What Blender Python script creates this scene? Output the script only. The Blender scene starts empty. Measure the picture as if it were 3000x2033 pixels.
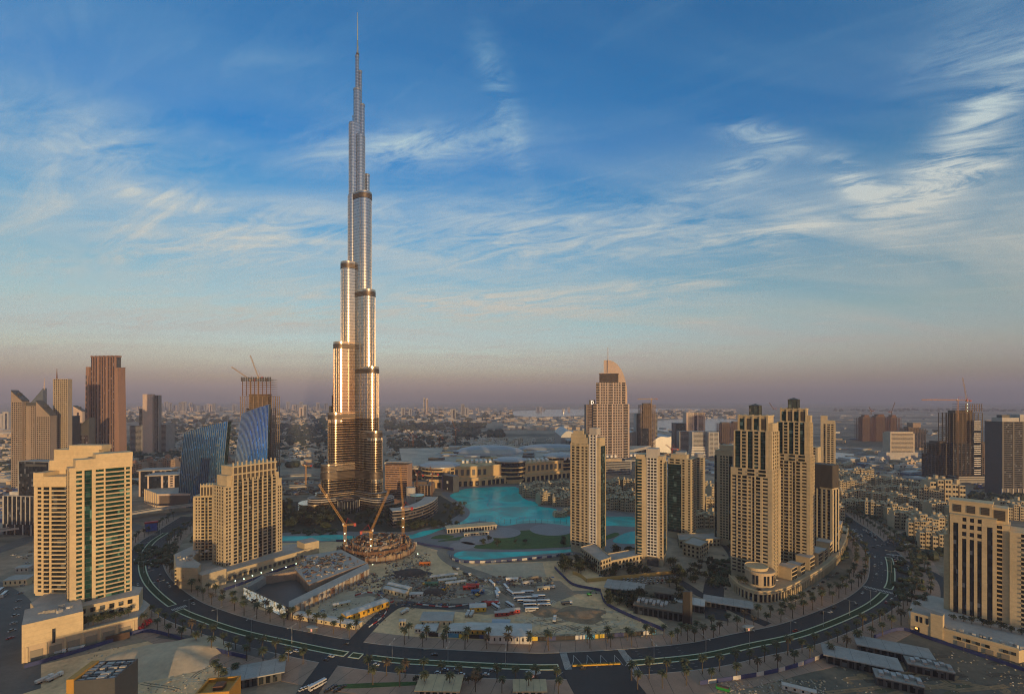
import bpy, math, random
from mathutils import Vector
sc = bpy.context.scene
C = bpy.context.collection
# tuning values of the light
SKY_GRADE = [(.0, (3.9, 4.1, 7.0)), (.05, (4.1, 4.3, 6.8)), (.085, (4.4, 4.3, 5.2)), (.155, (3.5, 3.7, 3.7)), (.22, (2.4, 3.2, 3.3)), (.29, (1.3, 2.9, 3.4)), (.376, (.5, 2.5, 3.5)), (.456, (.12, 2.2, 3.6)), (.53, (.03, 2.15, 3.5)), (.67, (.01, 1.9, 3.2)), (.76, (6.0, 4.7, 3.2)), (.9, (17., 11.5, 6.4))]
SKY_REAR = [(.0, (2.7, 1.8, 1.15)), (.12, (2.6, 1.8, 1.2)), (.22, (1.7, 1.7, 1.7)), (.38, (1.0, 1.8, 2.6)), (.8, (2.6, 2.5, 2.2))]
CLOUD = (1.0, .6, 1.15)
CLOUD_COL = [(.0, (3.2, 2.7, 3.2)), (.085, (4.2, 3.5, 3.2)), (.155, (5.2, 4.9, 4.2)), (.22, (5.6, 5.5, 4.8)), (.35, (4.9, 5.6, 5.6)), (.6, (3.4, 5.6, 6.4))]
SKY_STRENGTH = .1
SUN_STRENGTH, SUN_COL = 3.4, (1.0, .65, .30)
EXPOSURE = 0.2
HAZE_COL, HAZE_DENSITY = (.68, .71, .98), 8e-5
R = math.radians
random.seed(7)
# ---------------------------------------------------------------- camera
F, HOR, H = 1400.0, 1168.0, 183.0          # focal length in photo pixels, horizon row, eye height in metres
cam = bpy.data.objects.new('camera', bpy.data.cameras.new('camera')); C.objects.link(cam)
cam.data.sensor_width = 36; cam.data.lens = 36 * F / 3000
cam.data.shift_y = (HOR - 1016.5) / 3000
cam.location = (0, 0, H); cam.rotation_euler = (R(90), 0, 0)
cam.data.clip_start = 1; cam.data.clip_end = 90000
sc.camera = cam
# ---------------------------------------------------------------- sky, sun, exposure
SUN_EL, SUN_AZ = R(2.7), R(24)              # low sun just behind the camera
W = bpy.data.worlds.new('World'); sc.world = W; W.use_nodes = True
nt = W.node_tree; nt.nodes.clear()
def N(tree, t, **kw):
    n = tree.nodes.new(t)
    for k, v in kw.items():
        if k.startswith('i_'): n.inputs[k[2:]].default_value = v
        else: setattr(n, k, v)
    return n
def math_n(tree, op, a, b=None, c=None, clamp=False):
    n = tree.nodes.new('ShaderNodeMath'); n.operation = op; n.use_clamp = clamp
    for i, x in enumerate((a, b, c)):
        if x is None: continue
        if isinstance(x, (int, float)): n.inputs[i].default_value = x
        else: tree.links.new(x, n.inputs[i])
    return n.outputs[0]
def ramp(tree, fac, stops, interp='LINEAR'):
    n = tree.nodes.new('ShaderNodeValToRGB'); n.color_ramp.interpolation = interp
    el = n.color_ramp.elements
    while len(el) < len(stops): el.new(0.5)
    for e, (p, c) in zip(el, stops):
        e.position = p; e.color = (c[0], c[1], c[2], 1) if not isinstance(c, (int, float)) else (c, c, c, 1)
    tree.links.new(fac, n.inputs[0]); return n.outputs[0]
def mixc(tree, fac, a, b, mode='MIX'):
    n = tree.nodes.new('ShaderNodeMix'); n.data_type = 'RGBA'; n.blend_type = mode
    for i, x in ((0, fac), (6, a), (7, b)):
        if isinstance(x, (int, float)): n.inputs[i].default_value = x
        elif isinstance(x, tuple): n.inputs[i].default_value = (x[0], x[1], x[2], 1)
        else: tree.links.new(x, n.inputs[i])
    return n.outputs[2]
def noise(tree, vec, scale, detail=4, rough=.5, dist=0, dims='3D'):
    n = tree.nodes.new('ShaderNodeTexNoise'); n.noise_dimensions = dims
    n.inputs['Scale'].default_value = scale; n.inputs['Detail'].default_value = detail
    n.inputs['Roughness'].default_value = rough; n.inputs['Distortion'].default_value = dist
    if vec is not None: tree.links.new(vec, n.inputs['Vector'])
    return n.outputs['Fac']
sky = N(nt, 'ShaderNodeTexSky', sky_type='NISHITA', sun_disc=False, sun_elevation=SUN_EL, sun_rotation=math.pi - SUN_AZ,
        altitude=0, air_density=1.0, dust_density=1.6, ozone_density=2.2)
tc = N(nt, 'ShaderNodeTexCoord'); sep = N(nt, 'ShaderNodeSeparateXYZ'); nt.links.new(tc.outputs['Generated'], sep.inputs[0])
dx, dy, dz = sep.outputs
# colour grade of the clear sky by height above the horizon (strong blue, its unseen zenith brightened to light the ground)
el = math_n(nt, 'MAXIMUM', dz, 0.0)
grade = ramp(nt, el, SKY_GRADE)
front = ramp(nt, math_n(nt, 'ADD', math_n(nt, 'MULTIPLY', dy, .5), .5), [(.35, 0.), (.62, 1.)])
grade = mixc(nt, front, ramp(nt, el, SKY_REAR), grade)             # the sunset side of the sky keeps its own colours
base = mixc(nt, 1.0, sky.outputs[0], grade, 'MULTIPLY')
# cirrus: streaked noise on a flat layer high above, so the streaks run together towards the horizon
zz = math_n(nt, 'ADD', el, 0.10)
cx = math_n(nt, 'DIVIDE', dx, zz); cy = math_n(nt, 'DIVIDE', dy, zz)
def layer(ax, ay, rot, sx, sy, off, scale, detail, rough, dist):
    c, s = math.cos(rot), math.sin(rot)
    u = math_n(nt, 'ADD', math_n(nt, 'MULTIPLY', ax, c * sx), math_n(nt, 'MULTIPLY', ay, s * sx))
    v = math_n(nt, 'ADD', math_n(nt, 'MULTIPLY', ax, -s * sy), math_n(nt, 'MULTIPLY', ay, c * sy))
    cb = nt.nodes.new('ShaderNodeCombineXYZ'); nt.links.new(u, cb.inputs[0]); nt.links.new(v, cb.inputs[1]); cb.inputs[2].default_value = off
    return noise(nt, cb.outputs[0], scale, detail, rough, dist)
n1 = layer(cx, cy, R(12), .45, 1.5, 3.1, 1.0, 7, .58, .9)       # broad veils
n2 = layer(cx, cy, R(-28), .7, 3.2, 8.4, 1.5, 8, .62, 1.6)      # fine wisps
n3 = layer(cx, cy, R(5), .22, .6, 1.7, 1.0, 3, .5, .3)          # where the veils lie
veil = math_n(nt, 'MULTIPLY', ramp(nt, n1, [(.36, 0.), (.86, 1.)]), ramp(nt, n3, [(.36, .15), (.62, 1.)]))
wisp = math_n(nt, 'MULTIPLY', ramp(nt, n2, [(.52, 0.), (.80, 1.)]), ramp(nt, n3, [(.40, .15), (.60, .9)]))
def puff(px, py, wx, wy, amt, tilt=0):          # a patch of thicker cirrus around one direction of the sky
    d = Vector(((px - 1500) / F, 1, (HOR - py) / F)).normalized()
    qx, qz = d.x / d.y, d.z / d.y
    ux = math_n(nt, 'DIVIDE', dx, math_n(nt, 'MAXIMUM', dy, .05)); uz = math_n(nt, 'DIVIDE', dz, math_n(nt, 'MAXIMUM', dy, .05))
    a = math_n(nt, 'SUBTRACT', ux, qx); b = math_n(nt, 'SUBTRACT', uz, qz)
    c, s = math.cos(tilt), math.sin(tilt)
    u = math_n(nt, 'ADD', math_n(nt, 'MULTIPLY', a, c * F / wx), math_n(nt, 'MULTIPLY', b, s * F / wx))
    v = math_n(nt, 'ADD', math_n(nt, 'MULTIPLY', a, -s * F / wy), math_n(nt, 'MULTIPLY', b, c * F / wy))
    r = math_n(nt, 'ADD', math_n(nt, 'MULTIPLY', u, u), math_n(nt, 'MULTIPLY', v, v))
    e = math_n(nt, 'POWER', 2.718, math_n(nt, 'MULTIPLY', r, -1.0))
    return math_n(nt, 'MULTIPLY', math_n(nt, 'MULTIPLY', e, amt), math_n(nt, 'GREATER_THAN', dy, 0.0))
PUFFS = [(2860, 370, 330, 70, 1.3, R(48)), (2790, 520, 210, 55, 1.3, R(22)), (2500, 530, 90, 45, 1.5, R(-35)), (2860, 160, 200, 90, .5, R(20)),
         (2230, 395, 130, 35, .9, R(-10)), (2160, 500, 150, 35, .8, R(22)), (2280, 680, 230, 30, .9, R(10)),
         (1190, 430, 280, 55, 1.0, R(4)), (1470, 300, 40, 170, .8, R(18)), (700, 700, 620, 80, .7, R(6)), (480, 580, 150, 30, .6, R(-12)),
         (250, 420, 420, 130, .5, R(-18)), (1650, 690, 500, 90, .75, R(6)), (1560, 890, 420, 45, .8, R(3)), (2000, 830, 180, 18, .6, R(2)),
         (900, 900, 700, 60, .4, 0), (2200, 1030, 600, 26, .6, R(2)), (300, 940, 420, 30, .4, R(1))]
tot = None
for p in PUFFS:
    q = puff(*p); tot = q if tot is None else math_n(nt, 'ADD', tot, q)
fine = layer(cx, cy, R(-20), 1.2, 3.0, 5.5, 2.2, 9, .66, 1.2)
patch = math_n(nt, 'MULTIPLY', tot, ramp(nt, fine, [(.38, .0), (.70, 1.)]))
cov = math_n(nt, 'ADD', math_n(nt, 'ADD', math_n(nt, 'MULTIPLY', veil, CLOUD[0]), math_n(nt, 'MULTIPLY', wisp, CLOUD[1])), math_n(nt, 'MULTIPLY', patch, CLOUD[2]), clamp=True)
cov = math_n(nt, 'MULTIPLY', cov, ramp(nt, el, [(.0, .35), (.12, .8), (.3, 1.), (.8, .8)]))
ccol = ramp(nt, el, CLOUD_COL)
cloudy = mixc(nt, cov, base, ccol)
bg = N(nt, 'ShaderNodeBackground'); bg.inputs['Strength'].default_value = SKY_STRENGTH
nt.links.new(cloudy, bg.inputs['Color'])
wo = N(nt, 'ShaderNodeOutputWorld'); nt.links.new(bg.outputs[0], wo.inputs[0])
sun = bpy.data.objects.new('sun', bpy.data.lights.new('sun', 'SUN')); C.objects.link(sun)
sun.data.energy = SUN_STRENGTH; sun.data.angle = R(0.5); sun.data.color = SUN_COL
to_sun = Vector((math.sin(SUN_AZ) * math.cos(SUN_EL), -math.cos(SUN_AZ) * math.cos(SUN_EL), math.sin(SUN_EL)))
sun.rotation_euler = to_sun.to_track_quat('Z', 'Y').to_euler(); sun.location = (0, -200, 900)
sc.view_settings.view_transform = 'Standard'; sc.view_settings.look = 'None'; sc.view_settings.gamma = 1
sc.view_settings.exposure = EXPOSURE
try:
    sc.cycles.use_denoising = True; sc.cycles.denoising_prefilter = 'FAST'; sc.cycles.filter_width = 1.1; sc.cycles.max_bounces = 5; sc.cycles.diffuse_bounces = 2; sc.cycles.glossy_bounces = 3
    sc.cycles.volume_bounces = 0; sc.cycles.sample_clamp_indirect = 4; sc.cycles.caustics_reflective = False
except Exception: pass
# ---------------------------------------------------------------- helpers
def G(px, py, z=0.0):                      # photo pixel on the level z -> ground point
    Y = (H - z) * F / (py - HOR); return ((px - 1500) * Y / F, Y)
def X_(px, Y): return (px - 1500) * Y / F
def Z_(py, Y): return H - (py - HOR) * Y / F
MATS = {}
def M(name, col, rough=.7, metal=0., var=.12, scale=.06, spec=.5, bump=0., stripe=None, coat=0.):
    if name in MATS: return MATS[name]
    m = bpy.data.materials.new(name); m.use_nodes = True; t = m.node_tree; b = t.nodes['Principled BSDF']
    b.inputs['Roughness'].default_value = rough; b.inputs['Metallic'].default_value = metal
    b.inputs['Specular IOR Level'].default_value = spec; b.inputs['Coat Weight'].default_value = coat
    g = t.nodes.new('ShaderNodeNewGeometry')
    if var:
        f1 = noise(t, g.outputs['Position'], scale, 6, .65); f2 = noise(t, g.outputs['Position'], scale * 9, 3, .6)
        f = math_n(t, 'ADD', math_n(t, 'MULTIPLY', f1, .65), math_n(t, 'MULTIPLY', f2, .35))
        lo = tuple(c * (1 - var) for c in col); hi = tuple(min(1, c * (1 + var)) for c in col)
        o = ramp(t, f, [(.35, lo), (.65, hi)])
    else:
        o = None; b.inputs['Base Color'].default_value = (*col, 1)
    if stripe:                             # panel joints / floor lines: (spacing along z, spacing along the wall, depth of tone)
        sp = t.nodes.new('ShaderNodeSeparateXYZ'); t.links.new(g.outputs['Position'], sp.inputs[0])
        zf = math_n(t, 'FRACT', math_n(t, 'DIVIDE', sp.outputs[2], stripe[0]))
        k = math_n(t, 'LESS_THAN', zf, stripe[2])
        o = mixc(t, k, o, stripe[1])
    if o is not None: t.links.new(o, b.inputs['Base Color'])
    if bump:
        bn = t.nodes.new('ShaderNodeBump'); bn.inputs['Strength'].default_value = bump; bn.inputs['Distance'].default_value = .5
        t.links.new(noise(t, g.outputs['Position'], scale * 6, 5, .6), bn.inputs['Height']); t.links.new(bn.outputs[0], b.inputs['Normal'])
    MATS[name] = m; return m
def glass(name, col, rough=.08, cell=(3.0, 3.0, 3.4), lit=.0, var=.8, spec=.6, metal=0.):
    m = bpy.data.materials.new(name); m.use_nodes = True; t = m.node_tree; b = t.nodes['Principled BSDF']
    g = t.nodes.new('ShaderNodeNewGeometry')
    vm = t.nodes.new('ShaderNodeVectorMath'); vm.operation = 'DIVIDE'; vm.inputs[1].default_value = cell; t.links.new(g.outputs['Position'], vm.inputs[0])
    vf = t.nodes.new('ShaderNodeVectorMath'); vf.operation = 'FLOOR'; t.links.new(vm.outputs[0], vf.inputs[0])
    wn = t.nodes.new('ShaderNodeTexWhiteNoise'); t.links.new(vf.outputs[0], wn.inputs[0])
    lo = tuple(c * (1 - var * .6) for c in col); hi = tuple(c * (1 + var) for c in col); cu = tuple(min(.4, c * 5 + .06) for c in col)
    t.links.new(ramp(t, wn.outputs[0], [(.0, lo), (.62, hi), (.80, hi), (.84, tuple(c * 2.2 + .01 for c in col)), (.93, tuple(c * 2.4 + .015 for c in col)), (.95, cu)]), b.inputs['Base Color'])
    b.inputs['Roughness'].default_value = rough; b.inputs['Specular IOR Level'].default_value = spec; b.inputs['Metallic'].default_value = metal
    MATS[name] = m; return m
def emis(name, col, s):
    m = bpy.data.materials.new(name); m.use_nodes = True; b = m.node_tree.nodes['Principled BSDF']
    b.inputs['Base Color'].default_value = (*col, 1); b.inputs['Emission Color'].default_value = (*col, 1); b.inputs['Emission Strength'].default_value = s
    MATS[name] = m; return m
class MB:
    def __init__(s): s.v = []; s.f = []; s.k = []; s.m = []
    def mi(s, m):
        if m not in s.m: s.m.append(m)
        return s.m.index(m)
    def hexa(s, c, m):                     # 8 corners: bottom ring then top ring
        n = len(s.v); s.v += [tuple(p) for p in c]; k = s.mi(m)
        for q in ((3, 2, 1, 0), (4, 5, 6, 7), (0, 1, 5, 4), (1, 2, 6, 5), (2, 3, 7, 6), (3, 0, 4, 7)):
            s.f.append(tuple(n + i for i in q)); s.k.append(k)
    def box(s, x0, x1, y0, y1, z0, z1, m):
        s.hexa([(x0, y0, z0), (x1, y0, z0), (x1, y1, z0), (x0, y1, z0), (x0, y0, z1), (x1, y0, z1), (x1, y1, z1), (x0, y1, z1)], m)
    def obox(s, cx, cy, z0, z1, sx, sy, rot, m, taper=1.):
        c, n = math.cos(rot), math.sin(rot); o = []
        for z, k in ((z0, 1), (z1, taper)):
            for a, b in ((-1, -1), (1, -1), (1, 1), (-1, 1)):
                x, y = a * sx / 2 * k, b * sy / 2 * k; o.append((cx + x * c - y * n, cy + x * n + y * c, z))
        s.hexa(o, m)
    def poly(s, pts, m):
        n = len(s.v); s.v += [tuple(p) for p in pts]; s.f.append(tuple(range(n, n + len(pts)))); s.k.append(s.mi(m))
    def prism(s, pts, z0, z1, m, top=None, topz=None):   # pts counter-clockwise
        a = sum(pts[i][0] * pts[(i + 1) % len(pts)][1] - pts[(i + 1) % len(pts)][0] * pts[i][1] for i in range(len(pts)))
        if a < 0: pts = pts[::-1]; topz = topz[::-1] if topz else None
        n = len(s.v); L = len(pts)
        s.v += [(x, y, z0) for x, y in pts] + [(p[0], p[1], topz[i] if topz else z1) for i, p in enumerate(pts)]
        k = s.mi(m); kt = s.mi(top or m)
        for i in range(L):
            j = (i + 1) % L; s.f.append((n + i, n + j, n + L + j, n + L + i)); s.k.append(k)
        s.f.append(tuple(n + L + i for i in range(L))); s.k.append(kt)
    def tube(s, p, q, r0, r1=None, n=6, m=None, cap=True):
        r1 = r0 if r1 is None else r1; p, q = Vector(p), Vector(q); d = (q - p)
        if d.length < 1e-6: return
        d.normalize(); a = d.orthogonal().normalized(); b = d.cross(a); o = len(s.v); k = s.mi(m)
        for c, r in ((p, r0), (q, r1)):
            for i in range(n):
                t = 2 * math.pi * i / n; s.v.append(tuple(c + a * (r * math.cos(t)) + b * (r * math.sin(t))))
        for i in range(n):
            j = (i + 1) % n; s.f.append((o + i, o + j, o + n + j, o + n + i)); s.k.append(k)
        if cap:
            s.f.append(tuple(o + n + i for i in range(n))); s.k.append(k); s.f.append(tuple(o + n - 1 - i for i in range(n))); s.k.append(k)
    def lathe(s, prof, n, m, cx=0, cy=0, a0=0, a1=2 * math.pi, closed=True):
        o = len(s.v); k = s.mi(m); nn = n if closed else n + 1
        for r, z in prof:
            for i in range(nn):
                t = a0 + (a1 - a0) * i / n; s.v.append((cx + r * math.cos(t), cy + r * math.sin(t), z))
        for j in range(len(prof) - 1):
            for i in range(n):
                i2 = (i + 1) % nn
                s.f.append((o + j * nn + i, o + j * nn + i2, o + (j + 1) * nn + i2, o + (j + 1) * nn + i)); s.k.append(k)
        return s
    def mesh(s, name):
        me = bpy.data.meshes.new(name); me.from_pydata(s.v, [], s.f)
        for m in s.m: me.materials.append(m)
        me.polygons.foreach_set('material_index', s.k); me.update(); return me
    def build(s, name, parent=None, loc=None, kind=None, smooth=False):
        if not s.f: return None
        o = bpy.data.objects.new(name, s.mesh(name)); C.objects.link(o)
        if smooth:
            for p in o.data.polygons: p.use_smooth = True
        if parent is not None: o.parent = parent
        if loc is not None: o.location = loc
        if kind: o['kind'] = kind
        return o
def tag(o, label, cat, group=None):
    o['label'] = label; o['category'] = cat
    if group: o['group'] = group
    return o
def thing(name, label, cat, loc=(0, 0, 0), rz=0, group=None):
    o = bpy.data.objects.new(name, None); C.objects.link(o); o.location = loc; o.rotation_euler = (0, 0, rz)
    return tag(o, label, cat, group)
def copy_thing(root, loc, rz, label, group=None, scale=None):
    r = root.copy(); C.objects.link(r); r.location = loc; r.rotation_euler = (0, 0, rz); r['label'] = label
    if group: r['group'] = group
    if scale is not None: r.scale = scale
    for ch in root.children:
        c = ch.copy(); C.objects.link(c); c.parent = r
        for g in ch.children:
            d = g.copy(); C.objects.link(d); d.parent = c
    return r
def structure(mb, name): 
    return mb.build(name, kind='structure')
AUTO = {}
def auto(o, what, place):                  # a thing told apart from its like only by where it stands: labelled at the end
    AUTO.setdefault((what, place), []).append(o); return o
ONES = 'first second third fourth fifth sixth seventh eighth ninth tenth eleventh twelfth thirteenth fourteenth fifteenth sixteenth seventeenth eighteenth nineteenth'.split()
TENS = {2: 'twent', 3: 'thirt', 4: 'fort', 5: 'fift', 6: 'sixt', 7: 'sevent', 8: 'eight', 9: 'ninet'}
def ordinal(i):
    if i <= 19: return ONES[i - 1]
    t, u = divmod(i, 10)
    return TENS[t] + ('ieth' if u == 0 else 'y-' + ONES[u - 1]) if i < 100 else 'far ' + ordinal(i - 99)
def finish_labels():
    for (what, place), L in AUTO.items():
        L.sort(key=lambda o: o.matrix_world.translation.x / max(1, o.matrix_world.translation.y) if o.parent else o.location.x / max(1, o.location.y))
        for i, o in enumerate(L):
            if len(L) == 1: o['label'] = f'{what} {place}'
            elif i == 0: o['label'] = f'leftmost {what} {place}'
            elif i == len(L) - 1: o['label'] = f'rightmost {what} {place}'
            else: o['label'] = f'{ordinal(i + 1)} {what} from the left {place}'
# ---------------------------------------------------------------- materials
tan = M('stucco tan', (.48, .40, .265), .8, var=.16, scale=.05, stripe=(3.5, (.38, .30, .185), .05))
cream = M('stucco cream', (.58, .46, .28), .8, var=.15, scale=.05, stripe=(3.4, (.46, .365, .225), .04))
beige = M('stucco beige', (.50, .39, .26), .8, var=.12, scale=.05)
darktan = M('stucco dark ochre', (.33, .25, .16), .85, var=.15, scale=.06)
pinkstone = M('pink stone', (.56, .44, .36), .7, var=.08, scale=.04)
white = M('white paint', (.72, .70, .66), .6, var=.06, scale=.1)
dirtywhite = M('weathered white sheet', (.52, .51, .48), .6, var=.2, scale=.15)
grey = M('grey concrete', (.30, .29, .27), .85, var=.2, scale=.08)
lightgrey = M('pale concrete', (.42, .40, .37), .85, var=.16, scale=.08)
darkgrey = M('dark grey cladding', (.07, .075, .08), .5, var=.15)
rawconc = M('raw concrete', (.27, .20, .15), .9, var=.3, scale=.12)
rust = M('rusty formwork', (.15, .072, .042), .85, var=.4, scale=.2)
roofgrey = M('grey roof sheet', (.33, .33, .32), .7, var=.2, scale=.1)
roofmetal = M('roof metal', (.36, .37, .38), .45, metal=.4, var=.12, scale=.05)
metal = M('brushed metal', (.5, .5, .5), .35, metal=.9, var=.05)
steel = M('galvanised steel', (.42, .43, .43), .5, metal=.5, var=.1)
black = M('black rubber', (.012, .012, .013), .7, var=0)
trunkm = M('palm bark', (.10, .075, .05), .9, var=.3, scale=2.)
barkm = M('tree bark', (.08, .06, .04), .9, var=.3, scale=2.)
palmg = M('palm frond green', (.055, .066, .028), .65, var=.35, scale=.8)
palmdry = M('dry palm frond', (.085, .060, .030), .8, var=.3, scale=.8)
leafg = M('tree leaf green', (.035, .052, .022), .7, var=.5, scale=.4)
leafd = M('dark leaf green', (.020, .033, .016), .7, var=.5, scale=.4)
lawn = M('lawn', (.045, .105, .022), .9, var=.3, scale=.08, bump=.3)
asphalt = M('asphalt', (.035, .038, .043), .8, var=.25, scale=.05)
oldasphalt = M('dusty asphalt', (.28, .225, .17), .85, var=.25, scale=.05)
kerbm = M('painted kerb', (.58, .61, .44), .8, var=.15, scale=.3)
whiteline = M('road paint', (.55, .55, .53), .8, var=.25, scale=.5)
sand = M('packed sand', (.72, .49, .27), .95, var=.34, scale=.03, bump=.8)
greysand = M('compacted grey fill', (.50, .41, .29), .95, var=.22, scale=.03, bump=.4)
bluehoard = M('blue hoarding', (.030, .045, .15), .6, var=.2, scale=.2)
yellowwall = M('ochre wall', (.55, .34, .11), .85, var=.12, scale=.1)
redm = M('red paint', (.40, .03, .025), .45, var=.15, scale=.3)
orangem = M('orange paint', (.60, .17, .03), .5, var=.15, scale=.3)
yellowm = M('yellow paint', (.62, .36, .04), .5, var=.15, scale=.3)
greenm = M('green paint', (.03, .30, .06), .5, var=.15)
bluem = M('blue tarpaulin', (.02, .07, .26), .6, var=.2, scale=.3)
cabinm = M('cabin panel', (.62, .52, .32), .7, var=.08, scale=.2)
winm = glass('window glass', (.012, .016, .019), .10, spec=.16)
greenglass = glass('green glass', (.008, .034, .030), .06, var=.7, spec=.3)
tealglass = glass('teal glass', (.008, .024, .028), .06, var=.5, spec=.3)
blueglass = glass('blue mirror glass', (.055, .20, .42), .03, var=.12, metal=1., spec=.8, cell=(1.6, 1.6, 3.8))
darkglass = glass('dark curtain wall', (.012, .016, .024), .08, var=.6, spec=.25)
purpleglass = glass('dusky curtain wall', (.035, .032, .045), .12, var=.5)
louvre = M('dark louvre', (.045, .04, .036), .7, var=.1, stripe=(1.2, (.10, .085, .07), .4))
UNIT = None
def unit_mesh(m):                          # a unit box shared by every repeated pane / balcony of one material
    global UNIT
    UNIT = UNIT or {}
    if m.name not in UNIT:
        b = MB(); b.box(0, 1, 0, 1, 0, 1, m); UNIT[m.name] = b.mesh('pane_mesh')
    return UNIT[m.name]
class Bld:                                 # a building: local x along its front (left to right), local y away from the street
    def __init__(s, name, label, cat, pl, Yl, pr, Yr, depth, group=None, z0=0.):
        ax, ay, bx, by = X_(pl, Yl), Yl, X_(pr, Yr), Yr
        s.w = math.hypot(bx - ax, by - ay); s.d = depth; s.z0 = z0
        s.root = thing(name, label, cat, (ax, ay, 0), math.atan2(by - ay, bx - ax), group)
        s.parts = {}; s.items = {}; s.kinds = {}
        s.cs, s.sn = math.cos(s.root.rotation_euler.z), math.sin(s.root.rotation_euler.z); s.ax, s.ay = ax, ay
    def P(s, n):
        if n not in s.parts: s.parts[n] = MB()
        return s.parts[n]
    def local(s, px, Y): 
        x, y = X_(px, Y) - s.ax, Y - s.ay; return (x * s.cs + y * s.sn, -x * s.sn + y * s.cs)
    def facade(s, face, a0, a1, z0, z1, fh, pat, at=0., wall='wall', wm=None, gm=None, pro=.5, bal=1.2, sill=.35, mull=None, bm=None):
        wm = wm or tan; gm = gm or winm; W_ = s.P(wall); bm = bm or wm
        def mp(u, d, z):
            return (u, at - d, z) if face == 'F' else (at + d, u, z) if face == 'R' else (at - d, u, z)
        def cube(B, u0, u1, d0, d1, za, zb, m):
            p = mp(u0, d0, za); q = mp(u1, d1, zb); B.box(min(p[0], q[0]), max(p[0], q[0]), min(p[1], q[1]), max(p[1], q[1]), za, zb, m)
        def item(kind, u0, u1, d0, d1, za, zb, m):
            p = mp(u0, d0, za); q = mp(u1, d1, zb)
            s.items.setdefault((kind, m.name), []).append((min(p[0], q[0]), max(p[0], q[0]), min(p[1], q[1]), max(p[1], q[1]), za, zb, m))
        toks = []
        for t in pat.split():
            k = t[-1]; toks.append((k, float(t[:-1]) if t[:-1] else 1.))
        tw = sum(w for _, w in toks); u = a0; n = max(1, round((z1 - z0) / fh)); h = (z1 - z0) / n
        for k, w in toks:
            v = u + (a1 - a0) * w / tw
            if k == 's': cube(W_, u, v, -.3, pro, z0, z1, wm)
            elif k == 'p': cube(W_, u, v, -.3, pro + .45, z0, z1, wm)
            elif k == 'w':
                for i in range(n):
                    z = z0 + i * h; cube(W_, u, v, -.3, pro * .85, z, z + sill * h, wm); cube(W_, u, v, -.3, pro * .8, z + .92 * h, z + h, wm)
                    item('window', u, v, 0, .12, z + sill * h, z + .92 * h, gm)
            elif k == 'b':
                for i in range(n):
                    z = z0 + i * h; cube(W_, u, v, -.3, pro * .4, z, z + .12 * h, wm)
                    item('window', u, v, 0, .1, z + .12 * h, z + .95 * h, gm); item('balcony', u, v, .1, bal, z - .03 * h, z + .27 * h, bm)
            elif k == 'g':
                cube(s.P('curtain_wall'), u, v, -.3, .2, z0, z1, gm)
                if mull:
                    for i in range(n): cube(s.P('mullions'), u, v, .2, .32, z0 + i * h, z0 + i * h + .09 * h, mull)
            elif k == 'l': cube(s.P('louvre_panel'), u, v, -.3, .25, z0, z1, louvre)
            u = v
        return s
    def core(s, x0, x1, y0, y1, z0, z1, m=None, roof=None):
        c = s.P('wall'); c.box(x0 + .3, x1 - .3, y0 + .3, y1 - .3, z0, z1 - .15, m or tan)
        s.P('roof').box(x0 - .1, x1 + .1, y0 - .1, y1 + .1, z1 - .14, z1 + .55, roof or m or tan)
        return s
    def done(s, cap=100, skip=False):
        for n, b in s.parts.items():
            o = b.build('mullion' if n == 'mullions' else n, s.root, kind='stuff' if n in ('mullions', 'slot', 'roof_fin') else None)
        cx, cy = -s.ax * s.cs - s.ay * s.sn, s.ax * s.sn - s.ay * s.cs       # the camera, seen from the building
        by = {}
        for (kind, mn), L in s.items.items(): by.setdefault(kind, []).extend(L)
        for kind, L in by.items():
            L.sort(key=lambda q: (q[0] - cx) ** 2 + (q[2] - cy) ** 2 + (q[4] - H) ** 2 - 3 * (q[1] - q[0]) * 50)
            for q in L[:cap]:
                o = bpy.data.objects.new(kind, unit_mesh(q[6])); C.objects.link(o); o.parent = s.root
                o.location = (q[0], q[2], q[4]); o.scale = (q[1] - q[0], q[3] - q[2], q[5] - q[4])
            if len(L) > cap:
                b = MB()
                for q in L[cap:]: b.box(*q[:6], q[6])
                b.build(kind, s.root, kind='stuff')
        return s.root
# ---------------------------------------------------------------- the ground
gm = bpy.data.materials.new('city ground'); gm.use_nodes = True; t = gm.node_tree; b = t.nodes['Principled BSDF']; b.inputs['Roughness'].default_value = .95
g = t.nodes.new('ShaderNodeNewGeometry'); P_ = g.outputs['Position']
def stretched(sx, sy, scale, det=5, rough=.6, dist=0.):
    mp = t.nodes.new('ShaderNodeMapping'); mp.inputs['Scale'].default_value = (sx, sy, 1); t.links.new(P_, mp.inputs['Vector'])
    return noise(t, mp.outputs[0], scale, det, rough, dist)
c1 = ramp(t, noise(t, P_, .0011, 6, .62), [(.36, (.22, .17, .12)), (.5, (.40, .30, .21)), (.62, (.60, .46, .32))])
c2 = ramp(t, stretched(1, .45, .004, 6, .7), [(.40, (.12, .105, .085)), (.56, (.36, .29, .215)), (.66, (.48, .39, .29))])
c3 = mixc(t, .5, c1, c2)
scrub = ramp(t, stretched(.6, 1, .0016, 7, .7), [(.50, 0.), (.56, 1.)])
c4 = mixc(t, math_n(t, 'MULTIPLY', scrub, .75), c3, (.055, .06, .045))
fine_ = ramp(t, noise(t, P_, .05, 4, .7), [(.35, .72), (.65, 1.2)])
t.links.new(mixc(t, 1., c4, fine_, 'MULTIPLY'), b.inputs['Base Color'])
m = MB(); m.box(-26000, 26000, -2500, 26000, -4, -.06, gm); structure(m, 'ground')
def flat(name, pts, z, mat, px=True, kind='structure'):
    q = [G(*p) for p in pts] if px else pts
    m = MB(); m.prism(q, z - .05, z, mat); return m.build(name, kind=kind)
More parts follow.
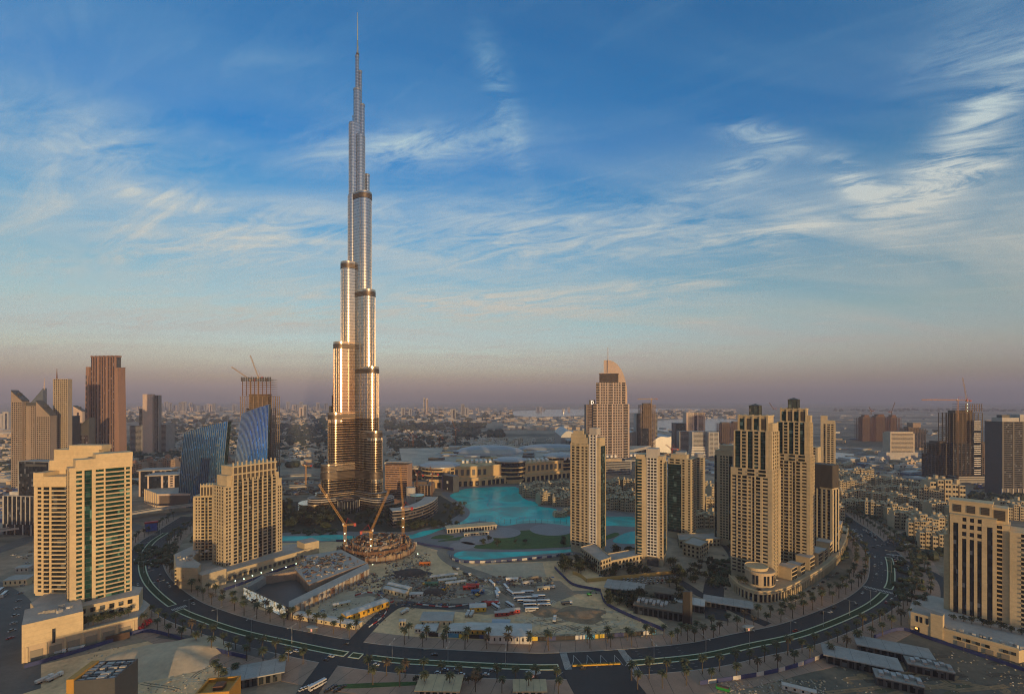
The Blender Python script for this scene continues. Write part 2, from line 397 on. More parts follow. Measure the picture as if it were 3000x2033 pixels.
def blob(pts, n=6):                        # closed Catmull-Rom through the points
    L = len(pts); o = []
    for i in range(L):
        a, b_, c, d = (Vector((*pts[(i + k) % L], 0)) for k in (-1, 0, 1, 2))
        for j in range(n):
            s = j / n; o.append(tuple((.5 * ((2 * b_) + (c - a) * s + (2 * a - 5 * b_ + 4 * c - d) * s * s + (3 * b_ - a - 3 * c + d) * s ** 3))[:2]))
    return o
def spline(pts, step=4.):                  # open path, evenly resampled
    P = [Vector((*p, 0)) for p in pts]; P = [P[0] * 2 - P[1]] + P + [P[-1] * 2 - P[-2]]; o = []
    for i in range(1, len(P) - 2):
        a, b_, c, d = P[i - 1:i + 3]
        for j in range(24):
            s = j / 24; o.append(.5 * ((2 * b_) + (c - a) * s + (2 * a - 5 * b_ + 4 * c - d) * s * s + (3 * b_ - a - 3 * c + d) * s ** 3))
    o.append(P[-2]); r = [o[0]]; acc = 0
    for p, q in zip(o, o[1:]):
        l = (q - p).length
        while acc + l >= step:
            f = (step - acc) / l; p = p.lerp(q, f); l = (q - p).length; acc = 0; r.append(p.copy())
        acc += l
    r.append(o[-1]); return r
def normals(L):
    o = []
    for i in range(len(L)):
        d = (L[min(i + 1, len(L) - 1)] - L[max(i - 1, 0)]).normalized(); o.append(Vector((-d.y, d.x, 0)))
    return o
def strip(mb, L, a, b_, z0, z1, mat, i0=0, i1=None):   # a band between two offsets of a path
    Nn = normals(L); i1 = len(L) - 1 if i1 is None else i1; o = len(mb.v); k = mb.mi(mat)
    fa = a if callable(a) else (lambda i: a); fb = b_ if callable(b_) else (lambda i: b_)
    for i in range(i0, i1 + 1):
        p, q = L[i] + Nn[i] * fa(i), L[i] + Nn[i] * fb(i)
        mb.v += [(p.x, p.y, z0), (q.x, q.y, z0), (q.x, q.y, z1), (p.x, p.y, z1)]
    for i in range(i1 - i0):
        s = o + 4 * i
        for e in ((3, 2), (2, 1), (0, 3)):
            mb.f.append((s + e[0], s + e[1], s + 4 + e[1], s + 4 + e[0])); mb.k.append(k)
    if i1 > i0:
        mb.f.append((o, o + 1, o + 2, o + 3)); e = o + 4 * (i1 - i0); mb.f.append((e + 3, e + 2, e + 1, e)); mb.k += [k, k]
# the building sites inside the loop, the fills and the plazas
flat('site_sand', [(700, 1660), (900, 1600), (985, 1582), (1195, 1588), (1300, 1606), (1330, 1645), (1480, 1648), (1690, 1640), (1810, 1720), (1960, 1836), (1700, 1872), (1300, 1886), (1000, 1868), (760, 1800)], .02, sand)
flat('site_sand', [(824, 1590), (990, 1584), (975, 1640), (830, 1660)], .03, sand)
flat('fill_ground', [(1370, 1660), (1480, 1650), (1590, 1648), (1600, 1688), (1470, 1696), (1360, 1694)], .04, greysand)
flat('fill_ground', [(940, 1760), (1010, 1720), (1100, 1750), (1110, 1800), (1000, 1830), (930, 1790)], .05, greysand)
flat('site_yard', [(1130, 1690), (1380, 1700), (1440, 1720), (1640, 1700), (1690, 1740), (1560, 1790), (1420, 1800), (1330, 1790), (1100, 1760)], .045, oldasphalt)
# sandy lot at the near side of the boulevard, with its grey sealed mound
flat('lot_sand', [(60, 2033), (60, 1960), (300, 1905), (470, 1870), (560, 1885), (722, 1928), (640, 2033), (400, 2300), (0, 2300)], .03, sand)
flat('lot_sand', [(2360, 2033), (2300, 1960), (2450, 1930), (2690, 1850), (3060, 1960), (3300, 2100), (2500, 2300)], .03, M('brown fill', (.135, .12, .092), .95, var=.35, scale=.03))
# ---------------------------------------------------------------- the boulevard
BP = [G(560, 1512), G(486, 1560), G(448, 1586), G(422, 1621), G(416, 1659), G(429, 1700), G(464, 1741), G(524, 1785), G(607, 1819), G(710, 1852), G(839, 1881), G(994, 1912),
      G(1150, 1933), G(1306, 1943), G(1500, 1952), G(1637, 1953), G(1849, 1941), G(2050, 1922), G(2197, 1891), G(2362, 1853), G(2530, 1783), G(2596, 1731), G(2611, 1690), G(2602, 1631), G(2566, 1598), G(2522, 1557), G(2467, 1520), G(2440, 1495)]
BL = spline(BP, 4.); BN = normals(BL); NB = len(BL)
def bidx(px, py):
    p = Vector((*G(px, py), 0)); return min(range(NB), key=lambda i: (BL[i] - p).length)
m = MB(); strip(m, BL, -14.5, 18, -.03, .0, asphalt); structure(m, 'boulevard_road')
pave = M('pink paving', (.37, .25, .185), .85, var=.16, scale=.12)
m = MB(); strip(m, BL, 18, 18.5, -.02, .14, lightgrey); strip(m, BL, -15, -14.5, -.02, .14, lightgrey); structure(m, 'road_kerb')
m = MB(); strip(m, BL, 18.5, 34, -.02, .12, pave); structure(m, 'inner_pavement')
m = MB(); strip(m, BL, -40, -15, -.02, .12, pave); structure(m, 'outer_pavement')
pavel = M('paving joint', (.10, .08, .07), .9, var=.1)
m = MB()
for i in range(3, NB - 3, 3):
    for a, b_ in ((18.7, 33.8), (-39.5, -15.2)):
        p, q = BL[i] + BN[i] * a, BL[i + 1] + BN[i + 1] * b_; d = (q - p).normalized(); s_ = Vector((-d.y, d.x, 0)) * .16
        m.poly([(p - s_)[:2] + (.128,), (q - s_)[:2] + (.128,), (q + s_)[:2] + (.128,), (p + s_)[:2] + (.128,)], pavel)
structure(m, 'pavement_joints')
MED = [(bidx(486, 1560), bidx(508, 1772)), (bidx(530, 1788), bidx(1012, 1915)), (bidx(1034, 1919), bidx(1050, 1921)), (bidx(1079, 1926), bidx(1637, 1953)), (bidx(1849, 1941), bidx(2590, 1738)), (bidx(2600, 1725), bidx(2602, 1634))]
mk = MB(); ml = MB(); medg = M('median planting', (.020, .048, .014), .9, var=.45, scale=.4, bump=.6)
for a, b_ in MED:
    strip(ml, BL, -2.5, 2.5, -.02, .16, medg, a, b_)
    for s_ in (-3.5, 2.5): strip(mk, BL, s_, s_ + 1.0, -.02, .20, kerbm, a, b_)
    for i in (a, b_):
        p, q = BL[i] - BN[i] * 3.5, BL[i] + BN[i] * 3.5; d = Vector((BN[i].y, -BN[i].x, 0)) * .4
        mk.prism([(p - d)[:2], (q - d)[:2], (q + d)[:2], (p + d)[:2]], -.02, .205, kerbm)
structure(mk, 'median_kerb'); ml.build('median_grass', kind='stuff')
# lane dashes, stop lines, zebra crossings
m = MB()
def dash(i, off, l, w=.18):
    p = BL[i] + BN[i] * off; d = Vector((BN[i].y, -BN[i].x, 0)); n_ = BN[i] * w; e = d * l
    m.poly([(p - n_)[:2] + (.006,), (p + e - n_)[:2] + (.006,), (p + e + n_)[:2] + (.006,), (p + n_)[:2] + (.006,)], whiteline)
for i in list(range(2, bidx(486, 1600), 3)) + list(range(bidx(1880, 1940), bidx(2060, 1920), 4)) + list(range(bidx(2560, 1700), NB - 2, 3)):
    for off in (7, 10.6, 14.2, -7, -10.6): dash(i, off, 2.4, .07)
def zebra(i, lo, hi, lw=5.):
    o = lo
    while o < hi:
        dash(i, o, lw, .28); o += 1.15
zebra(bidx(516, 1779), -3.5, 8); zebra(bidx(2594, 1734), -14, 17.5); zebra(bidx(2604, 1624), -14, 17.5); zebra(bidx(1655, 1953), -12, 17); zebra(bidx(1830, 1942), -13, 17)
structure(m, 'road_markings')
# cross-hatched plaza crossing between the median ends
m = MB()
for k in range(5):
    for sgn in (1, -1):
        L = spline([G(1680 + k * 40, 1918), G(1690 + k * 40 + sgn * 14, 1945), G(1680 + k * 40 + sgn * 45, 1978)], 3); strip(m, L, -.13, .13, .0, .008, whiteline)
structure(m, 'road_pattern')
# side streets
RZ = 0.
m = MB()
for pts, w in (([(1020, 1912), (1050, 1870), (1120, 1800), (1175, 1770), (1260, 1775), (1370, 1775), (1440, 1765)], 6), ([(1440, 1765), (1500, 1750), (1490, 1715), (1420, 1685), (1330, 1652), (1295, 1620), (1310, 1605)], 6),
               ([(1440, 1765), (1560, 1760), (1640, 1738), (1760, 1733)], 4), ([(1175, 1770), (1100, 1740), (1040, 1745)], 5), ([(970, 1932), (948, 1965), (915, 2010), (880, 2060)], 7),
               ([(1740, 1955), (1760, 1990), (1800, 2050)], 22), ([(1240, 1895), (1370, 1880), (1480, 1893)], 4)):
    mm = oldasphalt if pts[0][1] < 1900 and pts[0][0] > 1025 else asphalt
    RZ += .006; strip(m, spline([G(*p) for p in pts], 4), -w, w, -.02, (.07 if mm is oldasphalt else .135) + RZ, mm)
structure(m, 'site_road')
m = MB()
for pts, w in (([(-60, 1700), (40, 1760), (70, 1850), (60, 2033)], 9), ([(-100, 1640), (30, 1600), (140, 1560), (280, 1540), (420, 1520), (560, 1500)], 12), ([(-50, 1575), (120, 1540), (300, 1530), (400, 1545), (440, 1570)], 9),
               ([(-80, 1760), (0, 1800), (22, 1900), (-10, 2033)], 8), ([(470, 1860), (560, 1872), (700, 1900), (800, 1925)], 4)):
    RZ += .006; strip(m, spline([G(*p) for p in pts], 5), -w, w, -.02, (.125 if w == 4 else .05) + RZ, M('street asphalt', (.12, .112, .105), .85, var=.25, scale=.06))
structure(m, 'city_road')
m = MB()
for pts, w in (([(2100, 1815), (2090, 1740), (2105, 1690), (2160, 1640), (2130, 1590)], 9), ([(2250, 1830), (2180, 1800), (2100, 1760), (2050, 1740), (1960, 1690), (1800, 1650)], 5), ([(2560, 1620), (2640, 1580), (2720, 1540)], 10),
               ([(2640, 1640), (2760, 1700), (2780, 1800)], 5), ([(2750, 1580), (2900, 1600), (3050, 1620)], 8)):
    RZ += .006; strip(m, spline([G(*p) for p in pts], 5), -w, w, -.02, .055 + RZ, asphalt)
structure(m, 'side_street')
# highways running across behind the downtown towers
m = MB()
for y, w in ((1475, 16), (1406, 18), (1382, 9)):
    strip(m, [Vector((*G(px, y + (px - 600) * .012), 0)) for px in range(-100, 960, 60)], -w, w, -.03, .04, oldasphalt)
for pts, w in (([(1850, 1395), (2200, 1420), (2600, 1436), (3100, 1440)], 14), ([(2450, 1375), (2700, 1385), (3100, 1400)], 12), ([(2300, 1330), (2600, 1318), (3100, 1330)], 10), ([(1700, 1350), (2100, 1372), (2500, 1368), (3100, 1370)], 10)):
    RZ += .006; strip(m, spline([G(*p) for p in pts], 20), -w, w, -.03, .04 + RZ, oldasphalt)
structure(m, 'highway')
# ---------------------------------------------------------------- water, promenade, park
pond = bpy.data.materials.new('turquoise pool'); pond.use_nodes = True; t = pond.node_tree; b = t.nodes['Principled BSDF']
g = t.nodes.new('ShaderNodeNewGeometry')
t.links.new(ramp(t, noise(t, g.outputs['Position'], .012, 3, .5, .6), [(.38, (.008, .42, .44)), (.50, (.015, .62, .58)), (.56, (.06, .46, .42)), (.64, (.10, .36, .33))]), b.inputs['Base Color'])
b.inputs['Roughness'].default_value = .25; b.inputs['Specular IOR Level'].default_value = .03
bn = t.nodes.new('ShaderNodeBump'); bn.inputs['Strength'].default_value = .12; bn.inputs['Distance'].default_value = .3
t.links.new(noise(t, g.outputs['Position'], .5, 4, .6), bn.inputs['Height']); t.links.new(bn.outputs[0], b.inputs['Normal'])
prom = M('grey promenade paving', (.21, .20, .20), .8, var=.14, scale=.06)
flat('promenade', [(824, 1560), (985, 1556), (1194, 1560), (1300, 1535), (1355, 1500), (1330, 1470), (1290, 1445), (1330, 1425), (1520, 1420), (1600, 1460), (1700, 1490), (1880, 1500), (1900, 1600), (1720, 1622), (1560, 1636), (1430, 1648), (1330, 1648), (1285, 1612), (1200, 1588), (985, 1586), (824, 1590)], .06, prom)
LAKE = [(1328, 1445), (1353, 1434), (1391, 1429), (1467, 1426), (1509, 1426), (1525, 1436), (1523, 1447), (1540, 1463), (1575, 1472), (1579, 1483), (1629, 1491), (1626, 1504), (1660, 1512), (1760, 1513), (1850, 1514), (1880, 1530), (1862, 1543), (1800, 1540), (1671, 1541), (1594, 1532), (1530, 1533), (1477, 1540), (1445, 1532),
        (1404, 1526), (1340, 1538), (1290, 1552), (1250, 1567), (1194, 1579), (1069, 1584), (900, 1584), (800, 1584), (800, 1571), (900, 1570), (985, 1566), (1069, 1573), (1194, 1568), (1238, 1556), (1306, 1544), (1350, 1529), (1374, 1510), (1374, 1493), (1356, 1479), (1337, 1466), (1318, 1453)]
flat('lake_water', blob([G(*p) for p in LAKE], 4), .10, pond, px=False)
flat('pool_water', blob([G(*p) for p in [(1329, 1626), (1340, 1617), (1372, 1614), (1467, 1617), (1600, 1613), (1700, 1607), (1720, 1612), (1563, 1625), (1499, 1631), (1436, 1637), (1372, 1639), (1340, 1634)]], 4), .10, pond, px=False)
flat('lake_water', blob([G(*p) for p in [(1795, 1583), (1830, 1562), (1870, 1555), (1900, 1565), (1870, 1590), (1820, 1592)]], 4), .10, pond, px=False)
darkrim = M('dark pool floor', (.02, .10, .13), .3, var=.2)
m = MB()                                                                   # the fountain's ring and arc pipes just above the water
cxy = G(1495, 1489)
for r in (18, 29):
    L = [Vector((cxy[0] + r * math.cos(a * .1), cxy[1] + r * math.sin(a * .1), 0)) for a in range(64)]; strip(m, L, -.5, .5, .09, .14, darkrim)
cxy = G(1495, 1517)
for r in (15, 24):
    L = [Vector((cxy[0] + r * math.cos(a * .1), cxy[1] + r * math.sin(a * .1), 0)) for a in range(64)]; strip(m, L, -.45, .45, .09, .14, darkrim)
strip(m, spline([G(1350, 1455), G(1430, 1462), G(1428, 1480), G(1460, 1500), G(1530, 1515), G(1620, 1518)], 5), -.5, .5, .09, .14, darkrim)
fr = m.build('fountain_ring'); tag(fr, 'dark curved fountain pipe rings lying in the turquoise lake', 'fountain')
def lawnflat(pts, z): flat('lawn', blob([G(*p) for p in pts], 3), z, lawn, px=False, kind='stuff')
lawnflat([(1369, 1590), (1423, 1582), (1430, 1573), (1499, 1566), (1510, 1557), (1563, 1552), (1671, 1551), (1720, 1560), (1720, 1595), (1672, 1601), (1594, 1606), (1499, 1609), (1404, 1607), (1385, 1601)], .16)
lawnflat([(1262, 1577), (1290, 1566), (1330, 1570), (1310, 1578)], .16); lawnflat([(1285, 1584), (1400, 1562), (1450, 1548), (1456, 1556), (1400, 1574), (1320, 1584)], .16)
lawnflat([(1005, 2004), (1240, 1996), (1250, 2004), (1120, 2012), (1010, 2016)], .17); lawnflat([(1765, 1575), (1800, 1560), (1815, 1566), (1780, 1580)], .16)
paler = M('pale circle paving', (.27, .26, .27), .8, var=.12)
m = MB()
for px, py, r in ((1397, 1581, 22), (1470, 1560, 26), (1615, 1551, 30), (1355, 1598, 16)):
    c = G(px, py); m.lathe([(0, .19), (r, .19), (r, .15)], 28, paler, c[0], c[1])
structure(m, 'plaza_paving')
# far lagoon, creek and canal
lag = M('far lagoon water', (.17, .23, .26), .15, var=.1, scale=.001)
flat('lagoon_water', [(1480, 1206), (1600, 1200), (1720, 1198), (2050, 1197), (2060, 1203), (1900, 1207), (1760, 1213), (1660, 1219), (1560, 1222), (1500, 1216)], .3, lag)
flat('lagoon_water', [(1900, 1236), (1990, 1227), (2120, 1226), (2180, 1234), (2100, 1262), (1960, 1266), (1890, 1256)], .3, lag)
flat('creek_water', [(2440, 1324), (2500, 1330), (2555, 1338), (2700, 1344), (2900, 1350), (2900, 1362), (2640, 1362), (2540, 1352), (2500, 1350), (2440, 1342)], .3, lag)
flat('park_ground', [(640, 1560), (700, 1480), (860, 1470), (960, 1462), (1180, 1470), (1290, 1452), (1335, 1478), (1360, 1500), (1300, 1535), (1194, 1558), (985, 1556), (824, 1562)], .045, M('park soil', (.05, .05, .035), .95, var=.35, scale=.05))
# ---------------------------------------------------------------- the supertall stepped tower
bm_ = bpy.data.materials.new('ribbed steel and glass'); bm_.use_nodes = True; t = bm_.node_tree; b = t.nodes['Principled BSDF']
g = t.nodes.new('ShaderNodeNewGeometry'); sp = t.nodes.new('ShaderNodeSeparateXYZ'); t.links.new(g.outputs['Position'], sp.inputs[0])
zf = math_n(t, 'FRACT', math_n(t, 'DIVIDE', sp.outputs[2], 5.2)); k = math_n(t, 'LESS_THAN', zf, .30)
vm = t.nodes.new('ShaderNodeVectorMath'); vm.operation = 'DIVIDE'; vm.inputs[1].default_value = (2.2, 2.2, 5.2); t.links.new(g.outputs['Position'], vm.inputs[0])
vf = t.nodes.new('ShaderNodeVectorMath'); vf.operation = 'FLOOR'; t.links.new(vm.outputs[0], vf.inputs[0])
wn = t.nodes.new('ShaderNodeTexWhiteNoise'); t.links.new(vf.outputs[0], wn.inputs[0])
gl = ramp(t, wn.outputs[0], [(0, (.42, .42, .41)), (1, (.57, .56, .54))])
t.links.new(mixc(t, k, gl, (.66, .65, .63)), b.inputs['Base Color'])
b.inputs['Metallic'].default_value = .92
t.links.new(math_n(t, 'ADD', math_n(t, 'MULTIPLY', k, .04), .16), b.inputs['Roughness'])
b.inputs['Anisotropic'].default_value = .0
ledge = M('bright steel ledge', (.74, .62, .46), .22, metal=.9, var=.05)
bandm = M('dark mechanical louvre', (.17, .14, .11), .45, metal=.6, var=.2, scale=.2, stripe=(2.2, (.08, .065, .055), .5))
lowglass = M('bronze low glass', (.06, .046, .034), .16, metal=.8, var=.3, scale=.3)
BY = 830.; BX = X_(1047.5, BY); S_ = BY / F
bt = thing('supertall_tower', 'tallest tower of stepped steel and glass cylinders tapering to a needle spire', 'skyscraper', (BX, BY, 0))
def stadium(ang, L, r, n=26):               # bar from the core out along one wing with a rounded nose
    d = Vector((math.cos(ang), math.sin(ang))); s = Vector((-d.y, d.x)); o = [tuple(-d * r * .2 - s * r), ]
    for i in range(n + 1):
        a = -math.pi / 2 + math.pi * i / n; o.append(tuple(d * (L + r * math.cos(a)) + s * (r * math.sin(a))))
    o.append(tuple(-d * r * .2 + s * r)); return o
WR, WL, WB = R(-33), R(213), R(90)
def ztop(py): return H - (py - HOR) * (BY - 12) / F
TIERS = []
def tier(ang, edge, r, py, py_under=None, z0=0):   # edge = outer lateral reach in photo pixels from the axis
    r_m = r * S_; c = abs(math.cos(ang)); L = max(0.1, (edge * S_ - r_m) / c) if c > .1 else edge * S_
    TIERS.append((ang, L, r_m, ztop(py)))
for ang, edge, r, py in ((WR, 84, 19, 1380), (WR, 83, 19, 1263), (WR, 71, 19, 1079), (WR, 58.5, 19.5, 855), (WR, 45.5, 20, 568), (WR, 24, 12, 390),
                         (WL, 88, 20, 1358), (WL, 72, 20, 1211), (WL, 59.5, 20, 1007), (WL, 42.5, 20, 772), (WL, 25, 13, 568), (WL, 22.5, 11.5, 354)):
    tier(ang, edge, r, py)
for L, r, py in ((60, 12, 1180), (48, 11, 1000), (36, 11, 800), (24, 10, 640)): TIERS.append((WB, L, r, ztop(py)))
zprev = {}
for ang, L, r, zt in TIERS:
    m = MB(); pts = stadium(ang, L, r, 40); m.prism(pts, 0, zt, bm_); m.f.pop(); m.k.pop(); n0 = len(m.f); m.poly([(x, y, zt) for x, y in pts], darkgrey)
    big = stadium(ang, L, r + .7)
    if r > 8:
        m2 = MB()
        m2.prism(big, zt - 9.5, zt - 1.5, bandm); m2.prism(stadium(ang, L, r + .5), zt, zt + 2.2, ledge, darkgrey)
        m2.build('mechanical_band', bt)
    o = m.build('setback_tier', bt)
    for p in o.data.polygons[1:n0 - 2]: p.use_smooth = True
# open balcony ledges and dark glazing round the lowest third
for ang, L, r, zt in TIERS:
    if ang == WB or L < 12: continue
    top = min(zt - 16, 150 if zt > 160 else zt - 16)
    m = MB(); m.prism(stadium(ang, L, r + .12), 0, top + 1, lowglass); m.build('dark_glazing', bt)
    m = MB(); z = 14.
    while z < top:
        if not 48 < z < 62: m.prism(stadium(ang, L, r + .75), z, z + 1.1, ledge)
        z += 4.1
    m.build('balcony_ledge', bt, kind='stuff')
    m = MB(); m.prism(stadium(ang, L, r + .9), 49, 61, bandm); m.build('mechanical_band', bt)
# vertical fins on the noses
for ang, L, r, zt in TIERS:
    if ang == WB: continue
    m = MB(); d = Vector((math.cos(ang), math.sin(ang))); s = Vector((-d.y, d.x))
    for i in range(-4, 5):
        a = i * R(19); p = d * (L + (r + .25) * math.cos(a)) + s * ((r + .25) * math.sin(a)); m.obox(p.x, p.y, 3, zt - 2, .22, .22, ang + a, ledge)
    m.build('vertical_fin', bt, kind='stuff')
# the upper steps and the spire
def up(px, hw, py, y=0., m_=bm_):
    m = MB(); x = (px - 1047.5) * S_; z = ztop(py); m.lathe([(hw * S_, 300), (hw * S_, z), (0, z)], 14, m_, x, y); m.build('setback_tier', bt, smooth=False)
    for zz_ in (z - 3, ):
        k_ = MB(); k_.lathe([(hw * S_ + .3, zz_), (hw * S_ + .3, zz_ + 2)], 14, ledge, x, y); k_.build('roof_rim', bt)
for a in ((1060, 7.5, 292, 2), (1047, 11.5, 250, 0), (1035, 4, 325, 3), (1073, 7, 497, 6), (1029, 7, 530, 6), (1055.5, 4.5, 193, 1), (1047, 5.4, 150, -1)): up(*a)
m = MB(); m.tube((0, 0, ztop(152)), (0, 0, ztop(104)), 1.9, 1.1, 10, ledge); m.tube((0, 0, ztop(104)), (0, 0, ztop(21)), .85, .35, 8, M('spire steel', (.7, .55, .4), .35, metal=.8, var=.05))
m.lathe([(2.6, ztop(146)), (2.6, ztop(143)), (0, ztop(143))], 10, bandm); m.build('spire', bt)
# stepped podium rings and the drum-shaped glass entrance pavilion
m = MB()
for k_, (w, zt) in enumerate(((58, 12), (48, 20), (40, 27))):
    for ang in (WR, WL, WB):
        pts = stadium(ang, w + 12, 17 + (2 - k_) * 4)
        z = 0.4
        while z < zt: m.prism([(x, y) for x, y in pts], z, z + 1.5, ledge if k_ != 1 else lightgrey); z += 3.4
        m.prism(stadium(ang, w + 11, 16 + (2 - k_) * 4), 0, zt, lowglass, grey)
m.build('podium', bt)
m = MB(); cyp = -52.; m.lathe([(0, 0), (17, 0), (17, 19), (18.4, 19.2), (18.4, 20.2), (0, 20.6)], 32, darkglass, 2, cyp); o = m.build('entrance_pavilion', bt)
m = MB()
for i in range(24):
    a = math.tau * i / 24; m.obox(2 + 17.2 * math.cos(a), cyp + 17.2 * math.sin(a), 0, 19, .3, .3, a, steel)
m.build('mullion', o)
# ---------------------------------------------------------------- the near towers
def wing(root, name, pl, Yl, pr, Yr, depth):       # a wing of a building with its own frame; its walls and windows are sub-parts
    b = Bld(name, '', '', pl, Yl, pr, Yr, depth); o = b.root; del o['label'], o['category']
    o.parent = root; o.location = (b.ax - root.location.x, b.ay - root.location.y, 0); return b
def wpart(root, mb, name, kind=None): return mb.build(name, root, loc=(-root.location.x, -root.location.y, -root.location.z), kind=kind)
def wl(px, Y): return (X_(px, Y), Y)
# 1. tall pale tower with two wings at the near edge of the loop
LT = thing('residential_tower', 'tall cream residential tower with two wings and stepped blank crown beside the curving road', 'tower', (X_(203, 378), 378, 0))
b = wing(LT, 'curved_wing', 203, 368, 386, 397, 16)
b.core(0, b.w, 0, 16, 22, 127, cream)
b.facade('F', 0, b.w, 23, 127, 3.45, '.5s 1.0s 1.3w .55s 1.7g .9s 1.9w .4s 4.6b .4s 1.0w .5s', wm=cream, gm=greenglass, mull=darkgrey, bm=beige, sill=.36, bal=1.5)
b.facade('L', 0, 16, 23, 127, 3.45, '1g 1s 2g', wm=cream, gm=darkglass, mull=cream)
c = MB(); c.box(-.2, b.w * .28, -.8, 13, 127, 129.5, cream); c.box(b.w * .09, b.w + .3, -1.0, 11, 127, 135.5, cream); c.box(b.w * .40, b.w + .45, -1.2, 12, 135.5, 139, cream); c.build('crown', b.root)
b.done(100)
b = wing(LT, 'straight_wing', 101, 391, 205, 391, 14)
b.core(0, b.w, 0, 14, 22, 112, cream)
b.facade('F', 0, b.w, 24, 111, 3.45, '.9s 1.w .5s 1.5b .5s 4.4b .2s', wm=cream, gm=winm, sill=.36, bal=1.4)
b.facade('L', 0, 14, 24, 111, 3.45, '1s 1g 1s 1g', wm=cream, gm=darkglass)
c = MB(); c.box(-.3, 8, -.7, 13, 111.5, 122.5, cream); c.box(8, b.w + .3, -.6, 13, 111.5, 119.5, cream)
q0 = b.local(144, 404)[0]; q1 = b.local(156, 404)[0]; q2 = b.local(199, 404)[0]; q3 = b.local(295, 404)[0]
c.box(q0, q3 - 4, 13.1, 26, 20, 131, cream); c.box(q1, q3 - 2, 13.6, 25, 131, 140, cream); c.box(q2, q3, 14, 24, 140, 143.6, cream); c.build('crown', b.root)
b.done(100)
PA = [(-338, 331), (-293, 374), (-303, 400), (-345, 432), (-392, 412), (-376, 368)]
m = MB(); m.prism(PA, 0, 11, beige, lightgrey); m.prism([(-338.4, 330.6), (-292.6, 373.8), (-294, 375.4), (-339.8, 332.2)], 11, 12.4, cream)
m.prism([(-346, 352), (-303, 388), (-312, 404), (-352, 412), (-388, 410), (-375, 372)], 11, 24, cream, lightgrey)
m.prism([(-339, 330.4), (-316, 352.2), (-341, 378), (-362, 355)], 0, 26.5, cream, lightgrey)
for k in range(7): m.obox(-337 + k * 7., 332 + k * 6.7, 0, 10.5, .9, 1.6, R(44), cream)
wpart(LT, m, 'podium')
for k in range(6):
    q = MB(); q.obox(-333.7 + k * 7., 335.2 + k * 6.7, .3, 7.2, 6.6, 1.2, R(44), M('roller shutter', (.25, .22, .17), .7, var=.08)); wpart(LT, q, 'shutter')
for k in range(9):
    for zz_ in (13.2, 18.6):
        q = MB(); q.obox(-341.5 + k * 4.3, 355.3 + k * 3.6, zz_, zz_ + 3.2, 2.9, .8, R(40), winm); wpart(LT, q, 'window')
q = MB(); q.obox(-327.2, 341.2, 9, 19, 1.6, .8, R(43.5), darkglass); wpart(LT, q, 'window')
# 2. slab tower with grid of balconies and a comb-like crown
ST = thing('residential_tower', 'beige slab tower with a grid of balconies, comb-like crown and long terraced podium', 'tower', (*wl(658, 492), 0))
b = wing(ST, 'main_slab', 658, 492, 826, 548, 22)
W_ = b.w
b.core(0, W_, 0, 22, 0, 92, tan)
u = W_ / 14.
b.facade('F', 0, u * 1.6, 6, 91, 3.5, '.4s .7w .4s .7w .4s', bal=.9, wm=tan)
b.facade('F', u * 1.6, u * 12.6, 6, 98, 3.5, '.35p 1b .3s 1g .35p 1.1b .3s 1g .35p 1.1b .3s 1g .35p 1.1b .3s 1g .35p 1b .35p', wm=tan, gm=winm, mull=tan, bal=1.3)
b.facade('F', u * 12.6, W_, 6, 84, 3.5, '.3s .6w .3s .6w .3s', wm=tan)
b.facade('L', 0, 22, 6, 92, 3.5, '.5s .6w .4s .6w .4s .6w .4s .6w .8s', wm=tan)
c = b.P('crown'); c.box(u * 1.7, u * 12.5, .4, 20, 91.8, 112, tan)
for k in range(11):
    x = u * (1.9 + k * 1.02); c.box(x - .5, x + .5, -.8, .6, 96, 116 + (1.2 if k % 2 else 0), tan)
c.box(u * 1.6, u * 12.6, -.9, 20.4, 111, 112.4, tan); c.box(u * 1.6, u * 12.6, -.75, 0.5, 103, 104.2, tan)
c.box(u * .6, u * 1.8, 1, 19, 91.8, 103, tan); c.box(u * 12.5, u * 13.3, 1, 19, 84, 100, tan)
for k in range(10):
    x = u * (2.42 + k * 1.02); b.P('louvre_panel').box(x - u * .36, x + u * .36, -.1, .5, 104.4, 110.8, louvre); b.P('louvre_panel').box(x - u * .36, x + u * .36, -.1, .5, 98.4, 102.6, louvre)
b.done(100)
b = wing(ST, 'rear_slab', 566, 512, 634, 516, 18)
b.core(0, b.w, 0, 18, 0, 78, tan)
b.facade('F', 0, b.w, 8, 77, 3.5, '.8s .5w .4s .5w .4s 1b .3s .8g .3p 1b .3s .8g .3p', wm=tan, mull=tan)
b.facade('R', 0, 18, 8, 77, 3.5, '1s 1w 1s 1w 1s', at=b.w, wm=tan)
c = b.P('crown'); c.box(b.w * .3, b.w, .5, 16, 77, 90, tan)
for k in range(6): x = b.w * (.32 + .13 * k); c.box(x - .4, x + .4, -.5, .6, 77, 92, tan)
for k in range(5): x = b.w * (.385 + .13 * k); b.P('louvre_panel').box(x - 1.3, x + 1.3, .1, .6, 79, 88, louvre)
b.done(60)
m = MB(); A, B_ = Vector((-301, 459)), Vector((-236, 556)); d = (B_ - A).normalized(); n_ = Vector((d.y, -d.x))
m.prism([tuple(A + n_ * 3), tuple(B_ + n_ * 5), tuple(B_ - n_ * 30), (-320, 530), (-352, 525), (-350, 500), (-322, 462)], 0, 9.5, tan, lightgrey)
m.prism([tuple(A + n_ * 3.4), tuple(B_ + n_ * 5.4), tuple(B_ + n_ * 4.4), tuple(A + n_ * 2.4)], 9.5, 10.7, tan)
m.prism([(-352, 525.5), (-352.5, 499), (-323, 460), (-301, 457.5), (-306, 470), (-325, 486), (-338, 520)], 9.5, 21, tan, lightgrey)
for k in range(5):
    z = 4.5 + k * 3.6; m.prism([(-354, 500), (-324, 459), (-323, 460), (-353, 500.5)], z, z + 1.2, cream)
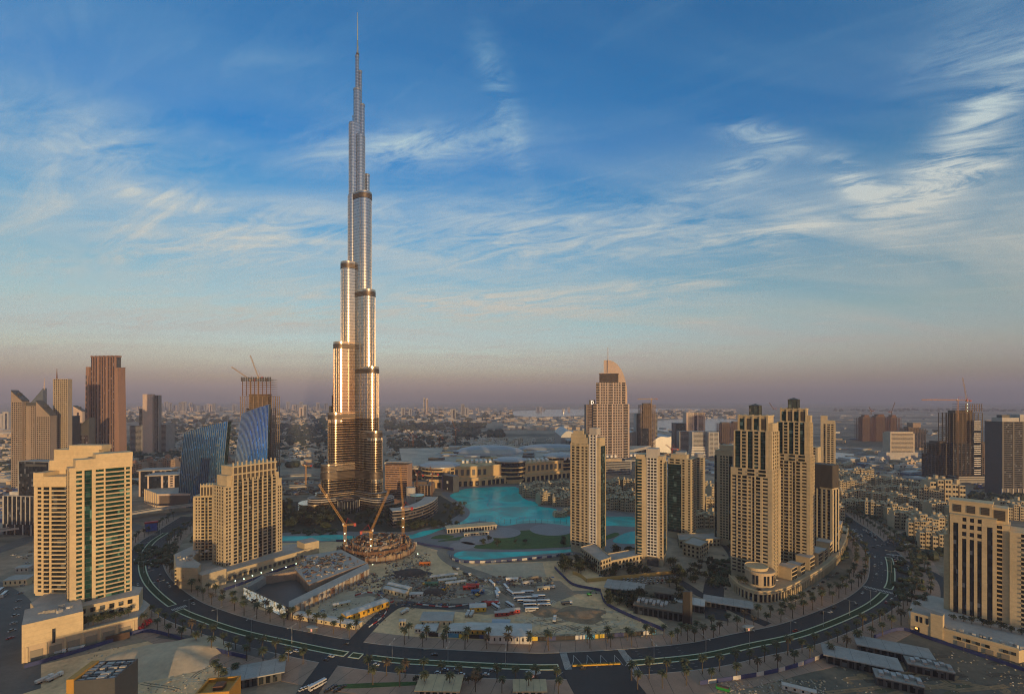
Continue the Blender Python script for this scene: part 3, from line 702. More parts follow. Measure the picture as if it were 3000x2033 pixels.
m.prism([(-238, 548), (-226, 560), (-240, 572), (-252, 560)], 0, 17, tan, lightgrey)
m.prism([tuple(A + n_ * 7), tuple(A + d * 22 + n_ * 7), tuple(A + d * 22 - n_ * 4), tuple(A - n_ * 4)], 0, 15, tan, lightgrey)
wpart(ST, m, 'podium')
for k in range(16):
    p = A + d * (26 + k * 5.2) + n_ * 4.3; q = MB(); q.obox(p.x, p.y, 2.2, 5.4, 2.2, 2.6, math.atan2(d.y, d.x), darkgrey); wpart(ST, q, 'window')
for k in range(9):
    for z in (6, 9.6, 13.2, 16.8):
        f = k / 9; q = MB(); q.obox(-352 + 28 * f, 498.5 - 38 * f, z, z + 2, 3, 1.4, R(-53), winm); wpart(ST, q, 'window')
# 3. corner-on twin towers with glazed cupolas
glass('cupola glass', (.07, .09, .085), .2, var=.3)
def twin(name, label, pc, Yc, left, right, zs, zc, zt, low, base):
    C_ = Vector((X_(pc, Yc), Yc)); dl = Vector((-.71, .70)).normalized(); dr = Vector((.70, .71)).normalized(); A = C_ + dl * left
    b = Bld(name, label, 'tower', 1500 + A.x / A.y * F, A.y, pc, Yc, right); w = b.w; D = right
    b.core(0, w, 0, D, 0, low, tan); b.core(2.5, w - 1.5, 1.6, D - 1, low, zs, tan)
    b.facade('F', 0, w, base, low - 7, 3.5, '.35s 1w .25p .8b .25p 1.1b .3p .6w .3s .5g .3p 1b .5p 1.1w .9s', wm=tan, mull=tan, sill=.44)
    b.facade('F', 0, w, low - 7, low, 3.5, '1s .6w .7s 1.b .5s 1b .8s', wm=tan)
    b.facade('R', 0, D, base, low, 3.5, '.6s .7b .4s .4w .3p .7b .3p .5w .4p .6b .5s', at=w, wm=tan)
    b.facade('F', 2.5, w - 1.5, low, zs, 3.5, '.3p 1.3g .3p 1b .4p 1.2g .3p 1b .4p 1.2g .35p .8s', at=1.6, wm=tan, gm=tealglass, mull=darkgrey)
    b.facade('R', 1.6, D - 1, low, zs, 3.5, '.5p .8b .4p .8w .4p .8b .5p', at=w - 1.5, wm=tan)
    c = b.P('crown'); x0, x1 = w * .16, w * .86
    c.box(x0, x1, 4, D - 3, zs, zc, tan)
    for k in range(5): x = x0 + (x1 - x0) * k / 4; c.box(x - .7, x + .7, 3.2, 4.4, zs, zc + 1.4, tan)
    c.box(x0 - .6, x1 + .6, 3, D - 2.4, zc - .5, zc + .8, tan)
    for k in range(4):
        x = x0 + (x1 - x0) * (k + .5) / 4; c2 = b.P('curtain_wall' if k % 2 == 0 else 'louvre_panel'); c2.box(x - 1.9, x + 1.9, 3.6, 4.3, zs + 1.5, zc - 2.5, tealglass if k % 2 == 0 else louvre)
    c.box(x1, w - 1, 5, D - 3, zs, zs + (zc - zs) * .55, tan)
    k = MB(); cx, cy = w * .5, D * .5; k.obox(cx, cy, zc, zt - 2.2, 8.4, 8.4, 0, MATS['cupola glass']); 
    for sx in (-4.3, 0, 4.3):
        for sy in (-4.3, 4.3): k.obox(cx + sx, cy + sy, zc, zt - 2.2, .5, .5, 0, darkgrey); k.obox(cx + sy, cy + sx, zc, zt - 2.2, .5, .5, 0, darkgrey)
    k.obox(cx, cy, zt - 2.2, zt - 1.8, 9.6, 9.6, 0, darkgrey); k.obox(cx, cy, zt - 1.8, zt, 9.2, 9.2, 0, darkgrey, taper=.1); k.build('cupola', b.root)
    b.done(100); return b
TL = twin('residential_tower', 'tan twin tower with green glass cupola, the one rising straight behind the rotunda podium', 2262, 455, 38, 26, 151, 166, 178, 114, 10)
TR = twin('residential_tower', 'taller looking tan twin tower with glazed cupola, standing behind its twin', 2374, 492, 34, 15, 158, 172, 184, 124, 10)
# the ochre glass-striped tower at their side
b = Bld('residential_tower', 'tan tower with dark louvred top and tall glass strips beside the twin cupola towers', 'tower', 2378, 556, 2438, 538, 16)
b.core(0, b.w, 0, 16, 0, 82, tan); b.P('louvre_panel').box(0, b.w + .4, -.3, 15, 82, 108, louvre); b.P('louvre_panel').box(-.4, b.w * .4, -.5, 14, 75, 96, louvre)
b.facade('F', 0, b.w, 6, 80, 3.5, '.5s 1g .5p 1g .6p .8w .5p .9g .6s', wm=tan, gm=darkglass, mull=tan); b.facade('R', 0, 16, 6, 80, 3.5, '.6s .8g .6s .8g .5s', at=b.w, wm=tan); b.done(60)
b = Bld('residential_tower', 'slim sunlit tan tower showing above the louvre-topped tower', 'tower', 2404, 820, 2446, 808, 22)
b.core(0, b.w, 0, 22, 0, 140, tan); b.facade('F', 0, b.w, 20, 140, 3.6, '.9s .6g .5p .8b .4s .7w .4s', wm=tan, mull=tan); b.facade('R', 0, 22, 20, 140, 3.6, '1w .5s 1w', at=b.w, wm=tan)
b.P('crown').box(0, b.w * .45, 1, 16, 140, 154, tan); b.P('crown').box(b.w * .45, b.w, 1, 16, 140, 146, tan); b.done(40)
b = Bld('residential_tower', 'low stepped tan block between the twin towers and the slim tower', 'tower', 2376, 640, 2396, 634, 14)
b.core(0, b.w, 0, 14, 0, 118, tan); b.facade('F', 0, b.w, 20, 118, 3.5, '1s 1w 1s', wm=tan); b.done(30)
# 4. pair of slender towers behind the ochre wall, and the teal ones beyond
b = Bld('residential_tower', 'slender tan tower with pale grid strip standing before the turquoise lake', 'tower', 1672, 574, 1757, 551, 15)
b.core(0, b.w, 0, 15, 0, 137, tan)
b.facade('F', 0, b.w * .66, 8, 130, 3.4, '.3p .8b .4s .9b .5s .6w .4s .6w .5s', wm=tan, mull=tan, bal=1.1)
b.facade('F', b.w * .66, b.w * .9, 8, 141, 3.4, '.25p .7w .2p .7w .25p', wm=white, sill=.28); b.facade('F', b.w * .9, b.w, 8, 134, 3.4, '1s', wm=tan)
b.facade('R', 0, 15, 10, 128, 3.4, '.4s 4g .4s', at=b.w, gm=tealglass, mull=darkgrey, wm=tan); b.facade('L', 0, 15, 8, 130, 3.4, '.5s 1b .4s 1w .5s', wm=tan)
c = b.P('crown'); c.box(0, b.w * .5, 1, 12, 130, 141, tan); c.box(b.w * .06, b.w * .4, 2, 11, 141, 145, tan); c.box(b.w * .66, b.w * .9, -.6, 10, 141, 149, lightgrey); c.box(b.w * .9, b.w, 1, 12, 130, 138, tan); c.box(0, b.w * .6, -1.4, 1, 128, 129.4, tan)
b.done(100)
b = Bld('residential_tower', 'slender tower with white grid bay between dark glass sides, second behind the ochre wall', 'tower', 1862, 534, 1942, 521, 26)
b.core(0, b.w, 0, 26, 0, 118, tan)
b.facade('F', 0, b.w * .42, 8, 116, 3.4, '.5g 1b .3s .9s', wm=tan, gm=tealglass, mull=darkgrey); b.facade('F', b.w * .42, b.w * .8, 10, 118, 3.4, '.2p 1w .2p 1w .2p 1w .2p', wm=white, sill=.25); b.facade('F', b.w * .8, b.w, 8, 116, 3.4, '1s .6b .3s', wm=tan)
b.facade('R', 0, 26, 10, 112, 3.4, '.3s 4g .3s', at=b.w, gm=tealglass, mull=darkgrey, wm=tan); b.facade('L', 0, 26, 8, 112, 3.4, '.3s 4g', gm=tealglass, mull=darkgrey, wm=tan)
c = b.P('crown'); c.box(b.w * .40, b.w * .82, -.6, 14, 118, 128, lightgrey); c.box(0, b.w * .4, 1, 20, 116, 121, tan); c.box(b.w * .82, b.w, 1, 20, 116, 120, tan)
b.P('entrance').box(b.w * .45, b.w * .85, -2.5, 0, 0, 9, darkgrey); b.done(100)
b = Bld('residential_tower', 'tower with broad teal glass front and tan edge bay, third behind the ochre wall', 'tower', 1957, 634, 2024, 616, 22)
b.core(0, b.w, 0, 22, 0, 104, tan); b.facade('F', 0, b.w * .6, 8, 97, 3.4, '3g', gm=tealglass, mull=darkgrey); b.facade('F', 0, b.w * .6, 97, 104, 3.4, '.4s 1w .4s 1w .4s', wm=tan); b.facade('F', b.w * .6, b.w, 8, 104, 3.4, '.2p .6b .9s .5w .2s', wm=tan); b.facade('R', 0, 22, 8, 104, 3.4, '.5s 1w .5s 1w .5s', at=b.w, wm=tan)
b.P('crown').box(b.w * .1, b.w * .8, 2, 18, 104, 110, tan); b.P('crown').box(b.w * .3, b.w * .7, 4, 14, 110, 113, lightgrey); b.done(60)
b = Bld('residential_tower', 'tan apartment tower half hidden behind the teal fronted tower', 'tower', 2026, 740, 2064, 732, 20)
b.core(0, b.w, 0, 20, 0, 92, tan); b.facade('F', 0, b.w, 8, 92, 3.4, '.5s .7w .4s .8b .4s .7w .5s', wm=tan); b.P('crown').box(b.w * .2, b.w * .9, 3, 16, 92, 98, lightgrey); b.done(40)
b = Bld('residential_tower', 'tan tower with window rows and dark glass edges just before the twin towers', 'tower', 2094, 604, 2146, 590, 22)
b.core(0, b.w, 0, 22, 0, 118, tan); b.facade('F', 0, b.w, 8, 112, 3.4, '.6g .9s .5w .3s .5w .3s .5w .3s .9g', wm=tan, gm=tealglass, mull=darkgrey); b.facade('L', 0, 22, 8, 112, 3.4, '.3s 4g .3s', gm=tealglass, mull=darkgrey, wm=tan)
b.P('crown').box(b.w * .25, b.w, 2, 16, 118, 125, tan); b.done(60)
# low podium wings of the slender towers
def lowblock(name, label, pts, h, mat=None, wins=2, top=None, cat='building', n=None, group=None):
    Q = [G(*p) for p in pts] if len(pts[0]) == 2 and pts[0][1] > HOR and pts[0][1] < 2400 else [tuple(p[:2]) for p in pts]
    cx = sum(q[0] for q in Q) / len(Q); cy = sum(q[1] for q in Q) / len(Q); r = thing(name, label, cat, (cx, cy, 0), 0, group)
    m = MB(); m.prism(Q, 0, h, mat or tan, top or lightgrey)
    a = sum(Q[i][0] * Q[(i + 1) % len(Q)][1] - Q[(i + 1) % len(Q)][0] * Q[i][1] for i in range(len(Q)))
    if a < 0: Q = Q[::-1]
    pr = MB()
    for i in range(len(Q)):
        p, q = Vector(Q[i]), Vector(Q[(i + 1) % len(Q)]); d = q - p; L = d.length
        if L < 4: continue
        d.normalize(); n_ = Vector((d.y, -d.x)); pr.prism([tuple(p + n_ * .25), tuple(q + n_ * .25), tuple(q - n_ * .35), tuple(p - n_ * .35)], h, h + 1.0, mat or tan)
        if wins and n_.dot(Vector((cx, cy))) < 0:
            k = max(1, int(L / 4.6)); fl = max(1, int(h / 4.2))
            for j in range(k):
                for f in range(fl):
                    w = MB(); c = p + d * (L * (j + .5) / k) + n_ * .02; w.obox(c.x, c.y, f * h / fl + 1.0, f * h / fl + h / fl * .78, 2.3, .5, math.atan2(d.y, d.x), winm); wpart(r, w, 'window')
    wpart(r, m, 'wall'); wpart(r, pr, 'parapet'); return r
lowblock('podium_block', 'L-shaped cream block with square windows at the foot of the slender tower', [(1700, 1640), (1757, 1684), (1790, 1672), (1742, 1628)], 14)
lowblock('podium_block', 'long low tan wing with window row between the two slender towers', [(1790, 1672), (1882, 1652), (1876, 1632), (1780, 1650)], 10)
lowblock('podium_block', 'cream annex block at the corner beyond the dark car park', [(2000, 1625), (2050, 1638), (2075, 1622), (2030, 1605)], 14)
lowblock('podium_block', 'low tan wing below the teal fronted tower', [(1990, 1605), (2110, 1600), (2110, 1580), (1985, 1585)], 9)
# curved podium with a rotunda and terraced blocks at the twin towers' feet
CP = thing('curved_podium', 'curved stone podium with round corner rotunda and stepped terrace houses below the twin towers', 'building', (*G(2225, 1760), 0))
arc = spline([G(2136, 1712), G(2160, 1738), G(2200, 1758), G(2240, 1764), G(2300, 1752), G(2370, 1715), G(2440, 1665), G(2475, 1610), G(2485, 1560)], 4)
m = MB(); strip(m, arc, 0, 34, 0, 9.0, beige); strip(m, arc, -.7, .6, 7.2, 8.2, cream); strip(m, arc, -.5, .6, 9, 10.2, cream); wpart(CP, m, 'podium')
nn = normals(arc)
for i in range(4, len(arc) - 3, 1):
    p = arc[i] - nn[i] * .6; q = MB(); q.obox(p.x, p.y, 0, 7.2, 1.1, 1.1, math.atan2(nn[i].y, nn[i].x), cream); wpart(CP, q, 'column')
    if i % 1 == 0:
        p = (arc[i] + arc[i + 1]) / 2 - nn[i] * .03; q = MB(); q.obox(p.x, p.y, .3, 6.6, .3, 2.4, math.atan2(nn[i].y, nn[i].x), darkglass); wpart(CP, q, 'shopfront')
rx, ry = G(2240, 1752); ry += 11; rx += 1
m = MB(); m.lathe([(12.5, 8.8), (12.5, 22), (13.3, 22.2), (13.3, 23.2), (11.8, 23.3), (11.8, 22.6), (0, 22.6)], 36, beige, rx, ry); m.lathe([(13.2, 10.8), (13.2, 11.8)], 36, cream, rx, ry)
m.lathe([(9.6, 22), (9.6, 24.6), (10.3, 24.8), (10.3, 25.8), (9.7, 25.9), (9.7, 25.2), (0, 25.2)], 30, cream, rx - 2, ry + 2); wpart(CP, m, 'rotunda')
for a in (-140, -126, -96, -82, -60, -46):
    q = MB(); q.obox(rx + 12.5 * math.cos(R(a)), ry + 12.5 * math.sin(R(a)), 11, 20.5, .5, 2., R(a), darkglass); wpart(CP, q, 'window')
for i, (f, h, w) in enumerate(((.275, 20, 12), (.33, 18, 11), (.39, 21, 13), (.45, 21, 14), (.51, 19, 13), (.57, 23, 15), (.63, 21, 13), (.69, 25, 15), (.75, 23, 13), (.81, 25, 15), (.87, 22, 13))):
    j = int(f * len(arc)); p = arc[j] + nn[j] * 11.5; a = math.atan2(nn[j].y, nn[j].x); q = MB(); q.obox(p.x, p.y, 8.8, h, 13, w, a, cream); q.obox(p.x, p.y, h, h + 1.2, 13.5, w + .5, a, beige); q.obox(p.x, p.y, h + .4, h + 1.3, 12.3, w - .8, a, lightgrey)
    o = wpart(CP, q, 'terrace_house'); tdir = Vector((-nn[j].y, nn[j].x, 0))
    for r_ in range(3):
        for k in range(4):
            c = p - nn[j] * 6.5 + tdir * ((k - 1.5) * w / 4.3); e = MB(); e.obox(c.x, c.y, 10 + r_ * 3.9, 12.8 + r_ * 3.9, .5, 2.2, a, winm); wpart(CP, e, 'window')
# 5. hotel slab at the near right with tall dark window strips
b = Bld('hotel_tower', 'broad cream hotel slab with tall dark window strips beside the grassy lot', 'hotel', 2783, 393, 2920, 373, 22)
w = b.w
b.core(0, w, 0, 20, 0, 88, cream); b.facade('F', 0, w, 9, 70, 61, '.8s 1.2g .9s 1g .75s 1g .75s 1g 1.2s 1.2g .9s', wm=cream, gm=darkglass); b.facade('F', 0, w, 70, 82, 6, '.8s 1.2g .9s 1w .75s 1w .75s 1w 1.2s 1.2g .9s', wm=cream, gm=darkglass); b.facade('F', 0, w, 82, 87.5, 5.5, '2.9s .9w .8s .9w .8s .9w 3.2s', wm=cream, gm=darkglass)
b.core(w * .02 - 5, w * .02, 3, 20, 0, 70, cream); b.facade('L', 3, 20, 9, 86, 3.5, '.4s 1b .4s 1b .5s 1b .4s', at=-1, wm=cream, bal=1.8)
b.core(w, w + 7, 3, 24, 0, 84, cream); b.facade('F', w, w + 7, 9, 84, 3.6, '1.4b 2s', at=3, wm=cream)
b.core(w + 7, w + 16, 1.5, 26, 0, 80, cream); b.facade('F', w + 7, w + 16, 6, 80, 3.6, '2s 1b', at=1.5, wm=cream, gm=winm)
b.core(w + 12, w + 24, 10, 34, 0, 78, cream); b.facade('F', w + 16, w + 24, 6, 78, 3.6, '1s .7w .4s .7w .6s', at=10, wm=cream); b.facade('L', 4, 10, 6, 78, 3.6, '1s', at=w + 12, wm=cream)
c = b.P('crown'); c.box(-1, w * .9, 6, 20, 87, 99, cream); c.box(-1.4, w * .9 + .4, 5.6, 20.4, 98.4, 99.6, cream); c.box(w * .9, w + 6, 7, 20, 83, 97, cream)
for k in range(3): b.P('louvre_panel').box(1.5 + k * 8.2, 6.4 + k * 8.2, 5.7, 6.3, 90, 96, louvre)
b.P('louvre_panel').box(w * .9 + 1, w + 4.5, 6.7, 7.2, 87, 95, louvre); b.done(100)
HT = b.root
HP = thing('hotel_podium', 'ochre stone podium with roof garden and shutters round the cream hotel slab', 'building', (*G(2760, 1870), 0))
m = MB(); m.prism([G(2668, 1850), G(2985, 1942), (395, 345), (420, 375), (372, 425), (345, 412), (325, 392)], 0, 8.5, cream, lightgrey)
q0, q1 = Vector(G(2668, 1850)), Vector(G(2985, 1942)); d = (q1 - q0).normalized(); n_ = Vector((d.y, -d.x))
m.prism([tuple(q0 + n_ * .5), tuple(q1 + n_ * .5), tuple(q1 - n_ * .5), tuple(q0 - n_ * .5)], 8.5, 10, cream)
m.prism([tuple(q0 + n_ * .3), tuple(q0 + d * 17 + n_ * .3), tuple(q0 + d * 17 - n_ * 14), tuple(q0 - n_ * 20)], 0, 16, cream, grey)
m.prism([tuple(q0 + d * 12 + n_ * .8), tuple(q0 + d * 19 + n_ * .8), tuple(q0 + d * 19 - n_ * 6), tuple(q0 + d * 12 - n_ * 6)], 0, 19, cream, grey)
wpart(HP, m, 'podium')
def pane(r, name, s, z0, z1, wd, mat, off=.3):
    p = q0 + d * s + n_ * off; q = MB(); q.obox(p.x, p.y, z0, z1, wd, .7, math.atan2(d.y, d.x), mat); wpart(r, q, name)
for s in (28, 33, 38, 43, 52, 56): pane(HP, 'window', s, 4.6, 6.6, 2.3, winm)
for s in (29, 36, 44, 52): pane(HP, 'shutter', s, .3, 3.4, 4.2, M('roller shutter', (.25, .22, .17), .7))
for s in (4, 6.5, 10, 14): pane(HP, 'window', s, 9.4, 14, 1.3, darkglass, .2)
pane(HP, 'doorway', 4, .3, 5.5, 3, darkglass, .2); pane(HP, 'lit_sign', 3.6, 3.8, 5.0, 1.6, emis('warm sign light', (1., .45, .12), 1.6), .7)

def roof_kit(root, spots, z, seed):                              # air-conditioning units, tanks and pipes on a roof
    rnd = random.Random(seed)
    for x, y in spots:
        q = MB(); q.obox(x, y, z, z + rnd.uniform(.8, 2.2), rnd.uniform(1.2, 3.6), rnd.uniform(1, 2.4), rnd.uniform(0, 1.5), rnd.choice([steel, lightgrey, dirtywhite, grey])); wpart(root, q, 'roof_unit')
rr = random.Random(4)
roof_kit(LT, [(-346 + rr.uniform(0, 9) + k * .8, 350 + rr.uniform(-2, 10)) for k in range(12)], 26.5, 1)
roof_kit(ST, [(-335 + rr.uniform(-8, 14), 485 + rr.uniform(-8, 26)) for k in range(12)], 21, 2)
roof_kit(HP, [(q0.x + d.x * (22 + k * 3.2) - n_.x * rr.uniform(4, 9), q0.y + d.y * (22 + k * 3.2) - n_.y * rr.uniform(4, 9)) for k in range(16)], 8.5, 3)
roof_kit(CP, [(rx + 22 + k * 6 + rr.uniform(-2, 2), ry + 9 + k * 4.5 + rr.uniform(-4, 4)) for k in range(12)], 9, 5)
# ---------------------------------------------------------------- towers farther off
def far(name, label, pl, pr, py, Y, pat, depth=None, dY=0., fh=4., wm=None, gm=None, mull=None, side=None, cat='tower', z0=0., bal=1., cap=40, group=None, sill=.36, pro=.5):
    b = Bld(name, label, cat, pl, Y + dY, pr, Y, depth or 25, group); h = Z_(py, Y); D = b.d; b.h = h; wm = wm or tan
    b.core(0, b.w, 0, D, 0, h, wm); b.facade('F', 0, b.w, z0, h, fh, pat, wm=wm, gm=gm, mull=mull, bal=bal, sill=sill, pro=pro)
    if side: b.facade('R', 0, D, z0, h, fh, side, at=b.w, wm=wm, gm=gm, mull=mull, sill=sill); b.facade('L', 0, D, z0, h, fh, side, wm=wm, gm=gm, mull=mull, sill=sill)
    b.cap = cap; return b
# glass sail offices: a curved front that leans back more and more with height
def sail(name, label, pl, Yl, pr, Yr, depth, zl, zr, lean0, lean1, bow, z0=0, nfin=22, bulge=0.):
    b = Bld(name, label, 'office', pl, Yl, pr, Yr, depth); w = b.w; hmax = max(zl, zr)
    def off(z): f = (z - z0) / (hmax - z0); return math.tan(lean0) * (z - z0) + (math.tan(lean1) - math.tan(lean0)) * (z - z0) * f / 2
    def pt(f, z, d=0.):
        taper = bulge * ((z - z0) / (hmax - z0)) ** 2.2
        return (w * f * (1 - taper) + w * .09 * taper, off(z) - bow * (1 - (2 * f - 1) ** 2) - d, z)
    def top(f): return zl + (zr - zl) * f ** .9
    m = MB(); NU, NV = 26, 22; o = len(m.v); k = m.mi(blueglass)
    for i in range(NU + 1):
        for j in range(NV + 1): f = i / NU; m.v.append(pt(f, z0 + (top(f) - z0) * j / NV))
    for i in range(NU):
        for j in range(NV): a = i * (NV + 1) + j; m.f.append((a, a + NV + 1, a + NV + 2, a + 1)); m.k.append(k)
    o2 = m.build('mirror_glass', b.root, smooth=True)
    fin = MB(); dk = darkgrey                       # sides, back and top close the body
    n = len(m.v); q = MB(); kk = q.mi(tealglass); back = []
    for f in (0., 1.):
        ring = [pt(f, z0 + (top(f) - z0) * j / NV) for j in range(NV + 1)]
        for j in range(NV):
            p0, p1 = ring[j], ring[j + 1]; b0, b1 = (p0[0], off(p0[2]) + depth, p0[2]), (p1[0], off(p1[2]) + depth, p1[2]); q.poly([p0, p1, b1, b0] if f == 0 else [p1, p0, b0, b1], tealglass)
    for i in range(NU):
        p0, p1 = pt(i / NU, top(i / NU)), pt((i + 1) / NU, top((i + 1) / NU)); q.poly([p0, p1, (p1[0], off(p1[2]) + depth, p1[2]), (p0[0], off(p0[2]) + depth, p0[2])], dk)
        for j in range(NV):
            a0, a1 = pt(i / NU, z0 + (top(i / NU) - z0) * j / NV), pt((i + 1) / NU, z0 + (top((i + 1) / NU) - z0) * j / NV); c0, c1 = pt(i / NU, z0 + (top(i / NU) - z0) * (j + 1) / NV), pt((i + 1) / NU, z0 + (top((i + 1) / NU) - z0) * (j + 1) / NV)
            q.poly([(v[0], off(v[2]) + depth, v[2]) for v in (a1, a0, c0, c1)], tealglass)
    q.build('side_glazing', b.root)
    for i in range(nfin + 1):
        f = i / nfin; q = MB(); prev = None
        for j in range(13):
            z = z0 + (top(f) - z0) * j / 12; p = Vector(pt(f, z, .55))
            if prev is not None: q.poly([prev - Vector((.42, 0, 0)), prev + Vector((.42, 0, 0)), p + Vector((.42, 0, 0)), p - Vector((.42, 0, 0))], M('silver fin', (.36, .44, .50), .25, metal=.7, var=.05)); q.poly([prev + Vector((.42, 0, 0)), prev + Vector((.42, .5, 0)), p + Vector((.42, .5, 0)), p + Vector((.42, 0, 0))], darkgrey)
            prev = p
        q.build('vertical_fin', b.root)
    return b
OFF = thing('podium_block', 'low sunlit podium with brown panels and roof garden under the mirrored offices', 'building', (*G(520, 1500), 0))
m = MB(); q0, q1 = G(462, 1489), G(588, 1483)
m.prism([q0, (q1[0] + 40, q1[1] - 6), (q1[0] + 60, q1[1] + 70), (q0[0] - 30, q0[1] + 80), G(424, 1473)], 0, 24, pinkstone, lightgrey); m.prism([(q0[0] + 3, q0[1] - .5), (q1[0] + 36, q1[1] - 6.5), (q1[0] + 36, q1[1] + 3), (q0[0] + 3, q0[1] + 3)], 4, 21, M('brown panel', (.11, .085, .075), .6, var=.2)); wpart(OFF, m, 'wall')
for k in range(8):
    f = k / 7; p = Vector(G(424, 1473)).lerp(Vector(q0), f); q = MB(); q.obox(p.x, p.y - .3, 1, 24.5, 1.4, 1.6, R(-50), cream); wpart(OFF, q, 'column')
sail('mirrored_office', 'mirrored blue office with slanting roof reflecting bright evening sky, wider and lower of two', 522, 806, 649, 798, 9, 124, 145, R(3.4), R(9), 3., nfin=23)
sail('mirrored_office', 'sail-shaped blue glass office with curved peak, taller of the mirrored pair', 684, 796, 780, 800, 9, 157, 173, R(1.4), R(19), 4., nfin=22, bulge=.20)
# dark low offices beside them
for pl, pr, Y, py, lab in ((407, 500, 905, 1378, 'flat roofed dark glass office with sunlit end wall, rear of two beside the mirrored office'), (432, 524, 860, 1392, 'flat roofed dark glass office with overhanging eave, nearer of two beside the mirrored office')):
    b = far('low_office', lab, pl, pr, py, Y, '.3s 2.2g .4s .9g .4s .5w .3s .8g', 30, -12, wm=pinkstone, gm=darkglass, cat='office'); b.P('roof_overhang').box(-3, b.w + 3, -3, 33, b.h + .6, b.h + 2.2, roofgrey); b.done(20)
b = far('dark_office', 'dark glass office block with pale frame behind the near left tower', 53, 146, 1354, 640, '.2s 5g .2s', 20, 8, wm=grey, gm=darkglass, mull=None, cat='office'); b.P('sign_band').box(b.w * .25, b.w * .9, -.7, -.2, b.h - 6, b.h - 3, darkgrey); b.done(10)
b = far('colonnade_office', 'low white office with tall dark window bays beside the elevated road', 8, 104, 1455, 640, '.4s 1g .25s 1g .25s 1g .25s 1g .25s 1g .25s 1g .25s 1g .4s', 24, 6, z0=14, wm=M('off white render', (.42, .41, .39), .7, var=.08), gm=darkglass, cat='office')
b.facade('F', 0, b.w, 0, 14, 14, '1g .3s 2g .3s 2g .3s 2g .3s 1g', wm=M('off white render', (.42, .41, .39), .7, var=.08), gm=darkglass); b.P('roof_plant').box(b.w * .1, b.w * .9, 4, 16, b.h + .5, b.h + 5, dirtywhite); b.done(10)
# the financial-centre group at the far edge
def slantop(name, label, pl, pr, pyl, pyr, Y, pat, wm, gm, depth=14, **kw):
    b = Bld(name, label, 'tower', pl, Y, pr, Y, depth); zl, zr = Z_(pyl, Y), Z_(pyr, Y); zm = min(zl, zr)
    b.core(0, b.w, 0, depth, 0, zm - 2, wm); b.facade('F', 0, b.w, 0, zm - 2, 4, pat, wm=wm, gm=gm, **kw)
    m = b.P('slanted_top'); m.hexa([(0, -.5, zm - 2), (b.w, -.5, zm - 2), (b.w, depth, zm - 2), (0, depth, zm - 2), (0, -.5, zl), (b.w, -.5, zr), (b.w, depth, zr), (0, depth, zl)], wm)
    m.hexa([(0, -1, zl + .1), (b.w, -1, zr + .1), (b.w, depth, zr + .1), (0, depth, zl + .1), (0, -1, zl + 2.5), (b.w, -1, zr + 2.5), (b.w, depth, zr + 2.5), (0, depth, zl + 2.5)], darkgrey)
    b.P('window_cleaning_rig').box(b.w * .3, b.w * .55, 4, 10, (zl + zr) / 2 + 2, (zl + zr) / 2 + 7, darkgrey); b.cap = 30; return b
brn = M('brown stone', (.30, .24, .19), .75, var=.1, scale=.03)
slantop('slant_roof_tower', 'gridded brown tower with slanting dark roof, leftmost of the financial group', 33, 66, 1146, 1176, 980, '.3s .6w .3s .6w .3s .6w .3s .6w .3s .6w .3s', brn, winm).done(60)
b = far('grid_tower', 'flat-topped brown gridded tower joined beside the slanting tower', 66, 102, 1190, 985, '.4s .5w .4s .5w .7s 1p .7s .5w .4s .5w .4s', 14, wm=brn); b.P('roof_plant').box(0, b.w + 2, 2, 13, b.h, b.h + 8, darkgrey); b.done(40)
slantop('slant_roof_tower', 'gridded brown tower whose dark roof slants down towards the spired slab', 106, 147, 1176, 1218, 930, '.3s .5w .3s .5w .3s .5w .3s .5w .3s .5w .3s .5w .3s', brn, winm).done(60)
b = far('spired_slab', 'pale tan slab tower split by a dark groove with small mast on top', 156, 199, 1111, 960, '.3s .5w .3s .5w .3s .5w .3s .2g .3s .5w .3s .5w .3s .5w .3s', 10, wm=M('pale brown stone', (.40, .33, .24), .75, var=.08, scale=.02)); b.P('mast').tube((b.w * .12, 4, b.h), (b.w * .12, 4, b.h + 22), 1.2, .3, 6, rust); b.done(60)
b = Bld('triangle_tower', 'blue-grey triangular office tower with thin spire behind the gridded towers', 'tower', 89, 1450, 126, 1450, 12); zz0, zz1 = Z_(1180, 1450), Z_(1137, 1450)
b.P('wall').hexa([(0, 0, 0), (b.w, 0, 0), (b.w, 12, 0), (0, 12, 0), (0, 0, zz0), (b.w, 0, zz1), (b.w, 12, zz1), (0, 12, zz0)], M('blue grey cladding', (.10, .13, .17), .4, var=.1)); b.P('spire').tube((b.w, 4, zz1 - 5), (b.w, 4, zz1 + 32), 1.8, .4, 6, pinkstone); b.done()
b = far('glass_block', 'narrow dark block wedged beside the spired slab', 199, 209, 1219, 985, '1g', 20, wm=darkgrey, gm=darkglass); b.done()
b = slantop('slant_roof_tower', 'dark glazed tower with sloping roof tucked beside the tall ribbed tower', 209, 262, 1272, 1226, 1010, '.2s 1g .2s 1g .2s 1g .2s', darkgrey, purpleglass); b.done()
b = slantop('peaked_tower', 'tower with bright slanting cap far behind the sloping dark roof', 215, 242, 1190, 1206, 1500, '1s .6g 1s', pinkstone, purpleglass); b.done()
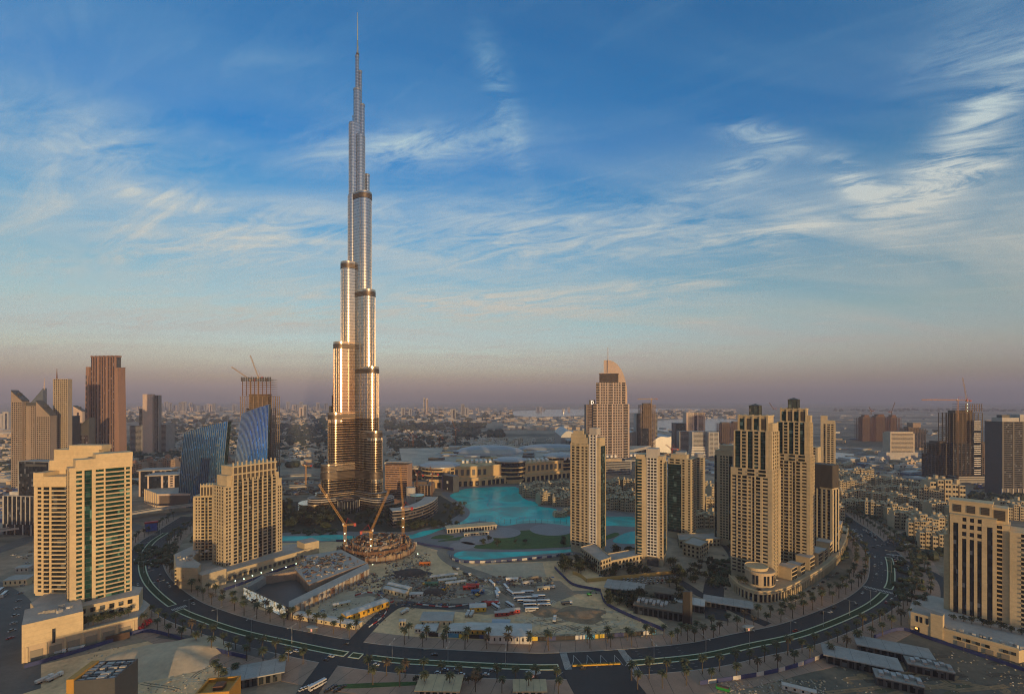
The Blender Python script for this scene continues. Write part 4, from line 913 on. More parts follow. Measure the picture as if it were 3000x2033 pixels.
# tall ribbed tower
b = Bld('ribbed_tower', 'tall brown ribbed tower with copper flanks and dark glazed bays, highest on this side', 'skyscraper', 250, 1110, 346, 1096, 18); w = b.w; h = Z_(1046, 1100)
cop = M('copper stone', (.30, .18, .13), .6, var=.08, scale=.02)
b.core(0, w, 4, 18, 0, h - 24, cop, darkgrey); b.core(w * .12, w * .88, 4, 17, h - 24, h, darkgrey)
b.facade('F', w * .12, w * .9, 0, h, 4.2, '.5g .12s .5g .12s .5g .45s .5g .12s .5g .12s .5g .45s .5g .12s .5g .12s .5g .3s', at=4, wm=cop, gm=purpleglass, pro=2.2)
b.P('flank').hexa([(-5, 0, 0), (w * .12, 0, 0), (w * .12, 18, 0), (-5, 18, 0), (w * .015, 0, h - 22), (w * .12, 0, h - 22), (w * .12, 18, h - 22), (w * .015, 18, h - 22)], cop)
b.P('flank').hexa([(w * .9, 0, 0), (w + 5, 0, 0), (w + 5, 18, 0), (w * .9, 18, 0), (w * .9, 0, h - 25), (w * .985, 0, h - 25), (w * .985, 18, h - 25), (w * .9, 18, h - 25)], cop)
for k in range(14): b.P('slot').box(-.5 + w * .02, w * .045, -.5, .2, 60 + k * 13, 68 + k * 13, darkgrey)
for k in range(7): b.P('roof_fin').box(w * (.13 + .125 * k), w * (.142 + .125 * k), 2, 17, h, h + 4, cop)
b.done()
# white slab with low wings
b = far('slab_tower', 'bright slab tower, one face sunlit and the other dark, between two low wings', 418, 447, 1155, 1560, '1s', 12, 0, wm=pinkstone, cat='tower'); b.done()
b2 = far('slab_shaded_face', 'grey shaded face of the bright slab tower with its window bands', 447, 466, 1158, 1566, '.3s 1w .3s .6g .4s', 10, 4, wm=grey); b2.done(20)  # the slab's shaded face, built apart with its shade in the grey colour
for pl, pr, py, lab in ((380, 417, 1247, 'low dark office wing on the near side of the slab tower'), (467, 487, 1243, 'low dark office wing on the far side of the slab tower')):
    far('office_wing', lab, pl, pr, py, 1575, '.2s 3w .2s', 40, wm=grey, gm=darkglass, cat='office', sill=.3).done(20)
far('dark_tower', 'thin dark tower standing close behind the sunlit slab', 408, 419, 1198, 1590, '1g', 26, wm=darkgrey, gm=darkglass).done()
# tower under construction behind the sail office
def skeleton(name, label, pl, pr, py, Y, depth, cat='tower', top=None, mat=None, bays=7, glassz=0., fh=4.):
    mat = mat or rawconc; b = Bld(name, label, cat, pl, Y, pr, Y, depth); h = Z_(py, Y); b.h = h; w = b.w
    s = b.P('floor_slabs'); c = b.P('column'); k = b.P('core'); n = int(h / fh)
    for i in range(1, n + 1): s.box(-.6, w + .6, -.8, depth + .6, i * fh - .45, i * fh, mat)
    for i in range(bays + 1):
        x = w * i / bays
        for y in (0, depth): c.box(x - .55, x + .55, y - .5, y + .5, 0, n * fh - .5, mat)
    for i in range(1, 4): 
        for x in (0, w): c.box(x - .5, x + .5, depth * i / 4 - .5, depth * i / 4 + .5, 0, n * fh - .5, mat)
    k.box(w * .2, w * .8, depth * .25, depth * .75, 0, n * fh + 5, M('dark core wall', (.12, .095, .075), .9, var=.2))
    if glassz: b.P('curtain_wall').box(.2, w - .2, .2, depth - .2, 0, glassz, darkglass)
    return b
SK = skeleton('tower_shell', 'rust-brown tower under construction with jump-form crown behind the sail-shaped office', 704, 796, 1160, 1010, 34); w = SK.w; h0 = SK.h
s = SK.P('floor_slabs'); 
for i in range(10): s.box(w * .05, w * .95, 2, 32, h0 + i * 3.9, h0 + i * 3.9 + .5, rawconc)
for i in range(8): SK.P('column').box(w * (.05 + .128 * i) - .5, w * (.05 + .128 * i) + .5, 2, 3.2, h0, h0 + 38, rust)
for i in range(13): SK.P('formwork_panel').box(w * (.01 + .076 * i), w * (.06 + .076 * i), .6, 1.6, h0 + 31, h0 + 40, darkgrey)
for i in range(3): SK.P('curtain_wall').box(w * (.2 + .25 * i), w * (.32 + .25 * i), -.6, -.1, 0, h0 - 26 - i * 9, darkglass)
SK.done()
# crowned hotel tower with the crescent fin
b = Bld('crescent_tower', 'pale pink hotel tower in stepped tiers with crescent fin and thin mast on top', 'hotel', 1738, 1170, 1843, 1150, 40); w = b.w; Y = 1160
z1, z2, z3, z4 = Z_(1378, Y), Z_(1184, Y), Z_(1121, Y), Z_(1094, Y)
pk = M('pale pink concrete', (.52, .42, .36), .65, var=.06, scale=.02)
b.core(0, w, 0, 40, 0, z2, pk); b.facade('F', 0, w, 40, z2, 3.9, '.9b .3p .45w .15s .45w .15s .45w .15s .45w .3p .95b .3p .45w .15s .45w .15s .45w .15s .45w .3p 1.1b .3s', wm=pk, bal=1.6, sill=.34); b.facade('R', 0, 40, 40, z2, 3.9, '.4s 1b .4s 1b .4s', at=w, wm=pk)
b.facade('F', -2, w + 6, 0, 40, 4, '.2s 6w .2s', at=-6, wm=M('grey band', (.36, .36, .37), .6, var=.05), sill=.45); b.P('wall').box(-1.7, w + 5.7, -5.7, 40, 0, 40, lightgrey)
b.core(w * .08, w * .90, 2, 36, z2, z3, pk); b.facade('F', w * .08, w * .9, z2, z3, 3.9, '.8b .3p .4w .15s .4w .15s .4w .25s 1w .25s .4w .15s .4w .15s .4w .3p .8b', at=2, wm=pk, bal=1.4, sill=.34)
b.P('crown_box').box(w * .17, w * .70, 4, 30, z3, z4, M('brown glazing', (.07, .06, .055), .25, var=.2)); b.P('crown_box').box(w * .15, w * .72, 3, 31, z4, z4 + 1.5, pk)
zt = Z_(1052, Y); x0, x1 = w * .28, w * .95; pts = [(x0, zt)]
for i in range(13): a = math.pi / 2 * (1 - i / 12); pts.append((x1 - (x1 - x0) * .82 * (1 - math.cos(a)), z2 + 22 + (zt - z2 - 22) * math.sin(a)))
pts += [(x1, z2), (x0, z2)]
fin = MB(); n = len(pts); fin.v = [(x, 30, z) for x, z in pts] + [(x, 34, z) for x, z in pts]; fin.f = [tuple(range(n)), tuple(range(2 * n - 1, n - 1, -1))] + [(i, i + n, (i + 1) % n + n, (i + 1) % n) for i in range(n)]; fin.k = [fin.mi(pk)] * len(fin.f); fin.build('crescent_fin', b.root)
q = MB(); q.tube((w * .40, 28, z3), (w * .40, 28, Z_(1012, Y)), 1.6, .5, 8, pk); q.build('mast', b.root); q = MB()
for i in range(3): q.box(w * .34, w * .62, 29, 30, zt - 30 + i * 2.2, zt - 29 + i * 2.2, pk)
q.build('fin_louvre', b.root); b.done(100)
b = far('dark_annex', 'dark banded annex tower with white roof letter beside the crescent hotel', 1717, 1738, 1186, 1175, '.3s 1w .3s', 30, wm=M('dusky stone', (.16, .13, .12), .6, var=.1), gm=purpleglass)
q = MB(); q.box(b.w * .5, b.w + 5, 3, 12, b.h, b.h + 12, darkgrey); q.build('sign_box', b.root)
q = MB(); x = b.w * .72                                   # the big white roof letter D
q.box(x, x + 1.4, 2.2, 2.8, b.h + 1.5, b.h + 10.5, emis('sign white', (.9, .9, .85), .6))
for i in range(8):
    a0, a1 = math.pi * (i / 8 - .5), math.pi * ((i + 1) / 8 - .5); q.tube((x + 1.2 + 5 * math.cos(a0), 2.5, b.h + 6 + 3.9 * math.sin(a0)), (x + 1.2 + 5 * math.cos(a1), 2.5, b.h + 6 + 3.9 * math.sin(a1)), .7, .7, 5, MATS['sign white'])
q.build('roof_letter', b.root); b.done(30)
# towers of the district on the right
def crane_top(): pass
b = skeleton('tower_shell', 'reddish tower shell under construction with site cranes, behind the white grid tower', 1880, 1920, 1185, 1500, 40); b.P('curtain_wall').box(0, b.w * .5, -1, 0, 0, b.h * .55, darkglass); b.done()
far('slab_tower', 'white curved-top tower beside the reddish tower shell', 1863, 1881, 1212, 1560, '.4s .8g .6s', 30, wm=M('off white render', (.42, .41, .39), .7, var=.08), gm=purpleglass).done()
far('glass_tower', 'thin glass tower behind the reddish tower shell', 1919, 1926, 1214, 1580, '1w', 26, wm=grey, gm=darkglass).done()
far('teal_tower', 'dark teal glass office block in the far district', 1978, 2010, 1240, 1700, '.2s 2g .2s', 40, wm=darkgrey, gm=tealglass, cat='office').done()
far('grey_office', 'lower grey office in front of the dark teal block', 1990, 2020, 1264, 1660, '.2s 2w .2s', 30, wm=grey, gm=purpleglass, cat='office').done(10)
b = far('pink_tower', 'pinkish banded tower with dark recess right of the teal block', 2010, 2066, 1208, 1750, '.4s 1w .3s .6g .3s 1w .4s', 36, wm=pinkstone, gm=purpleglass); b.done(20)
b = far('curved_office', 'white curved-front office with sweeping stepped base in the far district', 2028, 2070, 1265, 1500, '.3s 3w .3s', 30, wm=M('off white render', (.42, .41, .39), .7, var=.08), cat='office', sill=.5)
for i in range(7): b.P('stepped_base').box(-8 + i, b.w + 26 - i * 5, -10 + i, 20, i * 5, i * 5 + 2.6, white)
b.done(20)
far('dark_tower', 'small dark office next to the white curved-front office', 2066, 2076, 1268, 1600, '1g', 20, wm=darkgrey, gm=darkglass).done()
far('dark_tower', 'grey round-topped office with banded front in the far district', 2076, 2106, 1266, 1480, '.2s 1w .2s 1w .2s', 24, wm=M('off white render', (.42, .41, .39), .7, var=.08), gm=darkglass, sill=.5).done(20)
skeleton('tower_shell', 'unfinished dark block with cranes left of the twin towers', 2110, 2148, 1240, 1900, 40, mat=M('dusky concrete', (.13, .085, .08), .9, var=.25, scale=.1)).done()
skeleton('tower_shell', 'lower unfinished block seen between twin tower and dark block', 2146, 2176, 1236, 1980, 40, mat=MATS['dusky concrete']).done()
for pl, pr, py, lab in ((2527, 2562, 1222, 'unfinished reddish block with dark side, leftmost of the distant trio'), (2564, 2608, 1220, 'unfinished reddish block with lit floor, middle of the distant trio'), (2610, 2640, 1222, 'unfinished reddish block, rightmost of the distant trio')):
    b = skeleton('tower_shell', lab, pl, pr, py, 2050, 46, mat=M('red brown concrete', (.13, .065, .055), .9, var=.3, scale=.1)); b.P('roof_plant').box(b.w * .3, b.w * .7, 10, 30, b.h, b.h + 9, rust); b.done()
b = skeleton('tower_shell', 'unfinished tower with ragged top behind the striped white block', 2656, 2712, 1252, 1720, 40, mat=M('dusky concrete 2', (.15, .12, .10), .9, var=.25, scale=.1), glassz=60); b.P('floor_slabs').box(b.w * .38, b.w * .8, 4, 30, b.h, b.h + 16, rawconc); b.done()
b = far('striped_block', 'round-fronted white block with black stripes and a dark forked stain on its front', 2608, 2679, 1270, 1440, '.2s 4w .2s', 30, wm=M('warm white', (.48, .41, .31), .7, var=.08), gm=darkglass, cat='building', sill=.5)
b.P('podium').box(-14, b.w + 8, -3, 30, 0, 22, lightgrey); b.P('crown').box(2, b.w - 2, 2, 26, b.h, b.h + 5, MATS['warm white']); b.done(20)
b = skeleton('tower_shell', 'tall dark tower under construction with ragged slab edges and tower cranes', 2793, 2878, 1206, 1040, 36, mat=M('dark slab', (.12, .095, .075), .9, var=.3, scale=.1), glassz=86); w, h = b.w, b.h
for i in range(5): b.P('floor_slabs').box(w * .40, w + 1, 0, 30, h + i * 4, h + i * 4 + .5, MATS['dark slab'])
for i in range(8): b.P('column').box(w * .42 + w * .08 * i, w * .42 + w * .08 * i + .8, 0, 1, h, h + 17, rawconc)
b.P('curtain_wall').box(w * .66, w * .94, -1.2, -.4, 0, h - 20, darkglass)
for i in range(28):
    if i % 6 != 4: b.P('white_band').box(w * .69, w * .92, -1.7, -1.2, 14 + i * 4.4, 15.6 + i * 4.4, white)
b.P('podium').box(-4, w + 14, -12, 40, 0, 6, grey); b.P('podium').box(-4, w + 14, -12, 40, 9, 11, lightgrey); b.P('podium').box(-4, w + 14, -12, 40, 14, 16, lightgrey); b.P('podium').box(-3, w + 13, -11, 40, 6, 16, darkgrey); b.done()
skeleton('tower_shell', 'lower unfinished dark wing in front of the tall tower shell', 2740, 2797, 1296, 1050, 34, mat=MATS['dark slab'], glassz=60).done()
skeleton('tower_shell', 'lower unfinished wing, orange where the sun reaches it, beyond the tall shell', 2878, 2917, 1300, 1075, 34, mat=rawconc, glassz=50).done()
far('teal_tower', 'teal glass tower with curved roof between tower shell and edge', 2902, 2934, 1262, 1350, '.6w .3s 2g .5w', 30, wm=lightgrey, gm=tealglass).done(20)
b = far('dark_tower', 'dark curtain-wall tower with pale crown and colonnade at the edge', 2936, 3060, 1236, 900, '.2s 1w .2p 1w .2s 1w .2p 1w .2s', 34, wm=M('charcoal cladding', (.06, .062, .07), .5, var=.1), gm=darkglass, z0=14, cat='tower', sill=.3, pro=.3)
c = b.P('crown'); c.box(0, b.w * .4, 0, 20, b.h, b.h + 8, lightgrey); c.box(b.w * .42, b.w, 0, 24, b.h - 2, b.h + 14, lightgrey); c.box(b.w * .02, b.w * .2, 2, 12, b.h + 8, b.h + 13, darkgrey)
for i in range(9): b.P('column').box(b.w * i / 8 - 1, b.w * i / 8 + 1, -1, .6, 0, 14, lightgrey)
b.done(40)
# tower half hidden behind the supertall
b = far('spired_tower', 'golden tan tower with small spire half hidden behind the tallest tower', 964, 1010, 1190, 960, '.3s .5w .3s .5w .3s .5w .3s', 24, wm=tan); b.P('crown').box(b.w * .15, b.w * .8, 2, 20, b.h, b.h + 22, M('brown crown', (.16, .10, .07), .7, var=.1)); b.P('spire').tube((b.w * .2, 6, b.h + 20), (b.w * .2, 6, b.h + 58), 1.4, .3, 6, tan); b.done(30)
b = far('striped_hotel', 'low striped slab with rust-coloured bands right behind the tallest tower', 1128, 1194, 1362, 880, '.1s 5w .1s', 26, 6, wm=M('rose stone', (.36, .23, .16), .7, var=.1), gm=purpleglass, cat='hotel', sill=.5); b.P('roof_pergola').box(0, b.w, 0, 24, b.h + 4, b.h + 5, lightgrey); b.done(30)
# curved low hotel wing by the lake, and the screen on the waterfront
CW = thing('curved_hotel_wing', 'low curved hotel wing with dark bands and rooftop pool beside the lake', 'hotel', (*G(1230, 1530), 0))
arc2 = spline([G(1150, 1545), G(1190, 1540), G(1235, 1528), G(1268, 1512), G(1284, 1496)], 3); m = MB()
for i in range(5): strip(m, arc2, .0 + i * .2, 22, i * 4.4, i * 4.4 + 1.6, M('dusky rail', (.15, .13, .115), .6, var=.1)); strip(m, arc2, 1.2, 21, i * 4.4 + 1.6, i * 4.4 + 4.4, darkglass)
strip(m, arc2, .5, 22, 22, 23, lightgrey); wpart(CW, m, 'wall'); m = MB(); c = G(1225, 1484); m.lathe([(12, 22.9), (12, 23.4), (0, 23.45)], 20, M('pool blue', (.1, .42, .5), .15, var=.05), -158, 795); wpart(CW, m, 'rooftop_pool')
m = MB(); m.lathe([(8, 0), (8, 33), (0, 33)], 20, lightgrey, -172, 812); wpart(CW, m, 'stair_drum')
b = Bld('screen_pavilion', 'dark waterfront pavilion with big black and violet screen beside the lake', 'pavilion', 1296, 955, 1328, 930, 14); b.P('wall').box(0, b.w, 0, 14, 0, 32, darkgrey); b.P('screen').box(.5, b.w - .5, -.5, 0, 3, 31, M('screen', (.02, .025, .04), .2)); b.P('purple_side').box(-.6, 0, 0, 14, 0, 31, emis('violet', (.12, .05, .30), .25)); q = MB(); q.box(b.w * .42, b.w * .56, -.9, -.5, 16, 21, white); q.box(b.w * .46, b.w * .52, -.9, -.5, 4, 8, white); q.build('screen_mark', b.root); b.done()
CS = skeleton('building_shell', 'round concrete shell under scaffolding between striped slab and shopping mall', 1196, 1262, 1420, 900, 40, cat='building'); CS.done()
# ---------------------------------------------------------------- the shopping mall
ML = thing('shopping_mall', 'long sandy shopping mall with glazed drums and silver vaulted roofs behind the lake', 'mall', (*G(1480, 1425), 0))
front = [G(1250, 1426), G(1312, 1428), G(1330, 1424), G(1412, 1421), G(1452, 1416), G(1530, 1411), G(1600, 1404), G(1680, 1396), G(1710, 1394)]
L = spline(front, 6); m = MB(); ocr = M('mall ochre', (.60, .42, .20), .8, var=.08, scale=.03)
strip(m, L, 0, 60, 0, 40, ocr); strip(m, L, -8, 1, 0, 17, ocr); strip(m, L, -8.6, -7, 16, 17.5, cream); strip(m, L, -.8, .5, 39, 41, cream); wpart(ML, m, 'wall')
nn = normals(L)
for i in range(2, len(L) - 2):
    if i % 2 == 0 and (i // 12) % 3 != 2:
        p = L[i] - nn[i] * .1; q = MB(); q.obox(p.x, p.y, 22, 34, 1, 6.2, math.atan2(nn[i].y, nn[i].x), darkgrey); wpart(ML, q, 'window')
    if i % 2:
        p = L[i] - nn[i] * 8.1; q = MB(); q.obox(p.x, p.y, .5, 11, 1, 7, math.atan2(nn[i].y, nn[i].x), darkglass); wpart(ML, q, 'shopfront')
for px, py, r, h in ((1495, 1413, 34, 46), (1640, 1396, 36, 46), (1285, 1424, 40, 40)):
    c = G(px, py); c = (c[0], c[1] + r * .6); m = MB()
    prof = [(r, 0), (r, 5)]
    for i in range(4): z = 5 + i * 9; prof += [(r + 1.6, z), (r + 1.6, z + 2.4), (r, z + 2.4), (r, z + 9)]
    m.lathe(prof + [(r, h)], 40, ocr, *c); wpart(ML, m, 'glazed_drum')
    m = MB(); m.lathe([(r + .3, 8), (r + .3, h - 2)], 40, darkglass, *c); wpart(ML, m, 'drum_glazing')
    m = MB(); m.lathe([(r + 3, h - 1), (r + 3, h + 1.5), (r * .8, h + 5), (0, h + 7)], 40, roofmetal, *c); wpart(ML, m, 'drum_roof')
m = MB(); y0 = 1010
m.prism([G(1180, 1418), G(1720, 1392), (430, 1480), (-330, 1400)], 30, 38, lightgrey, M('sandy roof', (.46, .41, .34), .85, var=.35, scale=.02)); wpart(ML, m, 'main_roof')
random.seed(3)
for k in range(120):                                            # plant rooms and skylights on the big roof
    x, y = random.uniform(-190, 330), random.uniform(1110, 1440); q = MB(); s_ = random.uniform(8, 50); q.obox(x, y, 37.5, 37.5 + random.uniform(1, 7), s_, random.uniform(6, 34), random.uniform(-.3, .1), random.choice([roofgrey, dirtywhite, roofmetal, lightgrey, beige, darkgrey, ocr, lightgrey])); wpart(ML, q, 'roof_unit')
for k in range(20):                                             # ribbed skylight vault
    f = k / 19; x, y = -110 + 190 * f, 1075 + 30 * f; q = MB(); q.obox(x, y, 40, 45, 5.4, 26, R(6), white); wpart(ML, q, 'skylight_rib')
for k in range(20):
    f = k / 19; x, y = 120 + 200 * f, 1120 + 75 * f; q = MB(); q.obox(x, y, 41, 47, 5.4, 26, R(18), white); wpart(ML, q, 'skylight_rib')
for x, y, rx_, ry_, h in ((-60, 1280, 95, 60, 22), (120, 1370, 110, 50, 16)):
    m = MB(); m.lathe([(1, .0), (.97, .25), (.8, .62), (.5, .88), (0, 1)], 32, roofmetal); m.v = [(x + a * rx_, y + b_ * ry_, 37 + c * h) for a, b_, c in m.v]; wpart(ML, m, 'domed_roof')
m = MB(); m.box(170, 330, 1420, 1500, 0, 56, darkgrey); m.box(165, 335, 1415, 1505, 56, 59, roofgrey); wpart(ML, m, 'flat_hall')
m = MB()
for k in range(60):                                             # rippling metal roof of the far hall
    x = 160 + k * 6.; z = 60 + 14 * math.sin(k * .22) + 8 * math.sin(k * .5); m.hexa([(x, 1560, 0), (x + 6, 1560, 0), (x + 6, 1800, 0), (x, 1800, 0), (x, 1560, z), (x + 6, 1560, 60 + 14 * math.sin((k + 1) * .22) + 8 * math.sin((k + 1) * .5)), (x + 6, 1800, 60 + 14 * math.sin((k + 1) * .22) + 8 * math.sin((k + 1) * .5)), (x, 1800, z)], roofmetal)
wpart(ML, m, 'rippled_roof')
# ---------------------------------------------------------------- low-rise quarters
def cluster(name, label, cx, cy, w, d, h, rz, mat, seed, dome=False, group=None):
    rnd = random.Random(seed); r = thing(name, label, 'building', (cx, cy, 0), rz, group); m = MB(); rf = MB(); n = 5
    m.box(-w / 2, w / 2, -d / 2, d / 2, 0, h * .62, mat); front = []
    for k in range(n):
        x0 = -w / 2 + w * k / n; ww = w / n; hh = h * rnd.uniform(.72, 1.); y0 = -d / 2 - rnd.uniform(.5, 3)
        m.box(x0 + .2, x0 + ww * rnd.uniform(.8, 1.), y0, d / 2 * rnd.uniform(.4, 1), 0, hh, mat); rf = MB(); rf.box(x0 + ww * .2, x0 + ww * .6, -d * .2, d * .1, hh, hh + rnd.uniform(1.5, 4.5), mat); rf.build('roof_box', r); front.append((x0, ww, y0, hh))
    m.build('wall', r)
    for x0, ww, y0, hh in front:
        fl = max(1, int(hh / 4.))
        for f in range(fl):
            for j in (.28, .68):
                q = MB(); q.box(x0 + ww * j - .9, x0 + ww * j + .9, y0 - .25, y0 + .2, f * hh / fl + 1.1, f * hh / fl + 3.1, winm); q.build('window', r)
    if dome:
        q = MB(); q.lathe([(7, h), (7.4, h + .8), (5.6, h + 3), (0, h + 7)], 8, M('terracotta', (.33, .17, .11), .8, var=.1)); q.box(-5, 5, -5, 5, h * .6, h + .2, mat); q.build('roof_pavilion', r)
    return r
PROTO = []
for s in range(4): PROTO.append(cluster('apartment_block', 'x', 0, -500 - s * 60, 34, 20, 20 + s * 2, 0, tan, 40 + s))
def place_cluster(i, px, py, rz, what, place, sc_=1., sz=1., group=None):
    x, y = G(px, py); o = copy_thing(PROTO[i % 4], (x, y, 0), rz, 'x', group, (sc_, sc_, sz)); auto(o, what, place); return o
random.seed(21)
OT = [(2470, 1494), (2520, 1500), (2572, 1512), (2625, 1520), (2478, 1462), (2530, 1466), (2585, 1474), (2640, 1482), (2700, 1492), (2750, 1508), (2468, 1438), (2510, 1440), (2560, 1446), (2612, 1452), (2668, 1462), (2726, 1470), (2590, 1424), (2640, 1430), (2700, 1438), (2755, 1450), (2500, 1420), (2545, 1420), (2650, 1545), (2712, 1560), (2775, 1545), (2815, 1520), (2950, 1510), (2985, 1520)]
for i, (px, py) in enumerate(OT): place_cluster(i, px, py, R(random.uniform(-38, -8)), 'stepped tan block', 'in the quarter past the bend', 1.0, random.uniform(.85, 1.15), 'old-town style apartment blocks')
for i, (px, py) in enumerate([(2735, 1604), (2700, 1575)]): place_cluster(i, px, py, R(-30), 'grey-tan apartment block', 'just behind the cream hotel slab', .9, 1.15, 'old-town style apartment blocks')
place_cluster(1, 2762, 1468, R(-18), 'taller tan terraced block', 'above the low quarter', 1.5, 2.0, 'old-town style apartment blocks')
for i, (px, py) in enumerate([(1545, 1443), (1585, 1440), (1625, 1441), (1662, 1440), (1560, 1456), (1605, 1458), (1650, 1460), (1600, 1474), (1645, 1480), (1668, 1474)]): place_cluster(i, px, py, R(random.uniform(-20, 20)), 'sandy market building', 'on the lake shore', .95, .95, 'lakeside market buildings')
for i, (px, py) in enumerate([(1785, 1435), (1820, 1432), (1850, 1436), (1790, 1464), (1830, 1470), (1800, 1490), (1848, 1495)]): place_cluster(i, px, py, R(random.uniform(-12, 12)), 'sandy hotel block', 'between the two slender towers', 1., 1.05, 'lakeside hotel blocks')
for i, (px, py) in enumerate([(2010, 1440), (2060, 1440), (2100, 1460), (2080, 1500), (2060, 1540)]): place_cluster(i, px, py, R(random.uniform(-12, 12)), 'tan block', 'glimpsed beside the twin towers', 1., 1.1, 'old-town style apartment blocks')
for i, (px, py) in enumerate([(2470, 1378), (2440, 1390), (2480, 1405)]): place_cluster(i, px, py, R(-10), 'tan terraced block', 'just past the louvre-topped tower', 1.2, 1., 'old-town style apartment blocks')
for i, (px, py) in enumerate([(1640, 1512), (1668, 1505)]): place_cluster(i, px, py, R(10), 'small arched pavilion', 'standing in the lake edge', .6, .45, 'lakeside market buildings')
for o in PROTO:                                                  # the four patterns themselves become blocks too
    i = PROTO.index(o); x, y = G((2440, 2480, 2530, 2430)[i], (1480, 1412, 1400, 1520)[i]); o.location = (x, y, 0); o.rotation_euler.z = R(-15); auto(o, 'stepped tan block', 'in the quarter past the bend'); o['group'] = 'old-town style apartment blocks'
for i, (px, py, s_) in enumerate(((395, 1398, 1.), (440, 1385, 1.), (492, 1380, 1.1), (540, 1372, 1.), (590, 1380, .9), (650, 1400, .9), (668, 1372, .8))):
    x, y = G(px, py); cluster('domed_apartment_block', ('ornate sandstone apartment block with red pavilion roof, ' + ('nearest the cream tower', 'second along', 'in the middle of the row', 'fourth along', 'beside the mirrored office', 'between the two mirrored offices', 'farthest along the row')[i]), x, y, 46, 24, 34 * s_, R(8), M('rose sandstone', (.40, .29, .21), .8, var=.1), 70 + i, True, 'ornate apartment blocks')
# elevated road and metro viaduct
def viaduct(label, pts, w, z, every=8):
    L = spline([G(px, py, z) for px, py in pts], 8); r = thing('elevated_road', label, 'bridge', (L[0].x, L[0].y, 0)); m = MB(); strip(m, L, -w, w, z - 1.6, z, lightgrey); strip(m, L, -w + .4, w - .4, z - .2, z + .03, oldasphalt); strip(m, L, -w, -w + .4, z, z + 1.1, lightgrey); strip(m, L, w - .4, w, z, z + 1.1, lightgrey); wpart(r, m, 'deck')
    for p in L[2::every]: q = MB(); q.obox(p.x, p.y, 0, z - 1.5, 2, 2, 0, lightgrey); wpart(r, q, 'pier')
viaduct('long pale viaduct crossing between the near towers and the offices', [(-60, 1560), (60, 1544), (200, 1530), (330, 1512), (450, 1492), (560, 1478), (640, 1468)], 6, 9)
viaduct('curving highway flyover behind the slab tower', [(780, 1425), (860, 1424), (920, 1420), (990, 1412)], 9, 10)
viaduct('upper highway flyover beside the tallest tower', [(790, 1398), (870, 1392), (940, 1392), (1000, 1396)], 9, 9)
viaduct('flyover carrying the highway beyond the old quarter', [(-60, 1470), (20, 1462), (60, 1455)], 8, 8)
# blue billboard by the road
b = Bld('billboard', 'blue roadside billboard with red top near the viaduct', 'billboard', 424, 648, 462, 655, 5); b.P('frame').box(0, b.w, 0, 5, 2, 15, darkgrey); b.P('panel').box(.6, b.w - .6, -.4, 0, 3, 13, M('poster blue', (.03, .08, .35), .5, var=.3, scale=.3)); b.P('top_strip').box(-.3, b.w + .3, -.6, 5, 14, 15.5, redm); b.done()
# ---------------------------------------------------------------- hazy skyline and the villa suburbs
random.seed(11)
hz = []
def faint(px, py, Y, wpx, label, taper=1.):
    x = X_(px, Y); w = wpx * Y / F; h = Z_(py, Y); r = thing('distant_tower', label, 'tower', (x, Y, 0), random.uniform(-.3, .3), 'towers on the hazy horizon'); m = MB(); m.obox(0, 0, 0, h, w, w * .8, 0, random.choice([grey, pinkstone, lightgrey]), taper); m.build('wall', r)
    m = MB(); m.obox(w * .1, -w * .38, h * .1, h * .92, w * .3, w * .1, 0, darkglass); m.build('glazing', r)
    return r
for px, py, Y, wpx, lab in ((1243, 1165, 5200, 5, 'tall twin-shaft tower on the horizon, dark half'), (1251, 1167, 5200, 6, 'tall twin-shaft tower on the horizon, pink half'), (1181, 1194, 5000, 10, 'dark stepped tower on the hazy horizon beside the tallest tower'), (1203, 1198, 5200, 7, 'small grey tower on the hazy horizon left of the twin shafts'),
                            (1269, 1193, 5200, 7, 'small pink tower just right of the twin shafts'), (1328, 1198, 4200, 14, 'square pink tower before the hazy horizon'), (1356, 1184, 5000, 9, 'blue arch-topped tower on the hazy horizon'), (1368, 1194, 5000, 9, 'lower blue tower joined to the arch-topped one'),
                            (894, 1186, 4200, 11, 'grey slab on the horizon left of the tallest tower'), (882, 1194, 4200, 10, 'pink slab on the horizon left of the tallest tower'), (22, 1206, 2600, 16, 'faint pale tower at the far left edge'), (12, 1212, 2700, 14, 'second faint tower at the far left edge')):
    faint(px, py, Y, wpx, lab)
for k in range(46):
    px = random.choice([random.uniform(470, 700), random.uniform(370, 700), random.uniform(800, 960)]); o = faint(px, random.uniform(1176, 1196), random.uniform(6500, 8500), random.uniform(5, 11), 'x'); auto(o, 'faint hazy tower', 'on the skyline left of the tallest tower')
for k in range(14):
    o = faint(random.uniform(1140, 1700), random.uniform(1190, 1197), random.uniform(6500, 8500), random.uniform(4, 9), 'x'); auto(o, 'faint hazy tower', 'on the skyline right of the tallest tower')
VP = []
for s in range(4):
    m = MB(); a = random.uniform(10, 15); b_ = random.uniform(9, 13); mt = [M('villa cream', (.56, .47, .36), .85, var=.1), M('villa white', (.62, .56, .48), .85, var=.08), M('villa sand', (.48, .38, .27), .85, var=.1), MATS['villa cream']][s]
    m.box(-a / 2, a / 2, -b_ / 2, b_ / 2, 0, 7.5, mt); m.box(-a / 2, a * .1, -b_ / 2 - 2, -b_ / 2 + 1, 0, 4, mt); m.box(a * .05, a / 2 - 1, -b_ * .3, b_ * .3, 7.5, 10.5, mt); m.box(-a * .3, -a * .1, -b_ / 2 - .1, -b_ / 2 + .2, 4.4, 6.4, winm); m.box(a * .15, a * .35, -b_ / 2 - .1, -b_ / 2 + .2, 1.2, 6.2, winm)
    VP.append(m.mesh('villa_mesh'))
